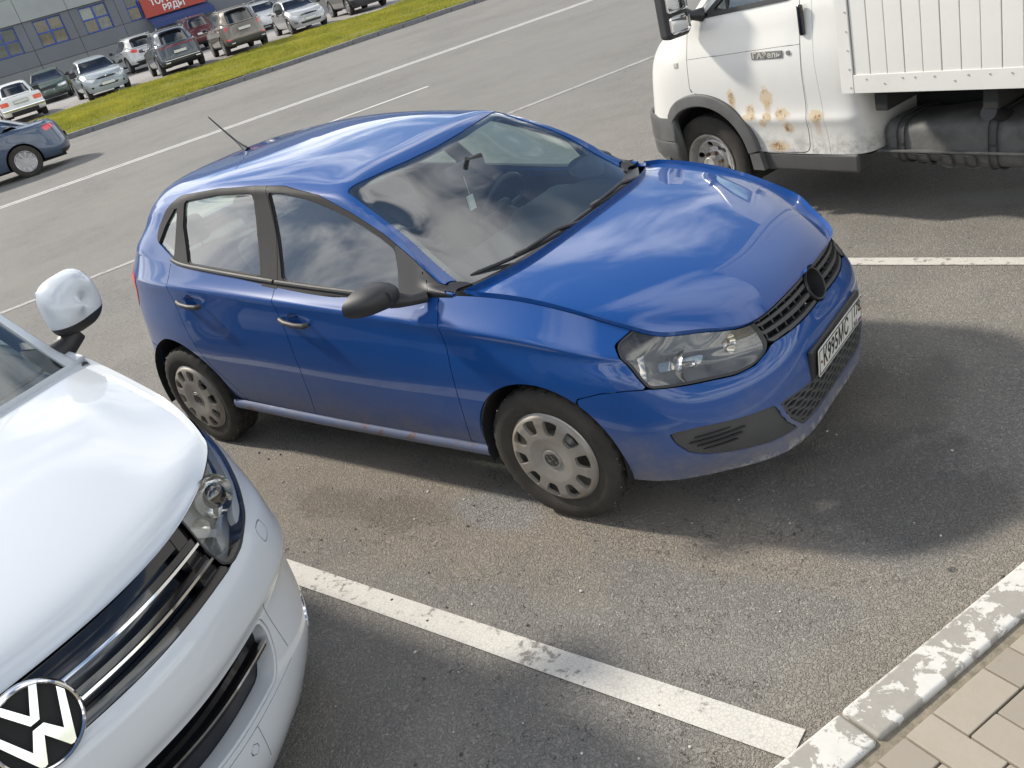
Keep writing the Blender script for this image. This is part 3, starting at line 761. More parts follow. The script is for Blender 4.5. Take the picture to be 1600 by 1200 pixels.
def make_wheel(name, parent, loc, side, steer=0.0, R=0.3015, cover=True, width=0.186, studs=True):
    """side -1: outer face looks to -y"""
    hub = bpy.data.objects.new(name, None); COL.objects.link(hub); hub.parent = parent
    hub.location = loc; hub.rotation_euler = (0, random.uniform(0, 6.28), steer + (0 if side < 0 else math.pi)); hub.empty_display_size = .1
    key = ('tyre', R, width)
    if key not in MESHES:
        b = MB(); b.add(*tyre_mesh(R, R * .655, width)); o = b.build('tyre', M_['tyre'], hub, angle=28, fix=True); MESHES[key] = o.data
    else:
        o = bpy.data.objects.new('tyre', MESHES[key]); COL.objects.link(o); o.parent = hub
    rr = R * .655; h = width / 2
    if ('rim', R) not in MESHES:
        b = MB(); b.lathe([(rr + .004, -h * .86), (rr - .004, -h * .92), (rr - .012, -h * .86), (rr - .018, -h * .55), (rr - .05, -h * .35), (.09, -h * .30), (.075, -h * .5), (.0, -h * .5)], 48); b.lathe([(rr + .004, h * .86), (rr - .01, h * .6), (rr - .02, -h * .3)], 48)
        o = b.build('rim', M_['steel'], hub); MESHES[('rim', R)] = o.data
    else:
        o = bpy.data.objects.new('rim', MESHES[('rim', R)]); COL.objects.link(o); o.parent = hub
    if cover:
        if 'cover' not in MESHES:
            rs = np.linspace(0.001, .1985, 44); n = 160; P = np.zeros((44, n + 1, 3))
            dome = np.interp(rs, [0, .044, .050, .10, .165, .188, .1985], [-.094, -.094, -.098, -.104, -.102, -.094, -.080])
            for j, r in enumerate(rs):
                for i in range(n + 1):
                    w = 2 * math.pi * i / n; P[j, i] = (r * math.cos(w), dome[j], r * math.sin(w))
            m = grid_mesh(P, False)
            if m.N[300][1] > 0: m = grid_mesh(P, True)
            f = np.full(len(m.V), 1e9)
            for k in range(10):
                w = 2 * math.pi * (k + .5) / 10; c, s_ = math.cos(w), math.sin(w)
                poly = roundpoly([(.118, -.016), (.118, .016), (.140, .026), (.176, .033), (.181, 0), (.176, -.033), (.140, -.026)], .008, 3)
                Q = np.stack([m.V[:, 0] * c + m.V[:, 2] * s_, -m.V[:, 0] * s_ + m.V[:, 2] * c], 1); f = np.minimum(f, sdf_poly(Q, poly))
            hc = panel('hub_cap', clip(m, f, +1), M_['hubcap'], hub, .016)
            MESHES['cover'] = hc.data
            b = MB(); b.lathe([(.0, -.097), (.030, -.098), (.036, -.100), (.041, -.099), (.043, -.094)], 36)
            cc = b.build('centre_cap', M_['hubcap'], hub); MESHES['ccap'] = cc.data
            lg = logo('badge', .031, .004, M_['trim_grey'], hub, frame((0, -.0985, 0), (0, -1, 0), (0, 0, 1))); MESHES['clogo'] = lg.data
        else:
            hc = bpy.data.objects.new('hub_cap', MESHES['cover']); COL.objects.link(hc); hc.parent = hub
            cc = bpy.data.objects.new('centre_cap', MESHES['ccap']); COL.objects.link(cc); cc.parent = hub
            cc = bpy.data.objects.new('badge', MESHES['clogo']); COL.objects.link(cc); cc.parent = hub
    if studs:
        if ('studs', R) not in MESHES:
            b = MB()
            for k in range(74):
                w = 2 * math.pi * (k * 1.0 / 74) + random.uniform(-.02, .02); y = random.choice((-.8, -.68, .1, .7, -.25)) * h + random.uniform(-.004, .004); r = R + (.0005 if abs(y) < h * .65 else -.006)
                M = Matrix.Rotation(-w, 4, 'Y') @ Matrix.Translation((r, y, 0)); b.box(-.003, .0015, -.0018, .0018, -.0018, .0018, M=M)
            o = b.build('tyre_studs', M_['chrome'], hub); tag(o, kind='stuff'); MESHES[('studs', R)] = o.data
        else:
            o = bpy.data.objects.new('tyre_studs', MESHES[('studs', R)]); COL.objects.link(o); o.parent = hub; tag(o, kind='stuff')
    return hub
MESHES = {}

# ================================================================== blue hatchback: body surfaces
# car frame: x forward from the front axle, y to its left, z up; tables list the right half with y positive
def ring(*pts): return [np.array(q, float) for q in pts]
POLO_BELT = [
 ring((.815,0,.180),(.812,.25,.180),(.755,.45,.187),(.630,.595,.200),(.525,.685,.208),(.415,.748,.216),(.20,.775,.225),(0,.775,.23),(-.38,.770,.235),(-.80,.770,.24),(-1.40,.770,.25),(-2.0,.768,.265),(-2.42,.755,.27),(-2.70,.735,.28),(-2.90,.67,.265),(-2.98,.48,.25),(-3.03,.25,.245),(-3.045,0,.245)),
 ring((.832,0,.29),(.827,.25,.29),(.776,.45,.292),(.672,.605,.295),(.570,.702,.30),(.440,.772,.305),(.20,.806,.31),(0,.808,.31),(-.38,.802,.30),(-.80,.802,.30),(-1.40,.802,.312),(-2.0,.798,.333),(-2.42,.788,.34),(-2.70,.765,.335),(-2.93,.69,.32),(-3.03,.49,.31),(-3.08,.25,.305),(-3.095,0,.305)),
 ring((.835,0,.42),(.829,.25,.42),(.780,.45,.42),(.690,.605,.42),(.592,.712,.42),(.460,.790,.425),(.20,.828,.43),(0,.832,.43),(-.38,.829,.417),(-.80,.829,.432),(-1.40,.828,.452),(-2.0,.822,.478),(-2.42,.813,.48),(-2.70,.788,.46),(-2.95,.70,.44),(-3.06,.49,.43),(-3.11,.25,.43),(-3.12,0,.43)),
 ring((.826,0,.535),(.818,.25,.535),(.764,.45,.535),(.672,.60,.538),(.580,.712,.54),(.457,.793,.55),(.20,.834,.57),(0,.840,.58),(-.38,.840,.565),(-.80,.840,.57),(-1.40,.840,.58),(-2.0,.834,.595),(-2.42,.826,.60),(-2.68,.790,.59),(-2.93,.695,.57),(-3.06,.49,.56),(-3.11,.25,.56),(-3.12,0,.56)),
 ring((.797,0,.625),(.786,.25,.622),(.708,.45,.620),(.612,.59,.632),(.530,.695,.650),(.432,.781,.668),(.20,.828,.70),(0,.838,.715),(-.38,.841,.72),(-.80,.841,.735),(-1.40,.841,.755),(-2.0,.834,.775),(-2.42,.820,.78),(-2.68,.778,.78),(-2.885,.685,.78),(-3.02,.49,.77),(-3.075,.25,.77),(-3.09,0,.77)),
 ring((.778,0,.678),(.765,.25,.674),(.690,.44,.670),(.578,.585,.688),(.487,.682,.715),(.400,.758,.742),(.19,.816,.795),(0,.833,.835),(-.38,.838,.872),(-.80,.838,.905),(-1.40,.836,.948),(-2.0,.825,.985),(-2.42,.800,1.0),(-2.66,.755,1.0),(-2.84,.665,.995),(-2.97,.48,.985),(-3.03,.25,.98),(-3.045,0,.98)),
 ring((.757,0,.722),(.746,.24,.717),(.690,.43,.706),(.585,.545,.738),(.492,.640,.768),(.395,.675,.803),(.19,.706,.876),(0,.722,.923),(-.33,.745,.955),(-.80,.772,.957),(-1.40,.776,1.008),(-2.0,.762,1.066),(-2.42,.738,1.112),(-2.62,.70,1.125),(-2.80,.61,1.095),(-2.92,.47,1.065),(-2.985,.25,1.055),(-3.0,0,1.055)),
]
POLO_HOOD = [
 ring((.757,0,.722),(.746,.24,.717),(.690,.43,.706),(.585,.545,.738),(.492,.640,.768)),
 ring((.705,0,.768),(.690,.23,.764),(.625,.42,.758),(.520,.555,.772),(.415,.668,.802)),
 ring((.560,0,.832),(.550,.24,.830),(.495,.44,.824),(.405,.59,.826),(.310,.688,.836)),
 ring((.300,0,.902),(.295,.25,.901),(.265,.46,.895),(.215,.62,.887),(.160,.705,.884)),
 ring((.050,0,.945),(.048,.26,.944),(.03,.48,.938),(-.01,.635,.930),(-.05,.718,.927)),
 ring((-.155,0,.968),(-.158,.27,.968),(-.178,.49,.966),(-.235,.64,.962),(-.295,.722,.952)),
]
POLO_TOP = [
 ring((-.255,0,.925),(-.265,.34,.930),(-.312,.58,.945),(-.358,.680,.956),(-.355,.705,.957),(-.345,.725,.957),(-.335,.748,.954)),
 ring((-.435,0,1.040),(-.443,.33,1.043),(-.478,.56,1.050),(-.506,.664,1.058),(-.497,.704,1.040),(-.487,.730,1.003),(-.462,.757,.955)),
 ring((-.620,0,1.160),(-.628,.32,1.160),(-.646,.53,1.165),(-.655,.630,1.170),(-.643,.678,1.120),(-.628,.721,1.035),(-.600,.765,.955)),
 ring((-.830,0,1.288),(-.836,.31,1.288),(-.850,.485,1.285),(-.856,.580,1.278),(-.846,.625,1.230),(-.815,.676,1.118),(-.765,.769,.957)),
 ring((-.955,0,1.362),(-.960,.30,1.362),(-.965,.46,1.356),(-.965,.548,1.340),(-.955,.595,1.295),(-.920,.660,1.155),(-.860,.772,.960)),
 ring((-1.10,0,1.394),(-1.10,.30,1.392),(-1.10,.465,1.380),(-1.10,.554,1.358),(-1.095,.598,1.314),(-1.07,.662,1.175),(-1.03,.774,.974)),
 ring((-1.40,0,1.432),(-1.40,.30,1.428),(-1.40,.47,1.412),(-1.40,.562,1.384),(-1.40,.602,1.340),(-1.40,.668,1.20),(-1.39,.776,1.007)),
 ring((-1.93,0,1.458),(-1.93,.30,1.452),(-1.93,.46,1.436),(-1.93,.555,1.406),(-1.93,.595,1.362),(-1.93,.660,1.23),(-1.93,.763,1.060)),
 ring((-2.32,0,1.440),(-2.32,.29,1.434),(-2.32,.44,1.416),(-2.32,.530,1.386),(-2.33,.570,1.350),(-2.35,.640,1.24),(-2.38,.741,1.108)),
 ring((-2.66,0,1.388),(-2.65,.28,1.382),(-2.61,.42,1.366),(-2.56,.500,1.348),(-2.56,.550,1.315),(-2.58,.615,1.235),(-2.62,.70,1.125)),
 ring((-2.83,0,1.26),(-2.82,.27,1.255),(-2.77,.43,1.245),(-2.72,.505,1.23),(-2.70,.545,1.215),(-2.70,.585,1.18),(-2.73,.64,1.11)),
 ring((-3.00,0,1.055),(-2.985,.25,1.055),(-2.945,.42,1.057),(-2.90,.50,1.06),(-2.88,.535,1.062),(-2.86,.565,1.068),(-2.835,.59,1.08)),
]
def tighten(belt, k5=5):
    """add rows either side of the shoulder crease so that it stays crisp"""
    a, c, e = belt[k5 - 1], belt[k5], belt[k5 + 1]
    lo = [c[i] * .8 + a[i] * .2 for i in range(len(c))]; hi = [c[i] * .8 + e[i] * .2 for i in range(len(c))]
    return belt[:k5] + [lo, c, hi] + belt[k5 + 1:]
POLO_BELT = tighten(POLO_BELT)
POLO_TOP = [r + [r[-1] + np.array([0, -.012, -.03])] for r in POLO_TOP]      # tucks in under the belt line
def R_(tab): return np.array([[q * [1, -1, 1] for q in r] for r in tab])   # right side has negative y
def snap_edge(P, line, rows, cols, gap=0.0035):
    """pull the border of a grid onto a 3-D line (the neighbour panel's edge), fading inwards"""
    A = line[:-1]; D = np.diff(line, axis=0); LL = (D ** 2).sum(1) + 1e-12
    def near(q):
        t = np.clip(((q - A) * D).sum(1) / LL, 0, 1); C = A + D * t[:, None]; k = np.argmin(((C - q) ** 2).sum(1)); return C[k]
    nv, nu = P.shape[:2]; out = P.copy()
    if rows:
        for i in range(nu):
            d = near(P[0, i]) - P[0, i]
            for j in range(nv): w = max(0, 1 - j / (nv * .18)) ** 2; out[j, i] += d * w
    P2 = out.copy()
    if cols:
        for j in range(nv):
            if P2[j, -1, 0] < -.28: continue
            d = near(P2[j, -1]) - P2[j, -1]; fade = min(1, (P2[j, -1, 0] + .28) / .06)
            for i in range(nu): w = max(0, 1 - (nu - 1 - i) / (nu * .30)) ** 2; out[j, i] += d * w * fade
    # open the joint by a hair
    for j in range(nv): e = out[j, -1] - out[j, -2]; out[j, -1] -= e / np.linalg.norm(e) * gap
    for i in range(nu): e = out[0, i] - out[1, i]; out[0, i] -= e / np.linalg.norm(e) * gap
    return out
def planar_sides(t, top):
    """side glass lies on one gently curved surface y = F(x, z): fit it to the table and settle the flanks onto it"""
    pts = np.array([r[k] for r in top[1:9] for k in (4, 5, 6)]); 
    def A(x, z): return np.stack([np.ones_like(x), x, z, x * x, x * z, z * z], -1)
    co = np.linalg.lstsq(A(pts[:, 0], pts[:, 2]), pts[:, 1], rcond=None)[0]
    nv, nu = t.shape[:2]; zE = nat_spline(np.arange(len(top)), np.array([r[3][2] for r in top]), np.linspace(0, len(top) - 1, nv))
    X, Z = t[..., 0], t[..., 2]; F = A(X, Z) @ co; Y = -t[..., 1]
    sm_ = lambda v: np.clip(v, 0, 1) ** 2 * (3 - 2 * np.clip(v, 0, 1))
    d = Y - F                                                            # positive outside the plane
    wz = sm_((1.415 - Z) / .07) * sm_((Z - .93) / .02) * sm_((-X - .44) / .10) * sm_((X + 2.62) / .25) * (np.abs(d) < .05)
    dist = sm_((Y - .553) / .03)
    out = t.copy(); out[..., 1] = -(Y - d * wz * dist); return out
def build_surfaces(belt, hood, top, q=1.0, flat_sides=False):
    b = surf(R_(belt), int(210 * q), int(76 * q), True, True)
    h = surf(R_(hood), int(40 * q), int(60 * q), True, False); h = snap_edge(h, b[-1], True, True)
    t = surf(R_(top), int(50 * q), int(110 * q), True, False)
    if flat_sides: t = planar_sides(t, top)
    return grid_mesh(b, True), grid_mesh(h), grid_mesh(t, True)

# ================================================================== blue hatchback
polo = empty('parked_hatchback', (0, 0, 0), 0, 'dusty blue five-door hatchback parked nose towards the kerb, front badge missing', 'car')
B, H, T = build_surfaces(POLO_BELT, POLO_HOOD, POLO_TOP, 1.0, True)
Bf = clip(B, 0.15 - B.V[:, 0])                                    # front part of the belt, both sides
Bf2 = merge(Bf, mirror(Bf))
Tm = merge(T, mirror(T))
GAP = 0.0022
def sub(m, plane, poly, g=GAP): return clip(m, field(m, plane, poly) + g)
def cutout(m, plane, poly, g=GAP): return clip(m, field(m, plane, poly) - g, +1)
def circ(c, r, n=48): return np.array([(c[0] + r * math.cos(2 * math.pi * k / n), c[1] + r * math.sin(2 * math.pi * k / n)) for k in range(n)])
ARCH_F = circ((-.010, .305), .340); ARCH_R = circ((-2.465, .322), .358)
DOOR_F = [(-.450, .27), (-.420, .36), (-.403, .45), (-.386, .594), (-.366, .777), (-.374, .87), (-.405, .935), (-.43, 1.2)]
DOOR_B = [(-1.47, .27), (-1.405, .43), (-1.375, .584), (-1.366, .75), (-1.372, .90), (-1.385, .97), (-1.40, 1.2)]
DOOR_R = [(-1.98, .27), (-2.02, .355), (-2.085, .455), (-2.155, .535), (-2.20, .64), (-2.232, .75), (-2.245, .90), (-2.258, .99), (-2.245, 1.06), (-2.22, 1.2)]
HL = roundpoly([(.352, .781), (.400, .812), (.493, .80), (.592, .77), (.700, .73), (.742, .624), (.746, .600), (.727, .580), (.686, .578), (.596, .600), (.471, .631), (.417, .705)], [.02, .01, .01, .01, .012, .012, .012, .015, .01, .01, .012, .01])
BUMP_TOP = [(.20, .597), (.307, .628), (.403, .636), (.471, .631), (.596, .600), (.686, .578), (.727, .580), (.746, .600), (.752, .614), (.90, .618)]
fender = [(-.430, 1.2), (-.405, .935), (-.374, .87), (-.366, .777), (-.386, .594), (-.403, .45), (-.420, .36), (-.438, .30), (-.30, .30), (-.10, .34), (.16, .50), (.20, .597), (.307, .628), (.403, .636), (.471, .631), (.417, .705), (.352, .781), (.398, .812), (.398, 1.2)]
def two(fn):
    for k in (0, 1): fn(k)
def LR(m, k): return mirror(m) if k else m
LEFT = (' right', ' left')
# --- fenders
mf = cutout(sub(B, 'xz', fender), 'xz', ARCH_F, 0)
for k in (0, 1): panel('fender', LR(mf, k), M_['blue'], polo)
# --- doors, handles, sills
md = cutout(sub(B, 'xz', DOOR_F[:] + DOOR_B[::-1]), 'xz', ARCH_F, 0); md = clip(md, .296 - md.V[:, 2])
mr = cutout(sub(B, 'xz', DOOR_B + DOOR_R[::-1]), 'xz', ARCH_R, .012); mr = clip(mr, .300 - mr.V[:, 2])
def cup(center, rx, rz): return np.array([(center[0] + rx * math.cos(w), center[1] + rz * math.sin(w)) for w in np.linspace(0, 2 * math.pi, 28, endpoint=False)])
CUPS = {'front_door': (-1.268, .851), 'rear_door': (-2.080, .914)}
for nm, m in (('front_door', md), ('rear_door', mr)):
    cc = CUPS[nm]; cp = cup(cc, .052, .043)
    f0 = field(m, 'xz', cp); outer = clip(m, f0, +1); inner = clip(m, f0)
    # scoop behind the handle
    d = np.clip(-field(inner, 'xz', cp) / .043, 0, 1); inner.V = inner.V - inner.N * (0.030 * np.sqrt(np.clip(1 - (1 - d) ** 2, 0, 1)))[:, None]
    for k in (0, 1):
        dr = panel(nm, LR(outer, k), M_['blue'], polo)
        g_ = LR(inner, k); bb = MB(); bb.add(g_.V, g_.F); bb.build('handle_recess', M_['blue'], dr)
        ys = -1 if k == 0 else 1
        pts = [(cc[0] - .098, .843, cc[1] + .010), (cc[0] - .085, .852, cc[1] + .009), (cc[0] - .04, .866, cc[1] + .003), (cc[0] + .03, .869, cc[1] - .006), (cc[0] + .078, .860, cc[1] - .012), (cc[0] + .092, .840, cc[1] - .013)]
        bb = MB(); bb.tube([(x, ys * (y - (.004 if nm == 'rear_door' else .0)), z) for x, y, z in pts], [.009, .012, .0125, .0125, .0135, .009], 10)
        bb.build('door_handle', M_['trim_grey'], dr)
sillc = surf(np.array([[(x, -y, z) for x in (-.345, -.36, -.9, -1.5, -2.05, -2.125)] for y, z in ((.800, .300), (.815, .288), (.818, .268), (.808, .246), (.780, .236), (.74, .235))]) + np.array([0, 0, 1]) * np.array([0, 0, .003, .01, .026, .028])[None, :, None], 60, 16)
for k in (0, 1): panel('sill', LR(grid_mesh(sillc, False), k), paint('sill_paint', (0.05, 0.10, 0.24), 0.75, rust=True) if k == 0 else bpy.data.materials['sill_paint'], polo, 0)
# --- quarter panels, tail lamps, rear bumper, hatch
quarter = DOOR_R[1:] + [(-3.2, 1.3), (-3.2, .605), (-2.72, .605), (-2.72, .52), (-2.40, .50), (-2.02, .30)]
mq = cutout(sub(B, 'xz', quarter), 'xz', ARCH_R, 0)
TAIL = np.array([(-2.655, 1.015), (-2.80, 1.05), (-3.2, 1.06), (-3.2, .80), (-2.87, .79), (-2.76, .86), (-2.69, .95)])
HATCH_Y = .485
ml = clip(sub(mq, 'xz', TAIL, 0.0), -.10 + np.abs(mq.V[:, 1]) * 0 - 1) if False else sub(mq, 'xz', TAIL, 0.001)
ml = clip(ml, (.30 - np.abs(ml.V[:, 1])))                       # lamp wraps to y = 0.30
mq1 = cutout(mq, 'xz', TAIL, .001); mq1 = clip(mq1, HATCH_Y - np.abs(mq1.V[:, 1]))
mh = clip(cutout(mq, 'xz', TAIL, -9) if False else mq, np.abs(mq.V[:, 1]) - HATCH_Y + .004)
mb = sub(B, 'xz', [(-2.72, .60), (-3.3, .60), (-3.3, .1), (-2.3, .1), (-2.40, .40), (-2.72, .52)])
mb = cutout(mb, 'xz', ARCH_R, 0)
for k in (0, 1):
    panel('quarter_panel', LR(mq1, k), M_['blue'], polo, .012)
    panel('tail_lamp', LR(ml, k), M_['red_lens'], polo, .02, .003)
panel('hatch', merge(mh, mirror(mh)), M_['blue'], polo)
panel('rear_bumper', merge(mb, mirror(mb)), M_['blue'], polo)
# --- front bumper with grille and lower openings
bump = BUMP_TOP + [(.90, .10), (.28, .10), (.30, .30), (.20, .56)]
mbf = cutout(sub(Bf2, 'xz', bump), 'xz', ARCH_F, 0)
INS = roundpoly([(.770, .452), (.710, .4535), (.595, .432), (.462, .414), (.447, .367), (.416, .313), (.365, .262), (.345, .256), (.489, .264), (.598, .288), (.688, .321), (.729, .347), (.758, .40)], .012)
MESHY = roundpoly([(.440, .412), (.235, .400), (-.235, .400), (-.440, .412), (-.425, .367), (-.394, .313), (-.33, .252), (.33, .252), (.394, .313), (.425, .367)], .014)
EMB = (0.0, .668); embc = circ(EMB, .064, 36)
def absy(m): return np.stack([np.abs(m.V[:, 1]), m.V[:, 2]], 1)
f_ins = sdf_poly(absy(mbf), INS); f_mesh = field(mbf, 'yz', MESHY); f_emb = field(mbf, 'yz', embc)
m_b = clip(mbf, np.minimum(np.minimum(f_ins, f_mesh), f_emb), +1)
bumper = panel('front_bumper', m_b, M_['blue'], polo, .018)
m_i = clip(mbf, f_ins + .002)
for k in (0, 1):
    mi_ = clip(m_i, m_i.V[:, 1] if k == 0 else -m_i.V[:, 1]); ins = panel('bumper_insert', mi_, M_['grey_plastic'], polo, .01, -.006)
    # moulded ribs
    bb = MB()
    for j, (z, y0, y1) in enumerate(((.408, .60, .725), (.390, .58, .735), (.372, .585, .715), (.354, .60, .70))):
        sel = clip(offset(mi_, 0), sdf_poly(absy(mi_), np.array([(y0, z - .0045), (y1, z + .0045), (y1, z + .0105), (y0, z + .0025)]))) if False else None
        rib = clip(mi_, sdf_poly(absy(mi_), np.array([(y0, z - .004), (y1, z), (y1, z + .007), (y0, z + .004)])))
        panels('rib', rib, M_['black_plastic'], ins, .006, .004, 1)
m_m = clip(mbf, f_mesh + .002)
lowg = panel('lower_grille', offset(m_m, -.035), M_['dark'], polo, 0)
bb = MB()
fr_ = clip(m_m, field(m_m, 'yz', inset_poly(MESHY, .012)), +1); rm = rim(offset(fr_, -.004), .025); bb.add(rm.V, rm.F, rm.N); bb.build('surround', M_['grey_plastic'], lowg)
for j in range(7):                                              # wavy bars of the lower opening
    z0 = .262 + j * .0205; bar = []
    s_ = strip_of(m_m, lambda q: q.V[:, 2] - .0045 * np.clip(2.0 * np.sin(q.V[:, 1] * 2 * math.pi / .066 + j * math.pi), -1, 1), z0 - .0056, z0 + .0056)
    panels('bar', s_, M_['grey_plastic'], lowg, .012, -.005, 6)
# upper grille: everything above the bumper and below the bonnet edge, between the lamps
GR = [(-.402, .6935), (-.37, .613), (-.30, .617), (.30, .617), (.37, .613), (.402, .6935), (.40, .80), (-.40, .80)]
mg = clip(Bf2, .62 - Bf2.V[:, 0]); mg = sub(mg, 'yz', GR, .002); mg = cutout(mg, 'yz', embc, .002)
grille = panel('grille', offset(mg, -.045), M_['dark'], polo, 0)
yy = mg.V[:, 1]; ay = np.abs(yy)
def band(lo, hi): return np.maximum(lo - mg.V[:, 2], mg.V[:, 2] - hi)
ztop = np.interp(ay, [0, .24, .43], [.722, .717, .706]); zbot = np.interp(ay, [0, .3, .37, .42], [.617, .617, .615, .66])
tt_ = (mg.V[:, 2] - zbot) / (ztop - zbot)
for nm, a, b, off in (('slat', .36, .50, -.002), ('slat', .70, .82, -.004)):
    s_ = clip(mg, np.maximum(a - tt_, tt_ - b)); panels(nm, s_, M_['grey_plastic'], grille, .022, off)
s_ = clip(mg, np.minimum(np.minimum(.14 - tt_ * -1 - .28 + 0 * tt_, 9), 9)) if False else clip(mg, tt_ - .14); panels('lower_lip', s_, M_['grey_plastic'], grille, .03, -.001)
s_ = clip(mg, .93 - tt_); panels('upper_lip', s_, M_['grey_plastic'], grille, .03, -.003)
s_ = clip(mg, .388 - ay + (tt_ - .5) * .02); panels('end_cap', s_, M_['grey_plastic'], grille, .03, -.001)
for j in range(15):                                             # fine uprights behind the slats
    y0 = -.36 + j * .0515
    if abs(y0) < .06: continue
    s_ = strip_of(mg, lambda q: q.V[:, 1], y0 - .0035, y0 + .0035)
    panels('upright', s_, M_['black_plastic'], grille, .02, -.016, 1)
bb = MB(); Me = frame((.768, 0, EMB[1]), (1, 0, .42))           # empty socket of the lost badge
n = 40; prof = [(.067, .012), (.064, .020), (.058, .018), (.055, -.015), (.050, -.045), (.0, -.05)]
V = []; F = []
for k in range(n):
    w = 2 * math.pi * k / n
    for r, z in prof: V.append(Me @ Vector((r * math.cos(w), r * math.sin(w), z)))
for k in range(n):
    for j in range(5): F.append((k * 6 + j, ((k + 1) % n) * 6 + j, ((k + 1) % n) * 6 + j + 1, k * 6 + j + 1))
bb.add(V, F); bb.build('badge_socket', M_['black_plastic'], polo, fix=True)
# --- bonnet
Hm = merge(H, mirror(H))
fh = field(Hm, 'yz', embc)
cut = np.where(Hm.V[:, 0] > .55, fh, 9)
hood = panel('bonnet', clip(Hm, cut, +1), M_['blue'], polo, .02)
# --- head lamps
mhl = sub(B, 'xz', HL, .0015); mhl = clip(mhl, .3 - mhl.V[:, 0])
M_['lamp_bowl'] = plain('lamp_housing', (0.075, 0.072, 0.066), 0.4, var=0.2)
M_['reflector'] = plain('lamp_reflector', (0.82, 0.81, 0.78), 0.10, 1.0, var=0.05)
for k in (0, 1):
    ys = -1 if k == 0 else 1
    lamp = panel('head_lamp', offset(LR(mhl, k), -.055), M_['lamp_bowl'], polo, -.056)
    panel('lens', LR(mhl, k), M_['lens'], lamp, 0, -.001)
    edge = clip(mhl, field(mhl, 'xz', inset_poly(HL, .009)), +1); panel('seal', LR(edge, k), M_['black_plastic'], lamp, .004, .0005)
    def bowl(c, dirn, r, depth, name, mat, sq=1.0):
        bb = MB(); Mx = frame(c, dirn); n = 32; prof = [(1, 0), (.97, -.1), (.86, -.4), (.62, -.72), (.3, -.93), (.12, -1)]
        V = [Mx @ Vector((q * r * sq * math.cos(2 * math.pi * i / n), q * r * math.sin(2 * math.pi * i / n), z * depth)) for i in range(n) for q, z in prof]
        F = [(i * 6 + j, ((i + 1) % n) * 6 + j, ((i + 1) % n) * 6 + j + 1, i * 6 + j + 1) for i in range(n) for j in range(5)]
        bb.add(V, F); return bb.build(name, mat, lamp, fix=True)
    bowl((.555, ys * .612, .650), (1, ys * -.18, .10), .066, .075, 'reflector', M_['reflector'], 1.25)
    bowl((.650, ys * .475, .662), (1, ys * -.1, .1), .034, .05, 'turn_reflector', M_['reflector'], 1.3)
    bb = MB(); Mo = frame((.632, ys * .487, .668), (1, ys * -.3, .3)); bmx = bmesh.new(); bmesh.ops.create_uvsphere(bmx, u_segments=12, v_segments=8, radius=.011); bb.bm(bmx, Mo); bb.build('turn_bulb', M_['orange_lens'], lamp)
    bb = MB(); Mo = frame((.545, ys * .625, .652), (1, ys * -.2, .1)); bb.lathe([(.0, .04), (.012, .038), (.013, -.02)], 14, M=Mo @ Matrix.Rotation(rad(90), 4, 'X')); bb.build('bulb_shield', M_['chrome'], lamp, fix=True)
    ribs = clip(mhl, sdf_poly(mhl.V[:, [0, 2]], np.array([(.432, .738), (.448, .738), (.474, .648), (.455, .655)]))); panel('reflector_strip', LR(ribs, k), M_['reflector'], lamp, .01, -.030)
    ch = clip(mhl, sdf_poly(mhl.V[:, [0, 2]], np.array([(.49, .700), (.60, .672), (.60, .648), (.50, .672)]))); panel('reflector_fin', LR(ch, k), M_['reflector'], lamp, .02, -.028)
# --- roof, pillars, windows
DLO = roundpoly([(-2.218, 1.384), (-1.853, 1.404), (-1.574, 1.400), (-1.365, 1.387), (-1.106, 1.343), (-.906, 1.266), (-.713, 1.178), (-.545, 1.080), (-.430, .998), (-.327, .950), (-.345, .915), (-2.135, .95), (-2.20, 1.10), (-2.282, 1.133), (-2.408, 1.193), (-2.399, 1.248), (-2.332, 1.331)], [.05, 0, 0, 0, 0, 0, 0, 0, 0, .01, 0, 0, .03, .05, .03, .03, .04])
WS = [(-.965, .553), (-.945, .40), (-.922, .2), (-.915, 0), (-.922, -.2), (-.945, -.40), (-.965, -.553), (-.735, -.603), (-.559, -.630), (-.448, -.648), (-.32, -.665), (-.1, -.665), (-.1, .665), (-.32, .665), (-.448, .648), (-.559, .630), (-.735, .603)]
RW = roundpoly([(.40, 1.335), (.46, 1.20), (.47, 1.075), (-.47, 1.075), (-.46, 1.20), (-.40, 1.335)], .03)
mt = cutout(cutout(Tm, 'xz', DLO, 0), 'xy', WS, 0)
rearw = np.where(Tm.V[:, 0] < -2.5, field(Tm, 'yz', RW), 9.0)
rw2 = np.where(mt.V[:, 0] < -2.5, field(mt, 'yz', RW), 9.0)
mt = clip(mt, rw2, +1)
# the pillar foot: thin joint to the fender
mtj = np.where((mt.V[:, 0] > -.55), np.abs(mt.V[:, 0] + .4085) - .0020, 1.0); mt = clip(mt, mtj, +1)
panel('roof', mt, M_['blue'], polo, .02)
gws = panel('windscreen', sub(Tm, 'xy', WS, .003), M_['glass_front'], polo, 0, -.004)
fr_ = clip(sub(Tm, 'xy', WS, .003), field(sub(Tm, 'xy', WS, .003), 'xy', inset_poly(WS, .032)), +1)
M_['frit'] = plain('glass_edge_band', (0.012, 0.014, 0.018), 0.08, coat=0.3)
panel('edge_band', fr_, M_['frit'], gws, 0, -.007)
panel('hatch_window', clip(Tm, rearw + .003), M_['glass_side'], polo, 0, -.004)
md_ = sub(Tm, 'xz', DLO, .0015); md_ = clip(md_, md_.V[:, 1]); 
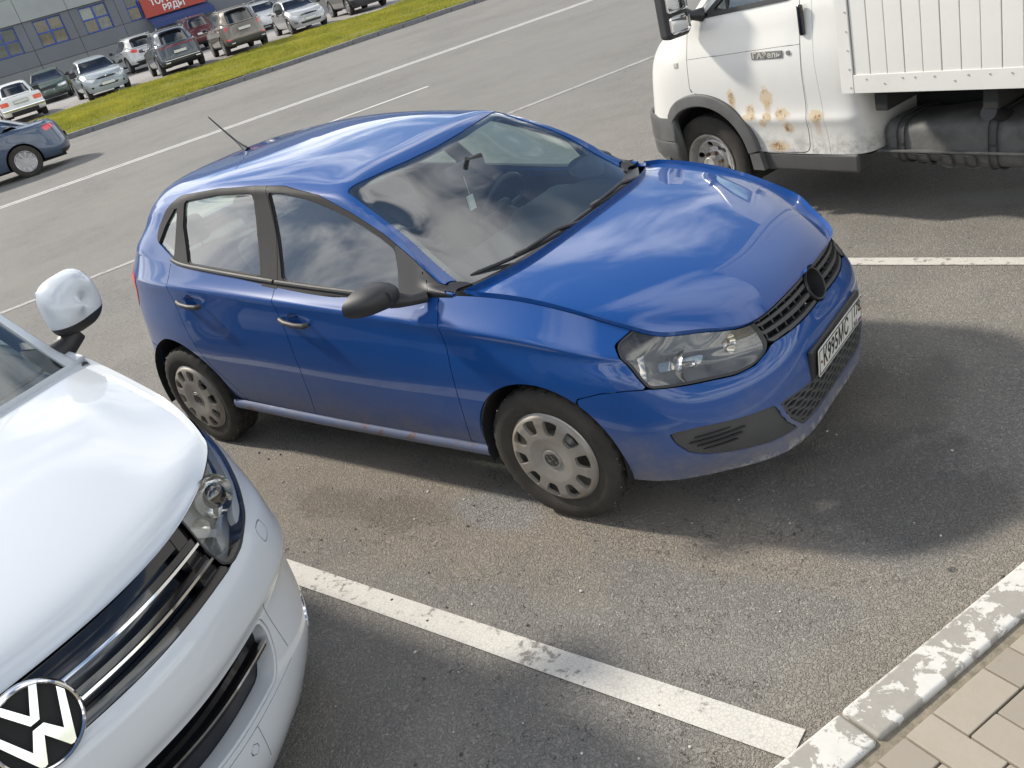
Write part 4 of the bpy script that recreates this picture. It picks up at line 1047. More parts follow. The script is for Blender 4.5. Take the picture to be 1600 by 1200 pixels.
# glass openings inside the black frame
GF = roundpoly([(-1.462, 1.370), (-1.340, 1.361), (-1.187, 1.333), (-1.025, 1.285), (-.867, 1.226), (-.743, 1.170), (-.655, 1.122), (-.632, 1.03), (-.62, .957), (-.894, .972), (-1.345, 1.017), (-1.40, 1.20)], [.01, 0, 0, 0, 0, 0, .006, 0, .006, 0, .01, 0])
GR_ = roundpoly([(-2.160, 1.360), (-1.843, 1.379), (-1.575, 1.374), (-1.540, 1.195), (-1.497, 1.035), (-1.831, 1.066), (-2.094, 1.091), (-2.165, 1.25)], [.01, 0, .01, 0, .01, 0, .01, 0])
GQ = roundpoly([(-2.222, 1.352), (-2.330, 1.258), (-2.384, 1.178), (-2.372, 1.160), (-2.252, 1.110), (-2.222, 1.118), (-2.228, 1.24)], .01)
BP = np.array([(-1.556, 1.42), (-1.488, 1.42), (-1.400, 1.20), (-1.362, .95), (-1.475, .95), (-1.515, 1.20)])
ff = np.minimum(np.minimum(field(md_, 'xz', GF), field(md_, 'xz', GR_)), field(md_, 'xz', GQ))
mfr = clip(md_, ff, +1)
TRI = np.array([(-.656, 1.14), (-.50, 1.09), (-.25, .96), (-.30, .90), (-.612, .90), (-.632, 1.03)])
ft = field(mfr, 'xz', TRI); fb = field(mfr, 'xz', BP)
gapd = np.abs(mfr.V[:, 0] - np.interp(mfr.V[:, 2], [.90, .94, 1.06, 1.10], [-.395, -.425, -.520, -.54])) - .003
for k in (0, 1):
    fr_ob = panel('window_frame', LR(clip(clip(mfr, ft, +1), np.where(ft > 0, fb, 1)[:0] if False else field(clip(mfr, ft, +1), 'xz', BP), +1), k), M_['frame_black'], polo, .012, .001)
    panel('pillar_cover', LR(clip(mfr, fb + .002), k), M_['frame_black'], fr_ob, .01, .002)
    tri = clip(mfr, np.maximum(ft + .001, -gapd)); panel('mirror_panel', LR(tri, k), M_['black_plastic'], fr_ob, .012, .003)
    for nm, pl in (('front_window', GF), ('rear_window', GR_), ('quarter_window', GQ)):
        panel(nm, LR(sub(md_, 'xz', pl, -.004), k), M_['glass_side'], polo, 0, -.010)
    for nm, pl in (('window_seal', GF), ('window_seal', GR_), ('window_seal', GQ)):
        s_ = sub(md_, 'xz', pl, 0); s_ = clip(s_, field(s_, 'xz', inset_poly(pl, .006)), +1); panel(nm, LR(s_, k), M_['black_plastic'], fr_ob, .004, -.006)
# --- belt moulding covers the joint of door skin and glass frame
for k in (0, 1):
    ys = -1 if k == 0 else 1
    cl = curve([(-.63, .786, .951), (-.80, .786, .962), (-1.10, .788, .985), (-1.385, .788, 1.010)], 20); bb = MB(); bb.tube([(x, ys * (y - .012), z + .003) for x, y, z in cl], .011, 8); bb.build('belt_moulding', M_['trim_grey'], polo)
    cl = curve([(-1.40, .788, 1.012), (-1.7, .782, 1.040), (-2.0, .772, 1.069), (-2.16, .762, 1.088), (-2.23, .752, 1.105)], 20); bb = MB(); bb.tube([(x, ys * (y - .012), z + .003) for x, y, z in cl], .011, 8); bb.build('belt_moulding', M_['trim_grey'], polo)
# --- cowl and wipers
cw = []
for row in range(5):
    t = row / 4; cw.append([((-.150 - .015 * (y / .3) ** 2 * .4 if abs(y) < .5 else -.19 - (abs(y) - .5) * .62) * (1 - t) + t * (-.275 - .0 * y - .16 * (y / .68) ** 4 * .6), y, .938 - .010 * math.sin(t * 3.14) + .016 * (abs(y) / .68) ** 2) for y in np.linspace(-.69, .69, 21)])
panel('cowl', grid_mesh(np.array(cw), True), M_['black_plastic'], polo, 0)
def wiper(a, b, c, arm0, heel):
    w = curve([a, b, c], 14); bb = MB(); bb.tube([tuple(q) for q in w], [.004] + [.0085] * 12 + [.004], 6)
    o = bb.build('wiper', M_['black_plastic'], polo)
    bb = MB(); bb.tube([arm0, (arm0[0] * .6 + heel[0] * .4, arm0[1] * .6 + heel[1] * .4, max(arm0[2], heel[2]) + .012), heel], [.013, .009, .007], 8); bb.build('arm', M_['black_plastic'], o)
    h = Vector(heel); bb = MB(); d = (Vector(c) - Vector(a)).normalized(); Mx = frame(h, (0, 0, 1), d); bb.bbox(-.011, .011, -.03, .03, -.008, .012, .006, M=Mx); bb.build('arm_head', M_['trim_grey'], o)
wiper((-.365, -.590, .972), (-.275, -.36, .962), (-.205, -.125, .965), (-.19, -.02, .955), (-.262, -.375, .972))
wiper((-.225, -.20, .960), (-.215, .10, .968), (-.185, .40, .972), (-.20, .50, .960), (-.212, .135, .978))
# --- door mirrors
def door_mirror(k):
    ys = -1 if k == 0 else 1
    bb = MB(); n = 36; rows = 12; c = Vector((-.600, -.930, 1.016)); V = []; F = []
    for j in range(rows + 1):
        ph = (j / rows) * math.pi / 2
        for i in range(n):
            w = 2 * math.pi * i / n; cx, cz = math.cos(w), math.sin(w)
            oy = math.copysign(abs(cx) ** .75, cx) * (.108 if cx < 0 else .088); oz = math.copysign(abs(cz) ** .72, cz) * (.062 if cz > 0 else .056)
            if cx < 0: oz *= 1 - .30 * abs(cx) ** 1.5
            sc = math.cos(ph) ** .62; dx = math.sin(ph) * .115; mo_ = j / rows; oy = oy * (1 - mo_) + mo_ * cx * .098; oz = oz * (1 - mo_) + mo_ * cz * .055
            V.append((c.x + dx - (.030 * (-(oy) * sc + .05) / .1) * (1 if oy * sc < 0 else .25), (c.y + oy * sc + .012 * math.sin(ph)) * -ys * -1 if False else ys * -(c.y + oy * sc + .012 * math.sin(ph)), c.z + oz * sc + .012 * math.sin(ph)))
    for j in range(rows):
        for i in range(n): F.append((j * n + i, j * n + (i + 1) % n, (j + 1) * n + (i + 1) % n, (j + 1) * n + i))
    back = len(V); rim_i = list(range(n))
    bb.add(V, F)
    ring2 = [(V[i][0] + .012, ys * (abs(c.y) + (abs(V[i][1]) - abs(c.y)) * .88), c.z + (V[i][2] - c.z) * .88) for i in range(n)]
    bb.add([V[i] for i in range(n)] + ring2, [(i, (i + 1) % n, n + (i + 1) % n, n + i) for i in range(n)])
    o = bb.build('door_mirror', M_['black_plastic'], polo, fix=True)
    bb = MB(); bb.add(ring2, [tuple(range(n))]); bb.build('mirror_glass', M_['chrome'], o)
    bb = MB(); bb.tube([(-.560, ys * .86, .990), (-.530, ys * .845, .980), (-.49, ys * .82, .970), (-.450, ys * .772, .966)], [.036, .030, .022, .026], 12); bb.build('mirror_arm', M_['black_plastic'], o)
    cl = [(q[0] + .002, q[1], c.z - .022 + .006 * math.sin(i * .6)) for i, q in enumerate([V[0]])]
    return o
door_mirror(0)
lm = door_mirror(1)                                             # the far mirror is folded back against the door
Mf = Matrix.Translation((-.47, .80, 0)) @ Matrix.Rotation(rad(84), 4, 'Z') @ Matrix.Translation((.47, -.80, 0)); lm.matrix_basis = Mf @ Matrix.Translation((0, -.035, -.035))
# --- aerial
bb = MB(); bb.tube([(-2.315, 0, 1.436), (-2.345, 0, 1.462), (-2.375, 0, 1.488)], [.022, .012, .0065], 10); bb.tube([(-2.372, 0, 1.485), (-2.46, 0, 1.565), (-2.545, 0, 1.645)], [.0058, .005, .004], 8); bb.build('aerial', M_['black_plastic'], polo)
# --- underside, wheel wells, cabin tub
def arch_liner(cx, cz, r, ys, name='wheel_well'):
    bb = MB(); n = 22; V = []; F = []
    for i in range(n + 1):
        w = math.pi * (-.08 + 1.16 * i / n)
        for y in (.812, .50): V.append((cx + r * math.cos(w), ys * y, cz + r * math.sin(w)))
    for i in range(n): F.append((2 * i, 2 * i + 1, 2 * i + 3, 2 * i + 2))
    bb.add(V, F); w_ = [(cx + r * math.cos(math.pi * (-.08 + 1.16 * i / n)), ys * .50, cz + r * math.sin(math.pi * (-.08 + 1.16 * i / n))) for i in range(n + 1)]
    bb.add(w_, [tuple(range(n + 1))]); return bb.build(name, M_['dark'], polo)
for ys in (-1, 1): arch_liner(-.010, .305, .338, ys); arch_liner(-2.465, .322, .356, ys)
bb = MB(); bb.box(-2.85, .45, -.60, .60, .235, .255); bb.build('floor_pan', M_['dark'], polo)
bb = MB()
for x in (-.36, .36): pass
bb.box(-.40, .52, -.50, .50, .30, .60); bb.build('engine_bay', M_['dark'], polo)
liner = offset(clip(clip(B, B.V[:, 0] + .42), .26 - clip(B, B.V[:, 0] + .42).V[:, 2]), -.045)
liner = cutout(liner, 'xz', circ((-2.465, .322), .37), 0)
for k in (0, 1):
    q = LR(liner, k); bb = MB(); bb.add(q.V, q.F); bb.build('inner_door_trim', M_['interior'], polo)
hl_ = offset(clip(T, T.V[:, 0] + 1.05), -.03); hl_ = cutout(hl_, 'xz', DLO, -.0); hl_ = clip(hl_, np.where(hl_.V[:, 0] < -2.5, field(hl_, 'yz', RW), 9.0), +1)
M_['headliner'] = plain('headliner', (0.34, 0.34, 0.32), 0.9)
q = merge(hl_, mirror(hl_)); bb = MB(); bb.add(q.V, q.F); bb.build('headliner', M_['headliner'], polo)
# dashboard, wheel, seats
ds = []
for x, zt in ((-.30, .90), (-.42, .935), (-.62, .930), (-.74, .88), (-.78, .74), (-.72, .55)):
    ds.append([(x + .05 * (abs(y) / .68) ** 2 * -1, y, zt - .03 * (abs(y) / .68) ** 3 + (.035 if .15 < y < .55 and -.75 < x < -.5 else 0)) for y in np.linspace(-.69, .69, 25)])
panel('dashboard', grid_mesh(surf(np.array(ds), 50, 30), True), M_['interior'], polo, 0)
bb = MB(); Ms = frame((-.93, .355, .90), (-1, 0, .45)); n = 40
pts = [Ms @ Vector((.178 * math.cos(2 * math.pi * i / n), .178 * math.sin(2 * math.pi * i / n), 0)) for i in range(n + 1)]; bb.tube(pts, .015, 8, False)
for w in (0, math.pi, -math.pi / 2): bb.tube([Ms @ Vector((0, 0, -.015)), Ms @ Vector((.17 * math.cos(w), .17 * math.sin(w), 0))], .014, 6)
bmx = bmesh.new(); bmesh.ops.create_uvsphere(bmx, u_segments=16, v_segments=10, radius=.062); bb.bm(bmx, Ms @ Matrix.Diagonal((1.1, .9, .5, 1))); bb.tube([Ms @ Vector((0, 0, 0)), (-.68, .355, .80)], .03, 10); bb.build('steering_wheel', M_['black_plastic'], polo)
def seat(x, y, z, w=.50, rear=False, name='seat'):
    bb = MB()
    bb.bbox(x - .24, x + .27, y - w / 2, y + w / 2, z - .10, z + .06, .05, seg=3)
    Mb = Matrix.Translation((x - .22, y, z + .02)) @ Matrix.Rotation(rad(-20), 4, 'Y'); bb.bbox(-.07, .06, -w / 2 * .96, w / 2 * .96, 0, .60 if not rear else .48, .05, M=Mb, seg=3)
    s_ = bb.build(name, M_['seat'], polo)
    for hy in ((0,) if w < .7 else (-.38, .38)):
        bb = MB(); bb.bbox(-.045, .045, hy - .13, hy + .13, (.62 if not rear else .50), (.80 if not rear else .66), .04, M=Mb, seg=3)
        for q in (-.05, .05): bb.tube([Mb @ Vector((0, hy + q, .55 if not rear else .45)), Mb @ Vector((0, hy + q, .66 if not rear else .54))], .007, 6)
        bb.build('headrest', M_['seat'], s_)
seat(-1.42, .35, .55); seat(-1.42, -.35, .55); seat(-2.20, 0, .55, 1.22, True, 'rear_seat')
bb = MB(); bb.bbox(-2.92, -2.42, -.55, .55, .985, 1.0, .006); bb.build('parcel_shelf', M_['interior'], polo)
bb = MB(); Mm = frame((-.80, .02, 1.225), (-1, .22, -.1)); bb.bbox(-.115, .115, -.034, .034, -.018, .012, .012, M=Mm, seg=3); bb.tube([(-.78, .015, 1.24), (-.755, .01, 1.27)], .012, 8); bb.build('rear_view_mirror', M_['black_plastic'], polo)
bb = MB(); bb.tube([(-.80, .0, 1.19), (-.80, .004, 1.10)], .0015, 5); bb.bbox(-.806, -.794, -.018, .022, 1.03, 1.10, .003); bb.build('hanging_freshener', M_['white_plastic'], polo)
# --- number plate
def plate_group(parent, M, main, region, w=.52, h=.112, bent=0.0, name='number_plate', small=True):
    bb = MB(); nx = 14; V = []; F = []
    po = roundpoly([(-w / 2, -h / 2), (w / 2, -h / 2), (w / 2, h / 2), (-w / 2, h / 2)], .012, 3)
    bb.prism([tuple(q) for q in po], 0, .003, M); pl = bb.build(name, M_['white_plastic'], parent, angle=30)
    bb = MB(); t = .0045
    for x0, x1, y0, y1 in ((-w / 2 + .006, w / 2 - .006, h / 2 - .0105, h / 2 - .006), (-w / 2 + .006, w / 2 - .006, -h / 2 + .006, -h / 2 + .0105), (-w / 2 + .006, -w / 2 + .0105, -h / 2 + .0105, h / 2 - .0105), (w / 2 - .0105, w / 2 - .006, -h / 2 + .0105, h / 2 - .0105), (w * .255, w * .255 + t, -h / 2 + .0105, h / 2 - .0105)):
        bb.box(x0, x1, y0, y1, .0032, .0038, M=M)
    bb.build('border', M_['ink'], pl)
    text_mesh(main, h * .86, .0004, 'characters', M_['ink'], pl, M @ Matrix.Translation((-w * .123, -.001, .0036)), sx=.80, bold=.0015, spacing=1.06)
    text_mesh(region, h * .62, .0004, 'region_code', M_['ink'], pl, M @ Matrix.Translation((w * .375, h * .14, .0036)), sx=.85, bold=.001)
    if small:
        text_mesh('RUS', h * .22, .0004, 'country_code', M_['ink'], pl, M @ Matrix.Translation((w * .335, -h * .31, .0036)))
        for i, c in enumerate(((.8, .8, .8), (.02, .06, .4), (.5, .02, .02))):
            bb = MB(); bb.box(w * .405, w * .47, -h * .25 - (i + 1) * h * .055, -h * .25 - i * h * .055, .0033, .0037, M=M); bb.build('flag_stripe', plain('flag_%d' % i, c, .5), pl)
    return pl
Mp = frame((.842, .040, .440), (1, .02, -.06), (0.02, .035, 1)); plate_group(polo, Mp, 'К995МС', '178')
bb = MB(); bb.bbox(-.265, .265, -.060, .064, -.022, -.003, .006, M=frame((.842, .010, .452), (1, .0, -.08))); bb.build('plate_holder', M_['black_plastic'], polo)
bb = MB()
for q in (-.235, .235): bb.tube([Mp @ Vector((q, .0, .003)), Mp @ Vector((q, .0, .007))], .006, 8)
bb.build('plate_screw', plain('rusty_screw', (.22, .09, .03), .7), polo)
# --- wheels
for x, y, s_, st in ((0, -.735, -1, rad(.5)), (0, .735, 1, rad(.5)), (-2.47, -.725, -1, 0), (-2.47, .725, 1, 0)):
    make_wheel('wheel', polo, (x, y, .3005), s_, st)

# ================================================================== white box truck
truck = empty('box_truck', (-.667, 3.452, 0), rad(163.1), 'rusty white light truck with ribbed box body parked beyond the blue car', 'truck')
def truck_mat():
    g = NG('truck_white'); c = g.co(); x, y, z = g.sep(c); n = g.noise(c, 15.0, 6, 0.78); nl = g.noise(c, 3.0, 4, 0.6)
    col = g.mix(nl, (0.60, 0.595, 0.565), (0.69, 0.68, 0.645))
    grime = g.math('MULTIPLY', g.rng(z, 0.66, 0.44, 0, 1, True), g.rng(n, 0.42, 0.62, 0.0, 0.75)); col = g.mix(grime, col, (0.22, 0.21, 0.19))
    wn = g.math('MULTIPLY', g.math('SUBTRACT', n, 0.5), 0.075)
    left = g.rng(y, 0.5, 0.6, 0, 1)
    tot = None; core = None; drip = None
    for cx, cz, rx, rz in ((-.347, .810, .030, .050), (-.626, .808, .044, .062), (-.487, .715, .034, .050), (-.470, .685, .060, .022), (-.614, .685, .040, .026), (-.724, .700, .052, .036), (-.979, .688, .050, .034), (-.763, .615, .036, .038), (-.662, .494, .075, .036), (-.575, .650, .024, .026)):
        dx = g.math('DIVIDE', g.math('SUBTRACT', x, cx), rx); dz = g.math('DIVIDE', g.math('SUBTRACT', z, cz), rz)
        d = g.math('ADD', g.math('SQRT', g.math('ADD', g.math('MULTIPLY', dx, dx), g.math('MULTIPLY', dz, dz))), g.math('MULTIPLY', wn, 34.0))
        tot = d if tot is None else g.math('MINIMUM', tot, d)
    for cx, cz, ln in ((-.347, .80, .19), (-.626, .79, .16), (-.979, .68, .15)):
        dx = g.rng(g.math('ABSOLUTE', g.math('SUBTRACT', x, cx)), 0.012, 0.030, 1, 0); dz = g.math('MULTIPLY', g.rng(z, cz - ln, cz - ln + .10), g.rng(z, cz - .01, cz + .01, 1, 0)); q = g.math('MULTIPLY', dx, dz); drip = q if drip is None else g.math('MAXIMUM', drip, q)
    edge = g.math('MULTIPLY', g.rng(tot, 1.05, 0.80, 0, 1), g.rng(n, 0.50, 0.58, 0, 1)); inside = g.rng(tot, 1.25, 0.75, 0, 0.85)
    col = g.mix(g.math('MULTIPLY', g.math('MULTIPLY', drip, 0.42), left), col, (0.46, 0.26, 0.08))
    col = g.mix(g.math('MULTIPLY', g.math('MULTIPLY', inside, 0.75), left), col, (0.50, 0.36, 0.17))
    col = g.mix(g.math('MULTIPLY', g.math('MULTIPLY', edge, 0.85), left), col, (0.20, 0.085, 0.024))
    rst = g.math('MULTIPLY', g.math('MAXIMUM', inside, edge), left)
    return g.done(g.bsdf(col, g.rng(rst, 0, 1, 0.32, 0.9), 0, g.math('MULTIPLY', g.math('SUBTRACT', 1, rst), 0.6), 0.08, g.bump(g.math('MULTIPLY', rst, n), 0.5, 0.004)))
M_['truck'] = truck_mat()
M_['box_white'] = plain('box_sheet_white', (0.62, 0.61, 0.575), 0.45, var=0.05, scale=2.5)
M_['flare'] = plain('arch_plastic', (0.085, 0.085, 0.083), 0.55, var=0.2, bump=0.15)
CAB_Z = [(.44, .02, -.010), (.50, .01, -.004), (.66, -.05, 0), (.85, -.01, .006), (1.05, 0, 0)]
def cabrow(z, fx, ys):
    return None
CAB = [
 ring((.58,0,.45),(.56,.5,.45),(.50,.80,.45),(.38,.905,.45),(.20,.938,.45),(0,.945,.45),(-.45,.948,.45),(-.92,.948,.45),(-1.10,.943,.45),(-1.215,.925,.45),(-1.27,.88,.45),(-1.28,.4,.45),(-1.28,0,.45)),
 ring((.62,0,.63),(.60,.5,.63),(.54,.80,.63),(.40,.918,.63),(.20,.950,.63),(0,.957,.63),(-.45,.960,.63),(-.92,.960,.63),(-1.10,.955,.63),(-1.225,.935,.63),(-1.28,.88,.63),(-1.29,.4,.63),(-1.29,0,.63)),
 ring((.62,0,.668),(.60,.5,.668),(.54,.80,.668),(.40,.918,.668),(.20,.952,.668),(0,.964,.668),(-.45,.970,.668),(-.92,.970,.668),(-1.10,.965,.668),(-1.225,.943,.668),(-1.28,.88,.668),(-1.29,.4,.668),(-1.29,0,.668)),
 ring((.61,0,.70),(.59,.5,.70),(.53,.80,.70),(.40,.915,.70),(.20,.952,.70),(0,.962,.70),(-.45,.964,.70),(-.92,.964,.70),(-1.10,.959,.70),(-1.225,.938,.70),(-1.28,.88,.70),(-1.29,.4,.70),(-1.29,0,.70)),
 ring((.58,0,.90),(.56,.5,.90),(.50,.79,.90),(.385,.905,.90),(.20,.953,.90),(0,.966,.90),(-.45,.970,.90),(-.92,.970,.90),(-1.10,.963,.90),(-1.225,.940,.90),(-1.28,.88,.90),(-1.29,.4,.90),(-1.29,0,.90)),
 ring((.54,0,1.06),(.52,.5,1.06),(.455,.78,1.06),(.35,.89,1.06),(.18,.944,1.06),(0,.962,1.06),(-.45,.966,1.06),(-.92,.966,1.07),(-1.10,.960,1.07),(-1.225,.938,1.07),(-1.28,.88,1.07),(-1.29,.4,1.07),(-1.29,0,1.07)),
 ring((.40,0,1.18),(.39,.5,1.18),(.34,.76,1.18),(.27,.865,1.18),(.12,.922,1.18),(-.02,.946,1.18),(-.45,.952,1.18),(-.92,.953,1.18),(-1.10,.948,1.18),(-1.225,.928,1.18),(-1.28,.87,1.18),(-1.29,.4,1.18),(-1.29,0,1.18)),
 ring((.12,0,1.30),(.11,.5,1.30),(.08,.72,1.30),(.04,.83,1.30),(-.02,.90,1.30),(-.08,.928,1.30),(-.45,.936,1.31),(-.92,.938,1.32),(-1.10,.935,1.32),(-1.225,.915,1.32),(-1.28,.86,1.32),(-1.29,.4,1.32),(-1.29,0,1.32)),
 ring((-.28,0,1.68),(-.29,.5,1.68),(-.32,.68,1.68),(-.36,.77,1.68),(-.40,.82,1.68),(-.46,.850,1.68),(-.62,.862,1.68),(-.92,.865,1.68),(-1.10,.865,1.68),(-1.215,.85,1.68),(-1.27,.80,1.68),(-1.28,.4,1.68),(-1.28,0,1.68)),
 ring((-.62,0,2.02),(-.62,.46,2.02),(-.64,.61,2.02),(-.67,.68,2.02),(-.70,.73,2.02),(-.74,.755,2.02),(-.82,.765,2.02),(-.94,.77,2.02),(-1.08,.77,2.02),(-1.19,.755,2.02),(-1.24,.71,2.02),(-1.26,.4,2.02),(-1.26,0,2.02)),
 ring((-.78,0,2.10),(-.78,.35,2.10),(-.79,.46,2.10),(-.81,.52,2.10),(-.83,.56,2.10),(-.85,.58,2.10),(-.90,.59,2.10),(-.98,.60,2.10),(-1.05,.60,2.10),(-1.12,.58,2.10),(-1.15,.54,2.10),(-1.16,.3,2.10),(-1.16,0,2.10)),
]
Cb = grid_mesh(surf(np.array(CAB), 130, 90, True, True), False)      # left half: +y faces the camera
if Cb.N[len(Cb.N) // 2][1] < 0: Cb = grid_mesh(surf(np.array(CAB), 130, 90, True, True), True)
T_ARCH = circ((-.06, .372), .395)
TDOOR = roundpoly([(-.047, 1.29), (-.017, 1.067), (-.003, .86), (-.20, .80), (-.40, .58), (-.492, .452), (-.900, .458), (-.914, .80), (-.920, 1.113), (-.930, 1.32), (-.93, 1.66), (-.62, 1.66), (-.47, 1.58), (-.10, 1.31)], [.0, 0, 0, 0, 0, .01, .05, 0, 0, 0, .06, .05, .03, .01])
TWIN = roundpoly([(-.165, 1.305), (-.88, 1.350), (-.875, 1.62), (-.66, 1.62), (-.52, 1.55)], .025)
TSIDE = np.array([(-.922, .44), (-.922, 2.2), (-1.045, 2.2), (-1.012, 1.34), (-1.008, 1.04), (-1.025, .75), (-1.045, .44)])
tb = cutout(Cb, 'xz', T_ARCH, 0)
td = sub(tb, 'xz', TDOOR, .003); td = clip(td, -td.V[:, 1] + .3)
rest = Cb.copy(); fr0 = np.where(rest.V[:, 1] > .3, field(rest, 'xz', TDOOR), 9) ; rest = clip(rest, fr0 - .003, +1); rest = cutout(rest, 'xz', T_ARCH, 0)
WSC = np.array([(0, 1.35), (.55, 1.35), (.60, 1.40), (.53, 1.95), (0, 1.97), (-.53, 1.95), (-.60, 1.40), (-.55, 1.35)])
fwn = np.where(rest.V[:, 0] > -.70, field(rest, 'yz', WSC), 9); wsm = clip(rest, fwn + .002); rest = clip(rest, fwn, +1)
fender_t = clip(rest, -.012 - rest.V[:, 0]); rear_t = clip(rest, rest.V[:, 0] + .012)
pil = clip(rear_t, np.where(rear_t.V[:, 1] > .3, field(rear_t, 'xz', TSIDE) + .0022, 9)); rear_c = clip(rear_t, np.where(rear_t.V[:, 1] > .3, field(rear_t, 'xz', TSIDE), 9), +1)
for k in (0, 1):
    for nm, m in (('front_wing', fender_t), ('cab_corner', rear_c), ('door_pillar', pil)): 
        for q in panels(nm, LR(m, k), M_['truck'], truck, .015, 0, 8): pass
    fw = field(td, 'xz', TWIN); dm = clip(td, fw, +1); fu = np.abs(dm.V[:, 2] - np.interp(dm.V[:, 0], [-.92, -.02], [1.108, 1.068])) - .0022
    dl = clip(dm, np.maximum(-fu, dm.V[:, 2] - np.interp(dm.V[:, 0], [-.92, -.02], [1.108, 1.068]))); du = clip(dm, np.maximum(-fu, -(dm.V[:, 2] - np.interp(dm.V[:, 0], [-.92, -.02], [1.108, 1.068]))))
    door = panel('cab_door', LR(dl, k), M_['truck'], truck, .014); panel('upper_skin', LR(du, k), M_['truck'], door, .014)
    wf = clip(td, field(td, 'xz', TWIN)); wfr = clip(wf, field(wf, 'xz', inset_poly(TWIN, .028)), +1); panel('window_frame', LR(wfr, k), M_['black_plastic'], door, .02, .006)
    panel('window', LR(clip(wf, field(wf, 'xz', TWIN)), k), M_['glass_side'], door, 0, -.006)
    ys = 1 if k == 0 else -1
    b = MB(); b.box(-.398, -.378, ys * .885, ys * .925, 1.31, 1.58); b.build('vent_divider', M_['black_plastic'], door)
    b = MB(); b.bbox(-.966, -.930, ys * .950, ys * .978, 1.155, 1.325, .012, seg=3); b.build('door_handle', M_['gloss_black'], door)
    b = MB(); b.tube([(-.838, ys * .962, 1.066), (-.838, ys * .974, 1.066)], .014, 14); b.build('lock', M_['steel'], door)
    b = MB(); b.bbox(.070, .112, ys * .940, ys * .966, 1.016, 1.056, .008); b.build('side_repeater', plain('repeater_lens', (.5, .48, .42), .25), truck)
    # arch flare
    V = []; F = []; ang = np.linspace(rad(-8), rad(168), 40); sec = ((.392, .930), (.392, .985), (.400, .992), (.460, .988), (.472, .980), (.474, .945))
    for w in ang[::-1]:
        a2 = w
        for r, yv in sec:
            px, pz = -.06 + r * math.cos(a2), .372 + r * math.sin(a2); V.append((px, ys * yv - ys * max(0, px - .12) * .28, pz))
    m6 = len(sec)
    for r, yv in sec: V.append((-.06 - r - .075, ys * yv, .335)) if False else None
    for i in range(len(ang) - 1):
        for j in range(m6 - 1): F.append((i * m6 + j, i * m6 + j + 1, (i + 1) * m6 + j + 1, (i + 1) * m6 + j))
    F.append(tuple(range(m6))); F.append(tuple((len(ang) - 1) * m6 + j for j in range(m6)))
    b = MB(); b.add(V, F); b.prism([(-.452, .455), (-.532, .455), (-.560, .345), (-.470, .345)], .930, .985, Matrix(((1, 0, 0, 0), (0, 0, ys, 0), (0, 1, 0, 0), (0, 0, 0, 1)))); 
    b.build('arch_flare', M_['flare'], truck, fix=True)
    b = MB(); n = 20; V = []; F = []
    for i in range(n + 1):
        w = math.pi * (-.1 + 1.2 * i / n)
        for y in (.93, .45): V.append((-.06 + .393 * math.cos(w), ys * y, .372 + .393 * math.sin(w)))
    for i in range(n): F.append((2 * i, 2 * i + 1, 2 * i + 3, 2 * i + 2))
    V2 = [(-.06 + .393 * math.cos(math.pi * (-.1 + 1.2 * i / n)), ys * .45, .372 + .393 * math.sin(math.pi * (-.1 + 1.2 * i / n))) for i in range(n + 1)]
    b.add(V, F); b.add(V2, [tuple(range(n + 1))]); b.build('wheel_well', M_['dark'], truck)
    b = MB(); b.bbox(-1.225, -.52, ys * .86, ys * .945, .335, .452, .02, seg=3); b.build('step_board', M_['grey_plastic'], truck)
    # big door mirror
    b = MB(); Mm = Matrix.Translation((-.10, ys * 1.085, 1.455)) @ Matrix.Rotation(ys * rad(-8), 4, 'Z'); b.bbox(-.035, .075, -.095, .095, -.215, .215, .035, M=Mm, seg=4); mo = b.build('door_mirror', M_['black_plastic'], truck)
    b = MB(); b.bbox(-.040, -.034, -.078, .078, -.055, .195, .012, M=Mm); b.build('mirror_glass', M_['chrome'], mo)
    b = MB(); b.bbox(-.040, -.034, -.075, .075, -.185, -.075, .02, M=Mm); b.build('wide_glass', M_['chrome'], mo)
    b = MB(); b.tube([(-.10, ys * 1.06, 1.40), (-.14, ys * .98, 1.345), (-.18, ys * .92, 1.33)], [.035, .03, .045], 10); b.build('mirror_arm', M_['black_plastic'], mo)
    panel('windscreen', LR(wsm, k), M_['glass_front'], truck, 0, -.005)
# badge
b = MB(); b.bbox(-.795, -.565, .968, .975, 1.040, 1.084, .003); bd = b.build('name_badge', plain('badge_grey', (.16, .155, .145), .5), truck)
text_mesh('ГАЗель', .046, .0012, 'letters', plain('badge_letter', (.48, .46, .42), .4), bd, frame((-.68, .976, 1.061), (0, 1, 0)), sx=1.28, bold=.001)
# bumper
BPR = [(.20, .945), (.33, .930), (.47, .885), (.60, .78), (.67, .60), (.69, .3), (.695, 0)]
pl_ = curve(BPR, 26); V = []; F = []; prof = ((.680, -.02), (.690, .0), (.66, .018), (.515, .022), (.505, .012), (.495, .018), (.40, .010), (.335, -.03), (.33, -.07))
for x, y in pl_:
    for z, o_ in prof:
        t = max(0, (x - .2) / .5); V.append((x + o_ * t - (1 - t) * 0 + (-.06 * (1 - t) + .03 * (1 - t)) * 0, y + o_ * (1 - t), z + (.05 * max(0, (x - .3) / .4) if z < .4 else 0)))
n9 = len(prof)
for i in range(len(pl_) - 1):
    for j in range(n9 - 1): F.append((i * n9 + j, i * n9 + j + 1, (i + 1) * n9 + j + 1, (i + 1) * n9 + j))
b = MB(); b.add(V, F + [tuple(range(n9))]); b.add([(x, -y, z) for x, y, z in V], [f[::-1] for f in F] + [tuple(range(n9))[::-1]]); 
bw = b.build('bumper', M_['flare'], truck, fix=False)
bmx = bmesh.new(); bmx.from_mesh(bw.data); bmesh.ops.remove_doubles(bmx, verts=bmx.verts, dist=.002); bmesh.ops.recalc_face_normals(bmx, faces=bmx.faces); bmx.to_mesh(bw.data); bmx.free()
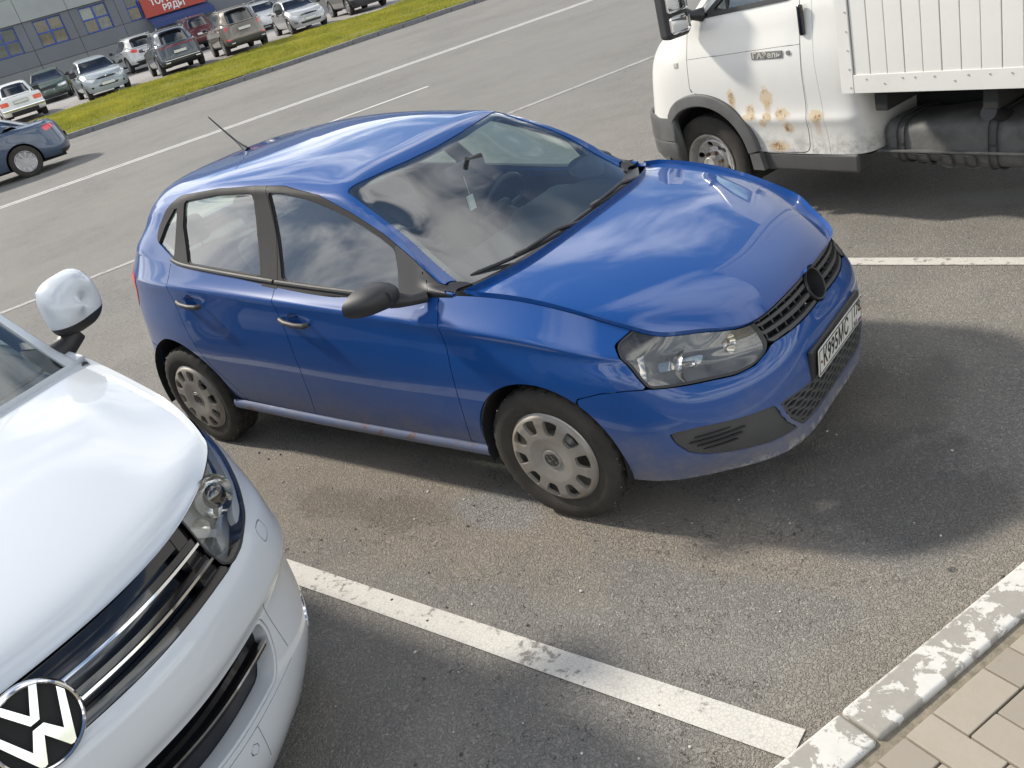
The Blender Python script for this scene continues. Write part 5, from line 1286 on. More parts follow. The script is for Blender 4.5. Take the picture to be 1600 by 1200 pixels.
# cab inside
b = MB(); b.box(-1.24, -.05, -.84, .84, .42, .50); b.box(-1.25, -1.20, -.84, .84, .5, 1.9); b.build('cab_floor', M_['dark'], truck)
for y in (-.45, .45):
    b = MB(); b.bbox(-1.15, -.65, y - .26, y + .26, .80, .95, .05, seg=2); b.bbox(-1.18, -1.05, y - .25, y + .25, .9, 1.62, .05, seg=2); b.build('cab_seat', M_['seat'], truck)
b = MB(); b.bbox(-.22, .02, -.82, .82, .9, 1.24, .05); b.build('dashboard', M_['interior'], truck)
# chassis, tank, axles
for y in (-.40, .40):
    b = MB(); b.bbox(-4.5, .35, y - .04, y + .04, .56, .72, .01); b.build('chassis_rail', M_['dark'], truck)
for x in (-1.45, -2.05, -2.75, -3.6):
    b = MB(); b.bbox(x - .04, x + .04, -1.02, 1.02, .73, .83, .01); b.build('cross_bearer', M_['dark'], truck)
def tank_surf():
    rows = []
    for x, sc in ((-1.315, .80), (-1.335, .94), (-1.38, 1.0), (-1.55, 1.0), (-1.75, 1.03), (-2.00, 1.03), (-2.13, 1.0), (-2.17, .94), (-2.19, .8)):
        r = []
        for k in range(33):
            w = 2 * math.pi * k / 32; cy, cz = math.cos(w), math.sin(w)
            r.append((x, .64 + math.copysign(abs(cy) ** .5, cy) * .19 * sc, .485 + math.copysign(abs(cz) ** .5, cz) * (.125 + .02 * (x < -1.7)) * sc))
        rows.append(r)
    return np.array(rows)
M_['tank'] = plain('tank_plastic', (0.085, 0.085, 0.082), 0.62, var=0.35, scale=9, bump=0.35, bscale=40)
tk = tank_surf(); m = grid_mesh(surf(tk, 66, 40), False)
b = MB(); b.add(m.V, m.F); n0 = len(b.v); 
for e in (0, -1): b.add([tuple(q) for q in tk[e]], [tuple(range(33))])
tank = b.build('fuel_tank', M_['tank'], truck, fix=True)
b = MB(); b.bbox(-2.21, -1.285, .44, .855, .438, .452, .004); b.build('tank_flange', M_['tank'], tank)
for x in (-1.435, -1.96): panel('tank_strap', clip(m, np.abs(m.V[:, 0] - x) - .022), M_['grey_plastic'], tank, .008, .007 * (1 if (m.N * (m.V - m.V.mean(0))).sum() > 0 else -1))
for x, w in ((-1.56, .035), (-1.70, .035), (-1.84, .03)): panels('tank_rib', clip(m, np.maximum(np.abs(m.V[:, 0] - x) - w, np.abs(m.V[:, 2] - .395) - .035)), M_['tank'], tank, .012, .010 * (1 if (m.N * (m.V - m.V.mean(0))).sum() > 0 else -1))
b = MB(); b.tube([(-1.99, .72, .60), (-1.99, .86, .66), (-1.99, .93, .69)], [.035, .035, .042], 12); b.build('filler_neck', M_['black_plastic'], tank)
b = MB(); b.tube([(-.95, .30, .42), (-1.6, .25, .40), (-3.0, .25, .42)], .03, 8); b.build('exhaust_pipe', M_['steel'], truck)
# box body
BX0, BX1, BYH, BZ0, BZ1 = -1.243, -4.45, 1.045, .845, 2.95
b = MB(); b.box(BX1 + .02, BX0 - .02, -BYH + .012, BYH - .012, BZ0 + .01, BZ1); b.build('box_body', M_['box_white'], truck, smooth=False)
pm_ = None
x = BX0 - .082; i = 0
while x > BX1 + .12:
    for ys in (1, -1):
        if pm_ is None:
            b = MB(); b.bbox(-.0488, .0488, -.008, .012, 0, BZ1 - .945, .004, seg=2); o = b.build('ribbed_plank', M_['box_white'], truck); pm_ = o.data
        else: o = bpy.data.objects.new('ribbed_plank', pm_); COL.objects.link(o); o.parent = truck
        o.location = (x - .05, ys * (BYH - .002 + random.uniform(-.0015, .0015)), .941); o.rotation_euler = (0, 0, 0 if ys > 0 else math.pi)
    x -= .1008
for ys in (1, -1):
    b = MB(); b.bbox(BX1, BX0 - .079, ys * (BYH + .002), ys * (BYH + .016), BZ0 - .002, .9425, .003); b.build('lower_rail', M_['box_white'], truck)
    b = MB(); b.bbox(BX0 - .078, BX0, ys * (BYH + .001), ys * (BYH + .018), BZ0 - .002, BZ1, .003); b.build('corner_rail', M_['box_white'], truck)
    b = MB()
    for k in range(34): b.tube([(BX0 - .16 - k * .094 - .012 * (k % 3), ys * (BYH + .015), .918 - .026 * (k % 4 == 1)), (BX0 - .16 - k * .094 - .012 * (k % 3), ys * (BYH + .0195), .918 - .026 * (k % 4 == 1))], .0045, 6)
    for k in range(20): b.tube([(BX0 - .062, ys * (BYH + .017), .875 + k * .1), (BX0 - .062, ys * (BYH + .0215), .875 + k * .1)], .0045, 6)
    tag(b.build('rivets', plain('rivet_grey', (.34, .33, .31), .5), truck), kind='stuff')
b = MB(); b.bbox(BX1 + .01, BX0 - .005, -BYH - .015, BYH + .015, BZ1 - .005, BZ1 + .04, .01); b.build('box_roof', M_['box_white'], truck)
# wheels
def truck_wheel(x, y, ys, steer=0.0, R=.335):
    hub = bpy.data.objects.new('wheel', None); COL.objects.link(hub); hub.parent = truck; hub.location = (x, y, R); hub.rotation_euler = (0, .35, steer + (math.pi if ys > 0 else 0))
    b = MB(); b.add(*tyre_mesh(R, .205, .185, 84, .007, lug=2)); b.build('tyre', M_['tyre'], hub, angle=28, fix=True)
    rs = np.linspace(.002, .204, 36); n = 96; P = np.zeros((36, n + 1, 3)); dome = np.interp(rs, [0, .05, .055, .085, .10, .15, .175, .19, .204], [-.105, -.105, -.045, -.045, -.03, -.055, -.035, -.085, -.090])
    for j, r in enumerate(rs):
        for i in range(n + 1): w = 2 * math.pi * i / n; P[j, i] = (r * math.cos(w), dome[j], r * math.sin(w))
    m = grid_mesh(P); m = m if m.N[300][1] < 0 else grid_mesh(P, True); f = np.full(len(m.V), 9.)
    for k in range(6): w = 2 * math.pi * k / 6; f = np.minimum(f, np.hypot(m.V[:, 0] - .128 * math.cos(w), m.V[:, 2] - .128 * math.sin(w)) - .021)
    panel('rim', clip(m, f, +1), plain('truck_rim', (.42, .41, .39), .45, .55, var=.3, scale=16), hub, .01)
    b = MB(); b.lathe([(.19, -.02), (.10, -.01), (.0, -.01)], 24); b.build('brake', M_['dark'], hub)
    for k in range(6):
        w = 2 * math.pi * (k + .5) / 6; b = MB(); b.tube([(.070 * math.cos(w), -.045, .070 * math.sin(w)), (.070 * math.cos(w), -.072, .070 * math.sin(w))], .012, 6); b.build('lug_nut', plain('rusty_nut', (.10, .06, .035), .8), hub)
for ys in (1, -1):
    truck_wheel(-.01, ys * .80, ys, 0); truck_wheel(-2.90, ys * .84, ys); truck_wheel(-2.90, ys * .62, ys)
b = MB(); b.tube([(-.01, -.75, .33), (-.01, .75, .33)], .04, 8); b.tube([(-2.9, -.8, .335), (-2.9, .8, .335)], .06, 8); b.build('axles', M_['dark'], truck)

# ================================================================== white passenger van
VY = -2.745
van = empty('passenger_van', (0, VY, 0), 0, 'white passenger van at the left edge, chrome badge on its black grille', 'van')
_sx = (-.75, -1.12, -1.8, -2.6, -3.4, -4.1, -4.55)
def vrow(front, z, y, tail, zt=None):
    """front: list of (x, y, z) for the nose; then the flank at height z; then the tail"""
    return [np.array(q, float) for q in front] + [np.array((x, yy_, z_), float) for x, yy_, z_ in zip(_sx, y, z)] + [np.array(q, float) for q in tail]
def tail(z, d=0.0): return [(-4.70 - d, .82, z), (-4.74 - d, .5, z), (-4.75 - d, 0, z)]
c7 = lambda v: [v] * 7
VAN_BELT = [
 vrow([(.085,0,.255),(.060,.3,.256),(-.045,.53,.260),(-.140,.675,.265),(-.250,.785,.27),(-.380,.865,.275),(-.55,.905,.28)], c7(.285), c7(.918), tail(.30)),
 vrow([(.125,0,.33),(.098,.3,.33),(-.010,.545,.33),(-.118,.70,.335),(-.228,.815,.34),(-.362,.893,.345),(-.55,.930,.35)], c7(.36), c7(.942), tail(.36, .02)),
 vrow([(.140,0,.45),(.115,.3,.45),(.012,.555,.45),(-.090,.718,.455),(-.205,.830,.46),(-.348,.905,.46),(-.55,.942,.46)], c7(.47), c7(.952), tail(.46, .04)),
 vrow([(.134,0,.66),(.109,.3,.66),(.010,.56,.662),(-.088,.728,.665),(-.200,.838,.667),(-.342,.912,.668),(-.55,.947,.66)], c7(.64), c7(.957), tail(.64, .04)),
 vrow([(.147,0,.695),(.122,.3,.695),(.026,.565,.70),(-.070,.738,.705),(-.180,.850,.712),(-.325,.920,.72),(-.55,.950,.72)], c7(.72), c7(.958), tail(.72, .03)),
 vrow([(.152,0,.73),(.127,.3,.73),(.030,.565,.735),(-.068,.737,.742),(-.182,.848,.75),(-.328,.918,.76),(-.55,.950,.77)], c7(.78), c7(.958), tail(.78, .02)),
 vrow([(.140,0,.81),(.113,.3,.81),(.014,.565,.815),(-.086,.732,.825),(-.200,.840,.84),(-.340,.908,.855),(-.55,.948,.87)], c7(.88), c7(.957), tail(.88, .01)),
 vrow([(.120,0,.845),(.092,.3,.845),(-.008,.565,.85),(-.104,.725,.868),(-.215,.828,.89),(-.350,.898,.915),(-.55,.940,.94)], c7(.96), c7(.955), tail(.96, 0)),
 vrow([(.088,0,.93),(.062,.3,.93),(-.033,.555,.935),(-.125,.708,.955),(-.226,.806,.98),(-.360,.878,1.0),(-.55,.922,1.03)], (1.05,1.07,1.08,1.08,1.08,1.08,1.08), (.942,.950,.953,.953,.953,.950,.93), tail(1.08, -.01)),
 vrow([(.045,0,1.000),(.020,.3,1.004),(-.062,.540,1.016),(-.148,.685,1.038),(-.236,.782,1.062),(-.365,.845,1.088),(-.55,.882,1.118)], (1.148,1.205,1.215,1.22,1.22,1.22,1.22), (.905,.932,.945,.948,.948,.943,.92), tail(1.22, -.02)),
]
VAN_HOOD = [
 ring((.045,0,1.000),(.020,.3,1.004),(-.062,.540,1.016),(-.148,.685,1.038),(-.236,.782,1.062)),
 ring((.015,0,1.040),(-.010,.3,1.044),(-.090,.53,1.054),(-.195,.69,1.070),(-.320,.815,1.083)),
 ring((-.10,0,1.092),(-.12,.3,1.094),(-.20,.54,1.098),(-.330,.715,1.104),(-.480,.865,1.107)),
 ring((-.38,0,1.160),(-.39,.3,1.160),(-.45,.57,1.158),(-.56,.75,1.150),(-.70,.898,1.141)),
 ring((-.68,0,1.210),(-.69,.33,1.210),(-.74,.62,1.206),(-.82,.80,1.195),(-.92,.915,1.178)),
 ring((-.90,0,1.238),(-.915,.35,1.237),(-.965,.64,1.232),(-1.03,.82,1.222),(-1.10,.928,1.203)),
]
VAN_TOP = [
 ring((-.95,0,1.225),(-.965,.38,1.224),(-1.02,.68,1.220),(-1.105,.865,1.212),(-1.125,.905,1.210),(-1.125,.925,1.208),(-1.115,.936,1.205)),
 ring((-1.33,0,1.555),(-1.345,.37,1.554),(-1.39,.64,1.546),(-1.455,.800,1.530),(-1.475,.845,1.485),(-1.475,.890,1.36),(-1.46,.943,1.208)),
 ring((-1.72,0,1.855),(-1.73,.35,1.853),(-1.755,.58,1.842),(-1.79,.720,1.815),(-1.80,.775,1.755),(-1.80,.860,1.50),(-1.80,.946,1.213)),
 ring((-2.35,0,1.955),(-2.35,.36,1.950),(-2.35,.60,1.930),(-2.35,.745,1.885),(-2.35,.805,1.80),(-2.35,.885,1.50),(-2.35,.949,1.218)),
 ring((-3.4,0,1.965),(-3.4,.36,1.960),(-3.4,.60,1.940),(-3.4,.745,1.895),(-3.4,.805,1.81),(-3.4,.885,1.50),(-3.4,.949,1.218)),
 ring((-4.35,0,1.950),(-4.35,.36,1.945),(-4.33,.60,1.920),(-4.30,.735,1.875),(-4.30,.795,1.79),(-4.32,.875,1.50),(-4.35,.936,1.218)),
 ring((-4.60,0,1.890),(-4.60,.34,1.885),(-4.57,.56,1.860),(-4.53,.680,1.815),(-4.52,.730,1.73),(-4.54,.80,1.48),(-4.58,.90,1.218)),
 ring((-4.73,0,1.22),(-4.725,.34,1.22),(-4.71,.6,1.22),(-4.69,.70,1.22),(-4.67,.76,1.22),(-4.65,.80,1.22),(-4.62,.86,1.22)),
]
VAN_TOP = [r + [r[-1] + np.array([0, -.012, -.03])] for r in VAN_TOP]
VB, VH, VT = build_surfaces(VAN_BELT, VAN_HOOD, VAN_TOP, 1.15)     # right half
W_ = M_['white_van']
VBm = merge(VB, mirror(VB)); VTm = merge(VT, mirror(VT))
vf = clip(VBm, -.62 - VBm.V[:, 0])                                   # nose
V_HL = roundpoly([(.545, 1.10), (.553, .93), (.572, .866), (.600, .846), (.660, .852), (.750, .884), (.805, .930), (.850, 1.0), (.866, 1.075), (.868, 1.2), (.545, 1.2)], [0, .01, .01, .012, .01, .02, .02, .02, .02, 0, 0])
V_GR = np.array([(.548, 1.2), (.5505, .93), (.569, .866), (.592, .846), (-.592, .846), (-.569, .866), (-.5505, .93), (-.548, 1.2)])
V_LOW = roundpoly([(-.590, .668), (.590, .668), (.606, .61), (.590, .535), (.550, .482), (-.550, .482), (-.590, .535), (-.606, .61)], .022)
f_hl = np.where(vf.V[:, 0] > -.45, sdf_poly(absy(vf), V_HL), 9.); f_gr = field(vf, 'yz', V_GR); f_lo = field(vf, 'yz', V_LOW)
zfen = vf.V[:, 2] - np.interp(vf.V[:, 0], [-.62, -.45, -.35, -.26, -.15], [.86, .885, .93, 1.02, 1.2])   # bumper / wing joint
body = clip(vf, np.minimum(np.minimum(f_hl, f_gr), f_lo) - .002, +1)
zf2 = body.V[:, 2] - np.interp(body.V[:, 0], [-.62, -.45, -.35, -.26, -.15], [.86, .885, .93, 1.02, 1.2])
bmp = clip(body, zf2 + .002)
# fine joints and the washer flap cut as grooves
flap = roundpoly([(.733, .838), (.775, .846), (.785, .800), (.742, .790)], .012); bmp = slot(bmp, lambda q: sdf_poly(absy(q), flap), .0016)
bmp = slot(bmp, lambda q: np.abs(q.V[:, 1]) - np.interp(q.V[:, 2], [.50, .69], [.640, .620]), .0018, lambda q: np.maximum(.50 - q.V[:, 2], q.V[:, 2] - .69))
bmp = slot(bmp, lambda q: q.V[:, 2] - .462, .0016, lambda q: np.abs(q.V[:, 1]) - .632)
bmp = slot(bmp, lambda q: np.abs(q.V[:, 1]) - .415, .0016, lambda q: np.maximum(.335 - q.V[:, 2], q.V[:, 2] - .4605))
bmp = slot(bmp, lambda q: np.hypot(q.V[:, 1] - .375, q.V[:, 2] - .42) - .017, .0015)
fogp = np.array([(.826 + .040 * math.cos(w), .425 + .062 * math.sin(w)) for w in np.linspace(0, 2 * math.pi, 24, endpoint=False)])
ffog = np.where(bmp.V[:, 0] < -.10, sdf_poly(absy(bmp), fogp), 9.); fogm = clip(bmp, ffog); bmp = clip(bmp, ffog, +1)
pieces = sorted(islands(bmp), key=lambda q: -len(q.F))
vb = panel('front_bumper', pieces[0], W_, van, .014)
for q in pieces[1:]:
    if len(q.F) > 2: panel('bumper_cover', q, W_, vb, .010)
panels('front_wing', clip(body, -(zf2 - .002)), W_, van, .014, 0, 6)
for q in islands(fogm):
    fg = panel('fog_lamp', q, M_['glass_dark'], van, 0, -.012); panel('fog_ring', clip(q, sdf_poly(absy(q), inset_poly(fogp, .012)), +1), M_['chrome'], fg, .01, -.003)
# grille
vg = clip(vf, np.maximum(f_gr, -9 * (f_hl > 0)) if False else f_gr); vg = clip(vg, -vg.V[:, 0] - .12)
vgr = panel('grille', offset(vg, -.05), M_['gloss_black'], van, 0)
for z0, h in ((.952, .0034), (.898, .0034)):
    s_ = strip_of(vg, lambda q: q.V[:, 2], z0 - h, z0 + h); s_ = clip(s_, np.abs(s_.V[:, 1]) - (.562 if z0 < .92 else .549)); panels('chrome_strip', s_, M_['chrome'], vgr, .012, .002)
    s_ = strip_of(vg, lambda q: q.V[:, 2], z0 + .004, z0 + .021); s_ = clip(s_, np.abs(s_.V[:, 1]) - .555); panels('slat', s_, M_['gloss_black'], vgr, .05, -.006)
s_ = clip(vg, vg.V[:, 2] - .868); panels('lower_slat', s_, M_['gloss_black'], vgr, .04, -.004)
s_ = clip(vg, .985 - vg.V[:, 2]); panels('upper_slat', s_, M_['gloss_black'], vgr, .05, -.014)
s_ = clip(vg, .50 - np.abs(vg.V[:, 1])); panels('end_piece', s_, M_['gloss_black'], vgr, .03, -.012)
Me = frame((.108, 0, .925), (1, 0, .32)); logo('badge', .100, .014, M_['chrome'], van, Me @ Matrix.Translation((0, 0, .006)))
b = MB(); b.prism([(.097 * math.cos(w), .097 * math.sin(w)) for w in np.linspace(0, 2 * math.pi, 40, endpoint=False)], -.02, .006, Me); b.build('badge_disc', M_['dark'], van, smooth=False)
# lower opening
vl = clip(vf, f_lo); vlo = panel('lower_grille', offset(vl, -.06), M_['gloss_black'], van, 0)
panels('chrome_strip', strip_of(strip_of(vl, lambda q: q.V[:, 2], .5945, .6015), lambda q: q.V[:, 1], -.575, .575), M_['chrome'], vlo, .012, .004)
panels('slat', strip_of(strip_of(vl, lambda q: q.V[:, 2], .575, .594), lambda q: q.V[:, 1], -.58, .58), M_['gloss_black'], vlo, .03, -.008)
panels('surround', clip(vl, field(vl, 'yz', inset_poly(V_LOW, .010)), +1), W_, vlo, .055, -.003)
b = MB(); b.bbox(-.266, .266, -.062, .062, -.012, .0, .006, M=frame((.150, 0, .385), (1, 0, -.04))); ph = b.build('plate_holder', M_['black_plastic'], van)
b = MB(); b.bbox(-.26, .26, -.056, .056, .0005, .003, .001, M=frame((.150, 0, .385), (1, 0, -.04))); b.build('number_plate', M_['white_plastic'], ph)
b = MB(); b.box(-.2535, -.2495, -.05, .05, .0032, .0036, M=frame((.150, 0, .385), (1, 0, -.04))); b.box(.2495, .2535, -.05, .05, .0032, .0036, M=frame((.150, 0, .385), (1, 0, -.04))); b.box(-.2535, .2535, .0505, .0535, .0032, .0036, M=frame((.150, 0, .385), (1, 0, -.04))); tag(b.build('plate_border', M_['ink'], ph), kind='stuff')
# head lamps
vh = clip(vf, f_hl)
for q in islands(vh):
    if len(q.F) < 20: continue
    ys = 1 if q.V[:, 1].mean() > 0 else -1
    lamp = panel('head_lamp', offset(q, -.060), plain('van_lamp_housing', (.42, .43, .42), .3, .15), van, -.061)
    panel('lens', q, M_['lens_clear'], lamp, 0, -.001)
    sd = sdf_poly(absy(q), V_HL); panel('seal', clip(q, sd + .006, +1), M_['black_plastic'], lamp, .006, .0004)
    A = np.abs(q.V[:, 1]); Z = q.V[:, 2]
    def strip(poly, name, mat, off, dep=.02):
        s_ = clip(q, sdf_poly(np.stack([A, Z], 1), np.array(poly)))
        if len(s_.F): panels(name, s_, mat, lamp, dep, off, 2)
    strip([(.700, .885), (.752, .898), (.806, .945), (.846, 1.01), (.860, 1.065), (.832, 1.065), (.806, 1.0), (.770, .95), (.715, .912)], 'side_reflector', plain('lamp_side', (.62, .63, .61), .18, .35), -.010)
    strip([(.66, .905), (.735, .945), (.772, .99), (.800, 1.04), (.785, 1.045), (.752, .992), (.72, .955), (.655, .92)], 'light_pipe', plain('pipe_grey', (.45, .46, .45), .2, .6), -.03)
    strip([(.575, .985), (.655, .918), (.625, .866), (.612, .872), (.628, .915), (.565, .965)], 'divider', plain('lamp_fin', (.40, .41, .40), .25, .6), -.022, .05)
    def bowl2(c, dirn, r, depth, name, mat):
        bb = MB(); Mx = frame(c, dirn); n = 32; prof = [(1, 0), (.97, -.1), (.86, -.4), (.62, -.72), (.3, -.93), (.12, -1)]
        V = [Mx @ Vector((q_ * r * math.cos(2 * math.pi * i / n), q_ * r * math.sin(2 * math.pi * i / n), z * depth)) for i in range(n) for q_, z in prof]
        bb.add(V, [(i * 6 + j, ((i + 1) % n) * 6 + j, ((i + 1) % n) * 6 + j + 1, i * 6 + j + 1) for i in range(n) for j in range(5)]); return bb.build(name, mat, lamp, fix=True)
    bowl2((-.135, ys * .690, .985), (1, ys * .1, .12), .062, .07, 'main_reflector', M_['reflector'])
    bb = MB(); Mo = frame((-.132, ys * .690, .985), (1, ys * .1, .12)); bmx = bmesh.new(); bmesh.ops.create_uvsphere(bmx, u_segments=18, v_segments=12, radius=.036); bb.bm(bmx, Mo @ Matrix.Diagonal((1, 1, .6, 1))); bb.build('projector', M_['glass_dark'], lamp)
    bowl2((-.085, ys * .592, .955), (1, ys * .05, .12), .030, .04, 'turn_reflector', M_['reflector'])
# bonnet
panel('bonnet', merge(VH, mirror(VH)), W_, van, .02)
# flanks and glass
side = clip(VB, VB.V[:, 0] + .6215); side = cutout(side, 'xz', circ((-.76, .34), .385), 0); side = cutout(side, 'xz', circ((-3.76, .34), .385), 0)
VD1 = [(-1.16, 0), (-1.16, .80), (-1.13, 2.2)]; 
def vcol(x): return np.abs(side.V[:, 0] - x) - .0022
zz_ = side.V[:, 2]; sp_ = side
for x in (-1.175, -2.185, -3.30): sp_ = clip(sp_, np.where(sp_.V[:, 2] > .36, np.abs(sp_.V[:, 0] - x) - .0024, 1), +1)
for k in (0, 1):
    for q in islands(LR(sp_, k)):
        xm = q.V[:, 0].mean(); panel('side_panel' if len(q.F) > 10 else 'side_trim', q, W_, van, .012)
    for x in (-2.05, -2.33):
        ys = -1 if k == 0 else 1; b = MB(); b.tube([(x - .09, ys * .958, 1.02), (x - .07, ys * .985, 1.022), (x + .07, ys * .985, 1.022), (x + .09, ys * .958, 1.02)], .013, 8); b.build('door_handle', W_, van)
V_WS = [(-1.75, .60), (-1.725, .4), (-1.71, 0), (-1.725, -.4), (-1.75, -.60), (-1.775, -.69), (-1.46, -.79), (-1.12, -.868), (-1.0, -.90), (-.6, -.90), (-.6, .90), (-1.0, .90), (-1.12, .868), (-1.46, .79), (-1.775, .69)]
vt = cutout(VTm, 'xy', V_WS, 0)
wins = {'front_door_window': roundpoly([(-1.30, 1.235), (-1.62, 1.52), (-1.80, 1.66), (-2.08, 1.69), (-2.10, 1.235)], .03), 'middle_window': roundpoly([(-2.27, 1.235), (-2.27, 1.69), (-3.22, 1.69), (-3.22, 1.235)], .05), 'rear_side_window': roundpoly([(-3.36, 1.235), (-3.36, 1.69), (-4.28, 1.67), (-4.36, 1.235)], .05)}
for pl in wins.values(): vt = clip(vt, field(vt, 'xz', pl), +1)
vt = clip(vt, np.where((vt.V[:, 0] < -4.4), field(vt, 'yz', roundpoly([(-.62, 1.28), (.62, 1.28), (.55, 1.78), (-.55, 1.78)], .05)), 9.), +1)
for q in panels('roof_and_pillars', vt, W_, van, .02, 0, 8): pass
wv = sub(VTm, 'xy', V_WS, .003); wso = panel('windscreen', wv, M_['glass_front'], van, 0, -.004); panel('edge_band', clip(wv, field(wv, 'xy', inset_poly(V_WS, .065)), +1), M_['frit'], wso, 0, -.007)
for nm, pl in wins.items():
    m_ = clip(VT, field(VT, 'xz', pl))
    for k in (0, 1): panel(nm, LR(m_, k), M_['glass_side'] if 'front' in nm else M_['glass_dark'], van, 0, -.006)
bw_ = clip(VTm, np.where((VTm.V[:, 0] < -4.4), field(VTm, 'yz', roundpoly([(-.62, 1.28), (.62, 1.28), (.55, 1.78), (-.55, 1.78)], .05)), 9.)); panel('tailgate_window', bw_, M_['glass_dark'], van, 0, -.006)
cwv = np.array([[(-.90 - .10 * t - .17 * (abs(y) / .93) ** 3 * 1.0, y, 1.222 - .012 * (abs(y) / .93) ** 2 - .004) for y in np.linspace(-.93, .93, 21)] for t in (0, .3, .7, 1.0)]); panel('cowl', grid_mesh(cwv, True), M_['black_plastic'], van, 0)
for a, b_, c_ in (((-1.13, .80, 1.235), (-1.045, .50, 1.245), (-1.01, .15, 1.252)), ((-1.03, .05, 1.25), (-1.03, -.3, 1.25), (-1.12, -.72, 1.24))):
    bb = MB(); bb.tube([tuple(q) for q in curve([a, b_, c_], 12)], [.005] + [.010] * 10 + [.005], 6); wo = bb.build('wiper', M_['black_plastic'], van)
    mid_ = (np.array(a) + np.array(c_)) / 2; bb = MB(); bb.tube([(mid_[0] + .05, mid_[1] * .4, 1.235), (mid_[0] + .03, mid_[1] * .8, 1.258), (mid_[0] - .0, mid_[1], 1.255)], [.014, .010, .008], 8); bb.build('arm', M_['black_plastic'], wo)
# mirrors
for k in (0, 1):
    ys = -1 if k == 0 else 1; c = (-1.245, 1.035, 1.378); n = 64; rows = 16; V = []; F = []
    for j in range(rows + 1):
        ph_ = j / rows * math.pi / 2; sc = math.cos(ph_) ** .5; dx = math.sin(ph_) * .10
        for i in range(n):
            w = 2 * math.pi * i / n; cx, cz = math.cos(w), math.sin(w); oy = math.copysign(abs(cx) ** .62, cx) * .112; oz = math.copysign(abs(cz) ** .62, cz) * .106; mo_ = j / rows; oy = oy * (1 - mo_) + mo_ * cx * .112; oz = oz * (1 - mo_) + mo_ * cz * .106
            V.append((c[0] + dx - .02 * (oy / .108), ys * (c[1] + oy * sc), c[2] + oz * sc + .05 * oy))
    for j in range(rows):
        for i in range(n): F.append((j * n + i, j * n + (i + 1) % n, (j + 1) * n + (i + 1) % n, (j + 1) * n + i))
    VV = np.array(V); g_ = Mesh(VV, VV * 0 + [1, 0, 0], F + [tuple(range(n))]); zl = VV[:, 2] - .05 * (np.abs(VV[:, 1]) - c[1]) - (c[2] - .052)
    up_ = clip(g_, zl, +1); lo_ = clip(g_, zl)
    bb = MB(); bb.add(up_.V, up_.F); mo = bb.build('door_mirror', W_, van, fix=True)
    bb = MB(); bb.add(lo_.V, lo_.F); bb.build('mirror_base', M_['black_plastic'], mo, fix=True)
    bb = MB(); bb.tube([(-1.24, ys * 1.0, 1.275), (-1.235, ys * .95, 1.245), (-1.23, ys * .90, 1.235)], [.042, .04, .045], 10); bb.build('mirror_arm', M_['black_plastic'], mo)
    bb = MB(); bb.bbox(c[0] - .012, c[0] - .004, -.088, .088, -.078, .078, .02, M=Matrix.Translation((0, ys * c[1], c[2]))); bb.build('mirror_glass', M_['chrome'], mo)
# inside and below
b = MB(); b.box(-4.6, -.3, -.85, .85, .33, .36); b.build('floor_pan', M_['dark'], van)
ds = [[(x, y, z - .04 * (abs(y) / .9) ** 3) for y in np.linspace(-.86, .86, 15)] for x, z in ((-.98, 1.15), (-1.15, 1.16), (-1.42, 1.13), (-1.55, 1.02), (-1.55, .7))]
panel('dashboard', grid_mesh(surf(np.array(ds), 30, 24), True), plain('van_dash', (.11, .105, .095), .8), van, 0)
for x in (-2.05, -3.0, -3.85):
    for y in (-.45, .45):
        b = MB(); b.bbox(x - .25, x + .25, y - .26, y + .26, .72, .88, .05, seg=2); b.bbox(x - .30, x - .16, y - .25, y + .25, .85, 1.45, .05, seg=2); b.bbox(x - .29, x - .19, y - .13, y + .13, 1.48, 1.66, .04, seg=2); b.build('seat', M_['seat'], van)
b = MB(); b.box(-.70, -.05, -.58, .58, .40, .84); b.build('engine_bay', M_['dark'], van)
for x in (-.76, -3.76):
    for ys in (-1, 1):
        make_wheel('wheel', van, (x, ys * .825, .335), ys, 0, .335, False, .215, False)

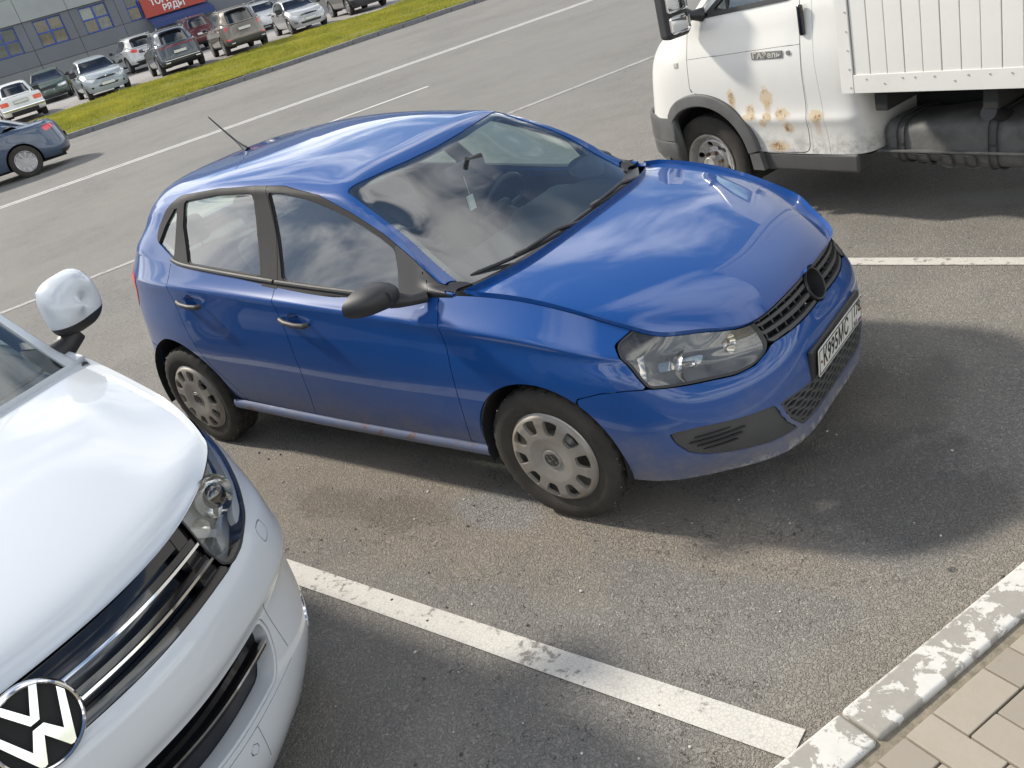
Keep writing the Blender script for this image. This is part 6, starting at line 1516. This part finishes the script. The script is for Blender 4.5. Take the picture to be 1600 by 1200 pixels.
# ================================================================== cars across the road
POLO_RAW = (POLO_BELT, POLO_HOOD, POLO_TOP)
def gen_surfaces(sp):
    fo, wb, ro, W, H = sp['fo'], sp['wb'], sp['ro'], sp['W'], sp['H']; belt, clr = sp['belt'], sp['clr']; tailx = -(wb + ro)
    cowl, wt, rr = sp.get('cowl', -.30), sp.get('wt', -.96), sp.get('rr', tailx + .42)
    wbase = sp.get('wbase', tailx + .12); sq = sp.get('sq', 0.0); tw = sp.get('tw', 1.0)
    def xm(x, top=False):
        if top: return np.interp(x, [-3.05, -2.66, -1.93, -.96, -.30, .3], [wbase - .05, rr, (rr + wt) / 2, wt, cowl, .3])
        return np.interp(x, [-3.2, -3.12, -2.47, -.30, 0, .835, .9], [tailx - .03, tailx, -wb, cowl, 0, fo, fo + .03])
    def zm(z): return np.interp(z, [0, .2, .30, .72, .95, 1.10, 1.455], [0, clr, clr + .10, clr + (belt - clr) * .66, belt, belt + sp.get('rise', .07), H])
    ys = W / 2 / .841
    def P(q, top=False):
        x, y, z = q; yy = y * ys
        if top and z > 1.1: yy *= np.interp(z, [1.1, 1.4], [1, tw])
        return np.array((xm(x, top), yy, zm(z)))
    bl = [[P(q) for q in r] for r in POLO_RAW[0]]; ho = [[P(q) for q in r] for r in POLO_RAW[1]]; tp = [[P(q, True) for q in r] for r in POLO_RAW[2]]
    if sq:
        for r in bl:
            n = len(r)
            for k, i in enumerate(range(n - 5, n)):
                r[i][0] = r[i][0] * (1 - sq) + sq * (tailx + (.10, .03, .01, 0, 0)[k] + (r[-1][0] - tailx) * .8); r[i][1] = r[i][1] * (1 - sq) + sq * W / 2 * (.985, .95, .66, .33, 0)[k]
            for k, i in enumerate(range(0, 5)):
                r[i][0] = r[i][0] * (1 - sq) + sq * (fo - (0, 0, .01, .03, .08)[k] + (r[0][0] - fo) * .8); r[i][1] = r[i][1] * (1 - sq) + sq * W / 2 * (0, .33, .66, .90, .965)[k]
        for j in range(5): ho[0][j] = bl[-1][j].copy()
    if sp.get('boot'):
        for i in range(len(bl[-1]) - 5, len(bl[-1])):
            bl[-1][i][2] = sp['boot'] - (.015 if i < len(bl[-1]) - 3 else 0)
            for r in bl[5:-1]: r[i][2] = min(r[i][2], sp['boot'] - .06)
        for r in tp[-1:]:
            for q in r: q[2] = sp['boot'] + .02
        for q in tp[-2]: q[2] = (q[2] + sp['boot'] + .30) / 2 if False else q[2] * .45 + .55 * (sp['boot'] + (sp['H'] - sp['boot']) * .45)
    q = .5
    b = surf(R_(bl), 90, 34, True, True); h = surf(R_(ho), 22, 24, True, False); h = snap_edge(h, b[-1], True, True); t = surf(R_(tp), 30, 56, True, False)
    deck = None
    if sp.get('boot'):
        A = np.array([x * [1, -1, 1] for x in tp[-1]])[:, :]; Bc = np.array([x * [1, -1, 1] for x in bl[-1][-6:]])[::-1]
        n = 16; ca = curve(A, n); cb = curve(Bc, n)
        deck = np.array([ca * (1 - s) + cb * s + np.array([0, 0, .012]) * math.sin(math.pi * s) for s in np.linspace(0, 1, 10)])
        deck = grid_mesh(deck); deck = deck if deck.N[:, 2].mean() > 0 else Mesh(deck.V, -deck.N, [f[::-1] for f in deck.F])
    return grid_mesh(b, True), grid_mesh(h), grid_mesh(t, True), deck, xm, zm, ys

def gen_wheel(parent, x, y, R):
    ys = -1 if y < 0 else 1
    w = bpy.data.objects.new('wheel', None); COL.objects.link(w); w.parent = parent; w.location = (x, y, R); w.rotation_euler = (0, random.uniform(0, 1), 0 if ys < 0 else math.pi); w.scale = (R / .33, 1, R / .33)
    if 'gt' not in MESHES:
        b = MB(); b.lathe([(.215, -.10), (.235, -.108), (.29, -.105), (.322, -.09), (.33, -.06), (.33, .06), (.322, .09), (.235, .105), (.2, .1)], 40); o = b.build('tyre', M_['tyre'], w); MESHES['gt'] = o.data
        b = MB(); b.lathe([(.222, -.100), (.212, -.108), (.200, -.100), (.19, -.04), (.0, -.03)], 40)
        for k in range(10):
            a = 2 * math.pi * k / 10; Mr = Matrix.Rotation(a, 4, 'Y'); b.box(.02, .205, -.104, -.075, -.016, .016, M=Mr)
        b.tube([(0, -.03, 0), (0, -.105, 0)], .045, 14); o = b.build('alloy_rim', plain('alloy', (.48, .48, .49), .3, .8, var=.1), w, fix=True); MESHES['gr'] = o.data
    else:
        for nm, k in (('tyre', 'gt'), ('alloy_rim', 'gr')): o = bpy.data.objects.new(nm, MESHES[k]); COL.objects.link(o); o.parent = w

def gen_car(sp):
    hd = sp['loc']; root = empty(sp['name'], sm(hd[0], hd[1], sp.get('z', 0)), ST + rad(90) * sp['face'] + rad(sp.get('yaw', 0)), sp['label'], sp.get('cat', 'car'), sp.get('group'))
    b, h, t, deck, xm, zm, ys = gen_surfaces(sp); paintm = sp['paint']; clad = sp.get('clad', paintm)
    bm2 = merge(b, mirror(b)); tm2 = merge(t, mirror(t)); R = sp.get('R', .33)
    for cx in (0, -sp['wb']): bm2 = cutout(bm2, 'xz', circ((cx, R), R + .045, 30), 0)
    parts = []
    def take(m, f, name, mat, off=0, dep=.012, keep=True):
        nonlocal bm2
        s_ = clip(m, f)
        for q in islands(s_):
            if len(q.F) >= 2: panel(name, q, mat, root, dep, off)
        return clip(m, f, +1)
    def wy(poly, dx=0): return np.array([(y * ys, zm(z)) for y, z in poly])
    def wx(poly): return np.array([(xm(x), zm(z)) for x, z in poly])
    front = bm2.V[:, 0] > -sp['wb'] / 2
    # lamps
    if 'hl' in sp: f = np.where(bm2.V[:, 0] > .2, sdf_poly(absy(bm2), wy(sp['hl'])), 9.); bm2 = take(bm2, f, 'head_lamp', plain('far_lamp', (.62, .63, .63), .15, .3, coat=.8), -.004)
    for poly, nm, mat in sp.get('front', ()):
        f = np.where(bm2.V[:, 0] > .2, sdf_poly(absy(bm2) if poly[0][0] >= 0 and min(q[0] for q in poly) > .02 else bm2.V[:, [1, 2]], wy(poly)), 9.); bm2 = take(bm2, f, nm, mat, -.012)
    for poly, nm, mat in sp.get('rear', ()):
        sym = min(q[0] for q in poly) > .02
        f = np.where(bm2.V[:, 0] < -sp['wb'] - sp['ro'] + sp.get('lampx', .30), sdf_poly(absy(bm2) if sym else bm2.V[:, [1, 2]], wy(poly)), 9.); bm2 = take(bm2, f, nm, mat, .004)
    if sp.get('cladz'):
        f = bm2.V[:, 2] - np.where(bm2.V[:, 0] > .3, sp['cladz'][0], np.where(bm2.V[:, 0] < -sp['wb'] - .3, sp['cladz'][2], sp['cladz'][1])); 
        for cx in (0, -sp['wb']): f = np.minimum(f, np.hypot(bm2.V[:, 0] - cx, bm2.V[:, 2] - R) - R - .105)
        bm2 = take(bm2, f, 'cladding', clad, .004)
    panels('body', bm2, paintm, root, .014, 0, 4)
    panel('bonnet', merge(h, mirror(h)), paintm, root, .012)
    if deck: panel('boot_lid', merge(deck, mirror(deck)), paintm, root, .012)
    # glass house
    bz = sp['belt']; H = sp['H']
    top_x = lambda z: None
    DLOx = roundpoly([(xm(x, True), zm(z)) for x, z in [(-2.24, 1.372), (-1.853, 1.392), (-1.365, 1.372), (-1.106, 1.318), (-.713, 1.150), (-.40, .990), (-.36, .965), (-.80, .975), (-1.40, 1.025), (-2.0, 1.08), (-2.28, 1.14), (-2.40, 1.20), (-2.36, 1.30)]], [.03] + [0] * 5 + [.01] + [0] * 3 + [.03] * 3)
    f = field(tm2, 'xz', DLOx); gl = clip(tm2, f)
    WSx = np.array([(xm(x, True), y * ys) for x, y in WS]); fw = field(tm2, 'xy', WSx)
    RWx = np.array([(y * ys * sp.get('tw', 1.0), z) for y, z in [(.42, H - .10), (.47, zm(1.09) + .02), (-.47, zm(1.09) + .02), (-.42, H - .10)]]) if not sp.get('boot') else np.array([(y * ys, z) for y, z in [(.43, H - .07), (.54, sp['boot'] + .06), (-.54, sp['boot'] + .06), (-.43, H - .07)]])
    frw = np.where(tm2.V[:, 0] < sp.get('rr', -(sp['wb'] + sp['ro']) + .42) + .06, field(tm2, 'yz', RWx), 9.)
    shell = clip(tm2, np.minimum(np.minimum(f, fw), frw), +1); panels('roof', shell, sp.get('roof', paintm), root, .012, 0, 4)
    for q in islands(gl):
        if len(q.F) > 3:
            bpx = np.abs(q.V[:, 0] - xm(-1.45, True)) - .035; panels('side_window', clip(q, bpx, +1), M_['far_glass'], root, 0, -.008, 2); panels('window_pillar', clip(q, bpx), M_['black_plastic'], root, 0, -.004, 2)
    panels('windscreen', clip(tm2, fw), M_['far_glass'], root, 0, -.006, 3); panels('rear_window', clip(tm2, frw), M_['far_glass'], root, 0, -.006, 3)
    # dark cabin so that the glass has something behind it
    bb = MB(); bb.box(xm(-2.6, True), xm(-.5, True), -.55 * ys, .55 * ys, .35, bz - .05); bb.build('cabin', M_['interior'], root)
    for sx_, sy_ in ((-1.45, .33), (-1.45, -.33), (-2.2, .33), (-2.2, -.33)):
        bb = MB(); x_ = xm(sx_, True); bb.bbox(x_ - .08, x_ + .06, sy_ * ys - .2, sy_ * ys + .2, bz - .2, bz + .10, .04); bb.bbox(x_ - .08, x_ + .01, sy_ * ys - .1, sy_ * ys + .1, bz + .13, bz + .30, .03); bb.build('seat', M_['seat'], root)
    for s_ in (-1, 1):
        bb = MB(); mx = xm(-.50); bb.bbox(mx - .06, mx + .05, s_ * (sp['W'] / 2 + .02), s_ * (sp['W'] / 2 + .19), bz + .0, bz + .13, .04, seg=3); bb.tube([(mx, s_ * (sp['W'] / 2 - .06), bz + .02), (mx, s_ * (sp['W'] / 2 + .05), bz + .04)], .025, 6); bb.build('door_mirror', sp.get('mirror', paintm), root)
        if sp.get('rails'):
            pts = [(xm(x, True), s_ * .545 * ys * sp.get('tw', 1), zm(z) + dz) for x, z, dz in ((-1.15, 1.375, -.005), (-1.25, 1.39, .035), (-1.9, 1.42, .04), (-2.35, 1.40, .035), (-2.45, 1.385, -.005))]; bb = MB(); bb.tube(pts, .016, 6); bb.build('roof_rail', plain('rail_metal', (.45, .45, .44), .3, .8), root)
        for dx, dz in ((-1.27, .86), (-2.08, .91)):
            bb = MB(); x_ = xm(dx); bb.bbox(x_ - .09, x_ + .09, s_ * (sp['W'] / 2 - .012), s_ * (sp['W'] / 2 + .022), zm(dz) - .015, zm(dz) + .015, .01); bb.build('door_handle', sp.get('mirror', paintm), root)
    for fx, z_, rear in sp.get('plates', ()):
        Mx = frame((fx, 0, z_), (1 if not rear else -1, 0, .05)); bb = MB(); bb.bbox(-.265, .265, -.061, .061, -.02, .0, .004, M=Mx); ph = bb.build('plate_frame', M_['ink'], root)
        bb = MB(); bb.bbox(-.255, .255, -.051, .051, .0005, .004, .001, M=Mx); bb.build('number_plate', M_['white_plastic'], ph)
    bb = MB(); bb.box(-(sp['wb'] + sp['ro']) + .2, sp['fo'] - .2, -.6, .6, sp['clr'] + .0, sp['clr'] + .05); bb.build('floor_pan', M_['dark'], root)
    for cx in (0, -sp['wb']):
        for s_ in (-1, 1):
            n = 16; V = []; F = []
            for i in range(n + 1):
                w = math.pi * (-.1 + 1.2 * i / n)
                for y in (sp['W'] / 2 - .03, .45): V.append((cx + (R + .043) * math.cos(w), s_ * y, R + (R + .043) * math.sin(w)))
            for i in range(n): F.append((2 * i, 2 * i + 1, 2 * i + 3, 2 * i + 2))
            bb = MB(); bb.add(V, F); bb.add([(cx + (R + .043) * math.cos(math.pi * (-.1 + 1.2 * i / n)), s_ * .45, R + (R + .043) * math.sin(math.pi * (-.1 + 1.2 * i / n))) for i in range(n + 1)], [tuple(range(n + 1))]); bb.build('wheel_well', M_['dark'], root)
            gen_wheel(root, cx, s_ * (sp['W'] / 2 - .115), R)
    for mk in sp.get('extras', ()): mk(root, xm, zm, ys)
    return root
M_['far_glass'] = glass('car_glass', (.16, .19, .21), refl=1.0, dirt=.01)
def car_paint(name, c, metal=0.0): return paint(name, c, .35, dirt_top=.45, flake=metal)
CP = {k: car_paint(k + '_car_paint', c, m) for k, c, m in (('silver', (.42, .43, .43), .3), ('grey_blue', (.30, .34, .35), .2), ('green', (.055, .085, .065), .1), ('graphite', (.075, .085, .10), .2), ('maroon', (.10, .018, .020), .1), ('bronze', (.20, .175, .145), .25), ('white', (.70, .70, .68), 0), ('light_silver', (.50, .51, .49), .2), ('sand_grey', (.17, .165, .15), .2), ('slate', (.055, .080, .125), .25))}
BLK = M_['black_plastic']; REDL = M_['red_lens']
GROUP1 = 'cars parked in the car park across the road'
EXH = plain('chrome_tip', (.6, .6, .6), .2, 1.0)
def bar(x0, x1, y0, y1, z0, z1, name, mat, bev=.006):
    def f(root, xm, zm, ys): b = MB(); b.bbox(x0, x1, y0, y1, z0, z1, bev); b.build(name, mat, root)
    return f
def spoiler(x, z, w, mat):
    def f(root, xm, zm, ys): b = MB(); b.bbox(x - .13, x + .08, -w, w, z - .018, z + .018, .014); b.build('roof_spoiler', mat, root)
    return f
LZ = lambda m: lot_z(m)
# silver-grey compact hatchback facing the road
gen_car(dict(name='parked_hatchback', loc=(2.88, 38.1), z=LZ(38.1), face=-1, yaw=2, fo=.80, wb=2.59, ro=.63, W=1.75, H=1.53, belt=.98, clr=.24, wt=-.98, paint=CP['grey_blue'], mirror=BLK, group=GROUP1, label='grey-blue hatchback with white lamps facing the verge, grey wagon behind it',
    hl=[(.40, .80), (.42, .66), (.55, .60), (.74, .69), (.80, .80), (.70, .86)], front=[([(-.36, .80), (-.37, .70), (-.30, .655), (.30, .655), (.37, .70), (.36, .80)], 'grille', BLK), ([(-.40, .44), (-.34, .36), (.34, .36), (.40, .44)], 'lower_grille', BLK), ([(.56, .42), (.56, .34), (.65, .34), (.65, .42)], 'fog_lamp', M_['far_glass'])], plates=[(.805, .485, False)],
    extras=[bar(.70, .755, -.03, .03, .70, .765, 'badge', M_['chrome'], .01)]))
# green estate
gen_car(dict(name='parked_estate', loc=(1.42, 46.2), z=LZ(46.2), face=-1, yaw=-7, fo=.90, wb=2.62, ro=.98, W=1.78, H=1.44, belt=.92, clr=.22, wt=-1.08, rr=-3.2, paint=CP['green'], mirror=BLK, rails=True, group=GROUP1, label='dark green estate car with roof rails, nearest the building on the left',
    hl=[(.42, .74), (.42, .62), (.76, .62), (.80, .75)], front=[([(-.36, .73), (-.33, .60), (.33, .60), (.36, .73)], 'grille', BLK), ([(-.7, .33), (-.6, .25), (.6, .25), (.7, .33)], 'lower_grille', BLK)], plates=[(.885, .49, False)], cladz=(.30, .30, .30), clad=BLK))
# light silver crossover seen from behind
gen_car(dict(name='parked_crossover', loc=(6.15, 50.8), z=LZ(50.8), face=1, yaw=4, fo=.93, wb=2.66, ro=1.04, W=1.85, H=1.64, belt=1.03, clr=.26, wt=-1.15, rr=-3.15, tw=1.06, sq=.15, R=.36, paint=CP['light_silver'], mirror=BLK, rails=True, group=GROUP1, label='pale silver crossover seen from behind, partly hidden by the graphite one',
    rear=[([(.34, .93), (.40, .80), (.74, .88), (.88, 1.0), (.6, .99)], 'tail_lamp', REDL), ([(-.62, .42), (-.5, .30), (.5, .30), (.62, .42)], 'diffuser', BLK)], plates=[(-3.74, .88, True)], cladz=(.34, .34, .36), clad=BLK, extras=[spoiler(-3.22, 1.60, .55, CP['light_silver'])]))
# graphite crossover
gen_car(dict(name='parked_crossover', loc=(6.02, 40.45), z=LZ(40.4), face=1, yaw=-2, fo=.90, wb=2.71, ro=.96, W=1.86, H=1.70, belt=1.06, clr=.27, wt=-1.12, rr=-3.05, tw=1.06, sq=.2, R=.37, paint=CP['graphite'], mirror=CP['graphite'], rails=True, group=GROUP1, label='graphite crossover seen from behind with a full-width lamp bar',
    rear=[([(-.90, .93), (-.70, .86), (-.45, .885), (.45, .885), (.70, .86), (.90, .93), (.88, .985), (.5, .945), (-.5, .945), (-.88, .985)], 'tail_lamp', emit_free_light('dark_red_lens', (.13, .012, .014))), ([(-.80, .36), (-.72, .26), (.72, .26), (.80, .36)], 'diffuser', BLK)], plates=[(-3.71, .78, True)], cladz=(.36, .36, .38), clad=BLK,
    extras=[spoiler(-3.12, 1.655, .56, CP['graphite']), bar(-3.70, -3.66, -.72, .72, .515, .54, 'bumper_strip', M_['chrome']), bar(-3.70, -3.62, -.72, -.52, .40, .47, 'exhaust_tip', EXH, .02), bar(-3.70, -3.62, .52, .72, .40, .47, 'exhaust_tip', EXH, .02)]))
# maroon off-roader behind
gen_car(dict(name='parked_offroader', loc=(9.75, 52.6), z=LZ(52.6), face=1, fo=.90, wb=2.62, ro=.98, W=1.82, H=1.72, belt=1.08, clr=.28, wt=-1.1, rr=-3.1, tw=1.06, sq=.3, R=.36, paint=CP['maroon'], mirror=BLK, rails=True, group=GROUP1, label='maroon off-roader seen from behind, under the red sign',
    rear=[([(.66, 1.0), (.66, .78), (.86, .80), (.88, 1.02)], 'tail_lamp', REDL)], plates=[(-3.63, .80, True)], cladz=(.38, .36, .42), clad=BLK))
# bronze off-roader
gen_car(dict(name='parked_offroader', loc=(8.80, 40.15), z=LZ(40.1), face=1, yaw=-3, fo=.90, wb=2.71, ro=1.0, W=1.86, H=1.75, belt=1.08, clr=.29, wt=-1.12, rr=-3.2, tw=1.07, sq=.25, R=.37, paint=CP['bronze'], mirror=BLK, rails=True, group=GROUP1, label='bronze off-roader with grey lower cladding seen from behind',
    rear=[([(.60, 1.06), (.58, .88), (.66, .80), (.88, .82), (.90, 1.04)], 'tail_lamp', REDL), ([(.56, .52), (.56, .46), (.76, .46), (.78, .52)], 'reflector', REDL)], plates=[(-3.74, .90, True)], cladz=(.44, .40, .56), clad=plain('far_cladding', (.075, .072, .068), .6), extras=[spoiler(-3.26, 1.70, .55, CP['bronze']), bar(-3.76, -3.68, -.72, -.56, .40, .46, 'exhaust_tip', EXH, .02), bar(-3.76, -3.68, .56, .72, .40, .46, 'exhaust_tip', EXH, .02)]))
# silver saloon-nosed hatch facing the road
gen_car(dict(name='parked_hatchback', loc=(11.95, 38.6), z=LZ(38.6), face=-1, yaw=-3, fo=.83, wb=2.57, ro=.72, W=1.70, H=1.47, belt=.96, clr=.23, wt=-1.0, paint=CP['silver'], mirror=BLK, group=GROUP1, label='silver hatchback facing the verge, second from the right',
    hl=[(.42, .80), (.40, .70), (.58, .64), (.78, .72), (.83, .86), (.76, .88)], front=[([(-.40, .755), (-.36, .66), (.36, .66), (.40, .755)], 'grille', M_['gloss_black']), ([(-.5, .40), (-.42, .30), (.42, .30), (.5, .40)], 'lower_grille', BLK), ([(.58, .44), (.60, .32), (.72, .36), (.74, .46)], 'fog_lamp', M_['chrome'])], plates=[(.845, .50, False)]))
gen_car(dict(name='parked_hatchback', loc=(13.9, 50.0), z=LZ(50.), face=-1, fo=.85, wb=2.60, ro=.75, W=1.76, H=1.50, belt=.97, clr=.23, wt=-1.0, paint=CP['white'], mirror=CP['white'], group=GROUP1, label='white hatchback behind the silver one',
    hl=[(.42, .80), (.40, .70), (.58, .64), (.78, .72), (.83, .86)], front=[([(-.40, .755), (-.36, .66), (.36, .66), (.40, .755)], 'grille', M_['gloss_black'])], plates=[(.86, .50, False)], cladz=(.28, .28, .28), clad=BLK))
gen_car(dict(name='parked_offroader', loc=(15.15, 39.2), z=LZ(39.2), face=-1, yaw=-3, fo=.90, wb=2.66, ro=.95, W=1.85, H=1.70, belt=1.06, clr=.29, wt=-1.1, rr=-3.05, tw=1.06, sq=.2, R=.37, paint=CP['sand_grey'], mirror=BLK, rails=True, group=GROUP1, label='sand-grey off-roader with black bumper at the right end of the row',
    hl=[(.42, .84), (.42, .74), (.60, .70), (.80, .78), (.85, .88)], front=[([(-.40, .80), (-.36, .66), (.36, .66), (.40, .80)], 'grille', M_['gloss_black'])], plates=[(.915, .56, False)], cladz=(.60, .40, .45), clad=BLK))
# old white saloon seen from behind
gen_car(dict(name='parked_saloon', loc=(-.40, 40.6), z=LZ(40.6), face=1, yaw=1, fo=.72, wb=2.42, ro=.98, W=1.62, H=1.44, belt=.90, clr=.24, wt=-.92, cowl=-.32, rr=-2.15, wbase=-2.62, rise=.02, sq=.85, boot=.93, R=.29, tw=1.04, paint=CP['white'], mirror=BLK, group=GROUP1, label='old boxy white saloon seen from behind with square orange-red lamps',
    rear=[([(.47, .86), (.47, .70), (.79, .70), (.79, .86)], 'tail_lamp', emit_free_light('old_lamp', (.55, .06, .012))), ], plates=[(-3.415, .735, True)], extras=[bar(-3.47, -3.38, -.79, .79, .46, .55, 'rear_bumper', M_['chrome'], .02), bar(-3.44, -3.36, -.5, .5, .27, .42, 'rear_valance', M_['dark'])]))
# slate saloon driving past
gen_car(dict(name='passing_saloon', loc=(-1.52 - 2.93, 21.75), z=0, face=2, fo=.92, wb=2.93, ro=1.10, W=1.88, H=1.46, belt=.98, clr=.20, wt=-1.25, cowl=-.42, rr=-2.75, wbase=-3.45, boot=1.04, R=.355, tw=1.0, lampx=.46, paint=CP['slate'], mirror=CP['slate'], label='slate-blue saloon driving past at the left edge, red tail lamp', cat='car',
    rear=[([(.50, .935), (.50, .87), (.66, .83), (.98, .835), (.98, .93)], 'tail_lamp', plain('bright_red_lens', (.75, .02, .05), .15, coat=.6)), ([(-.7, .36), (-.6, .26), (.6, .26), (.7, .36)], 'diffuser', BLK)], plates=[(-4.03, .62, True)]))

# ================================================================== building across the road
BM = 61.0
bld = empty('shop_building', sm(6, BM, LOT_Z0), ST, 'grey panelled shop building with blue-framed windows and a red sign', 'building')
def bmat(name, c, var=.08): return plain(name, c, .75, var=var, scale=.8)
MP = {'dark': bmat('panel_dark_grey', (.155, .165, .185)), 'mid': bmat('panel_mid_grey', (.20, .21, .22)), 'light': bmat('panel_pale_grey', (.33, .35, .34))}
def bbx(name, mat, s0, s1, z0, z1, d0, d1, parent=bld, bev=0.0):
    b = MB(); M = MS
    V = [sm(s, BM - d, z) for s in (s0, s1) for d in (d0, d1) for z in (z0, z1)]
    b.add(V, [(0, 1, 3, 2), (4, 6, 7, 5), (0, 4, 5, 1), (2, 3, 7, 6), (0, 2, 6, 4), (1, 5, 7, 3)])
    o = b.build(name, mat, parent, smooth=False, fix=True)
    if parent is bld: o.matrix_parent_inverse = Matrix.LocRotScale(bld.location, bld.rotation_euler, None).inverted()
    return o
bbx('core_wall', MP['dark'], -30, 45, .3, 14, -8, -.32)
W0, WSP, WW, WZ0, WZ1 = 3.17, 2.72, 1.66, 3.08, 4.58
for i in range(-6, 16):                                                  # cladding panels, joint by joint
    sa = W0 + i * WSP - (WSP - WW) / 2
    for z0, z1 in ((.55, 1.30), (1.30, 2.19), (2.19, 3.075)):
        bbx('cladding_panel', MP['mid'] if z1 < 2.2 else MP['dark'], sa + .012, sa + WSP - .012, z0 + .012, z1 - .012, -.31, 0)
    bbx('window_pier', MP['dark'], sa + .012, W0 + i * WSP - .002, 3.087, 4.66, -.31, 0) if True else None
    bbx('window_pier', MP['dark'], W0 + i * WSP + WW + .002, sa + WSP - .012, 3.087, 4.66, -.31, 0)
    for k in range(3): bbx('cladding_panel', MP['light'], sa + .012 + (.9 if k % 2 else 0), sa + WSP - .012 + (.9 if k % 2 else 0), 4.685 + k * 1.35, 4.685 + (k + 1) * 1.35 - .02, -.2, .10)
    bbx('window_head', MP['dark'], W0 + i * WSP, W0 + i * WSP + WW, WZ1 + .002, 4.66, -.31, -.02)
BLUE = plain('blue_frame', (.03, .075, .32), .45); card = plain('cardboard', (.24, .145, .07), .8, var=.35, scale=2.5); paper = plain('paper_sheet', (.62, .64, .60), .8, var=.1); dim = plain('dim_room', (.05, .06, .075), .9, var=.4, scale=1.2); stock = plain('stacked_goods', (.25, .25, .23), .8, var=.6, scale=5)
for i in range(-5, 15):
    if 2 < i < 5: continue
    s0 = W0 + i * WSP; wo = bbx('window', BLUE, s0, s0 + WW, WZ0 + .005, WZ0 + .075, -.26, -.10); px = bld
    for a0, a1, c0, c1 in ((0, .07, .075, 1.50), (WW - .07, WW, .075, 1.50), (.07, WW - .07, 1.43, 1.50), (.07, WW - .07, .72, .81), (WW / 2 - .05, WW / 2 + .05, .075, .72), (WW / 2 - .05, WW / 2 + .05, .81, 1.43)):
        q = bbx('frame_bar', BLUE, s0 + a0, s0 + a1, WZ0 + c0, WZ0 + c1, -.255, -.12, wo)
    pat = {-1: 'dddd', 0: 'cccc', 1: 'csps', 2: 'ccdc'}.get(i, 'dcdd')
    for k, (a0, a1, c0, c1) in enumerate(((.07, WW / 2 - .05, .075, .72), (WW / 2 + .05, WW - .07, .075, .72), (.07, WW / 2 - .05, .81, 1.43), (WW / 2 + .05, WW - .07, .81, 1.43))):
        bbx('backing', {'d': dim, 'c': card, 's': stock, 'p': paper}[pat[k]], s0 + a0, s0 + a1, WZ0 + c0, WZ0 + c1, -.31, -.285, wo)
        bbx('pane', M_['glass_shop'], s0 + a0, s0 + a1, WZ0 + c0, WZ0 + c1, -.215, -.205, wo)
# entrance sign, awning, posts
RED = plain('sign_red', (.40, .055, .035), .5, var=.06); AWN = plain('awning_blue', (.03, .055, .17), .7)
sgn = empty('shop_sign', sm(11.4, BM - .35, 3.0), ST, 'red sign board with white Cyrillic letters above the shop entrance', 'sign')
b = MB(); b.bbox(-1.95, 1.95, -.10, .10, .02, 1.10, .01); b.build('sign_board', RED, sgn)
wl = plain('sign_letters', (.80, .79, .76), .5)
Mt = Matrix(((1, 0, 0, 0), (0, 0, -1, -.105), (0, 1, 0, 0), (0, 0, 0, 1)))
text_mesh('ТОРГОВЫЕ', .50, .02, 'lettering', wl, sgn, Mt @ Matrix.Translation((-.05, .78, 0)), sx=.98, bold=.012); text_mesh('РЯДЫ', .48, .02, 'lettering', wl, sgn, Mt @ Matrix.Translation((-.05, .32, 0)), sx=1.0, bold=.012)
awn = empty('awning', sm(11.5, BM - .1, 2.5), ST, 'dark blue awning on pale posts below the red sign', 'awning')
b = MB(); b.add([(-2.0, 0, .50), (2.0, 0, .50), (2.0, -1.3, .12), (-2.0, -1.3, .12), (-2.0, 0, .46), (2.0, 0, .46), (2.0, -1.3, .08), (-2.0, -1.3, .08)], [(0, 3, 2, 1), (4, 5, 6, 7), (3, 7, 6, 2), (0, 4, 7, 3), (1, 2, 6, 5)]); b.build('canopy', AWN, awn, smooth=False)
b = MB(); b.bbox(-2.0, 2.0, -1.33, -1.29, -.16, .13, .01); b.build('valance', AWN, awn)
text_mesh('СКЛАД', .20, .01, 'valance_lettering', plain('valance_print', (.05, .10, .34), .6), awn, Matrix(((1, 0, 0, 0), (0, 0, -1, -1.332), (0, 1, 0, -.01), (0, 0, 0, 1)))) if False else None
PST = plain('pale_post', (.42, .44, .45), .4, .4)
for s_ in (-1.95, 0.0, 1.95): b = MB(); b.tube([(s_, -1.25, .10), (s_, -1.25, -1.85)], .04, 8); b.build('post', PST, awn)
rail = empty('stair_railing', sm(14.3, BM - 1.2, 1.0), ST, 'pale metal stair railing beside the shop entrance', 'railing')
for k in range(7):
    b = MB(); b.tube([(k * .9, 0, -.25 + .10 * k), (k * .9, 0, .95 + .16 * k)], .03, 6); b.build('post', PST, rail)
for dz in (.95, .68, .40): b = MB(); b.tube([(0, 0, dz), (5.4, 0, dz + .96)], .03, 6); b.build('rail', PST, rail)
for k in range(4): b = MB(); b.tube([(k * 1.8 + .4, -.9, -.2), (k * 1.8 + .4, -.9, .85)], .03, 6); b.build('post', PST, rail)
b = MB(); b.tube([(0.2, -.9, .85), (6.0, -.9, .85)], .03, 6); b.build('rail', PST, rail)
steps = bbx('entrance_steps', M_['concrete'], 13.9, 20.5, .6, 1.15, .02, 2.6, None); tag(steps, 'grey concrete entrance steps behind the stair railing', 'steps')
# strip of grass along the wall
bed = quad_sheet('flower_bed', soil, -2, 7.6, BM - 3.4, BM - .02, lot_z(BM - 3.4) + .08, lot_z(BM) + .08)
grass_patch('wall_grass', -2, 7.6, BM - 3.3, BM - .1, lambda m, s: lot_z(m) + .08, 5000, .12, .28, 'green grass growing along the foot of the building')
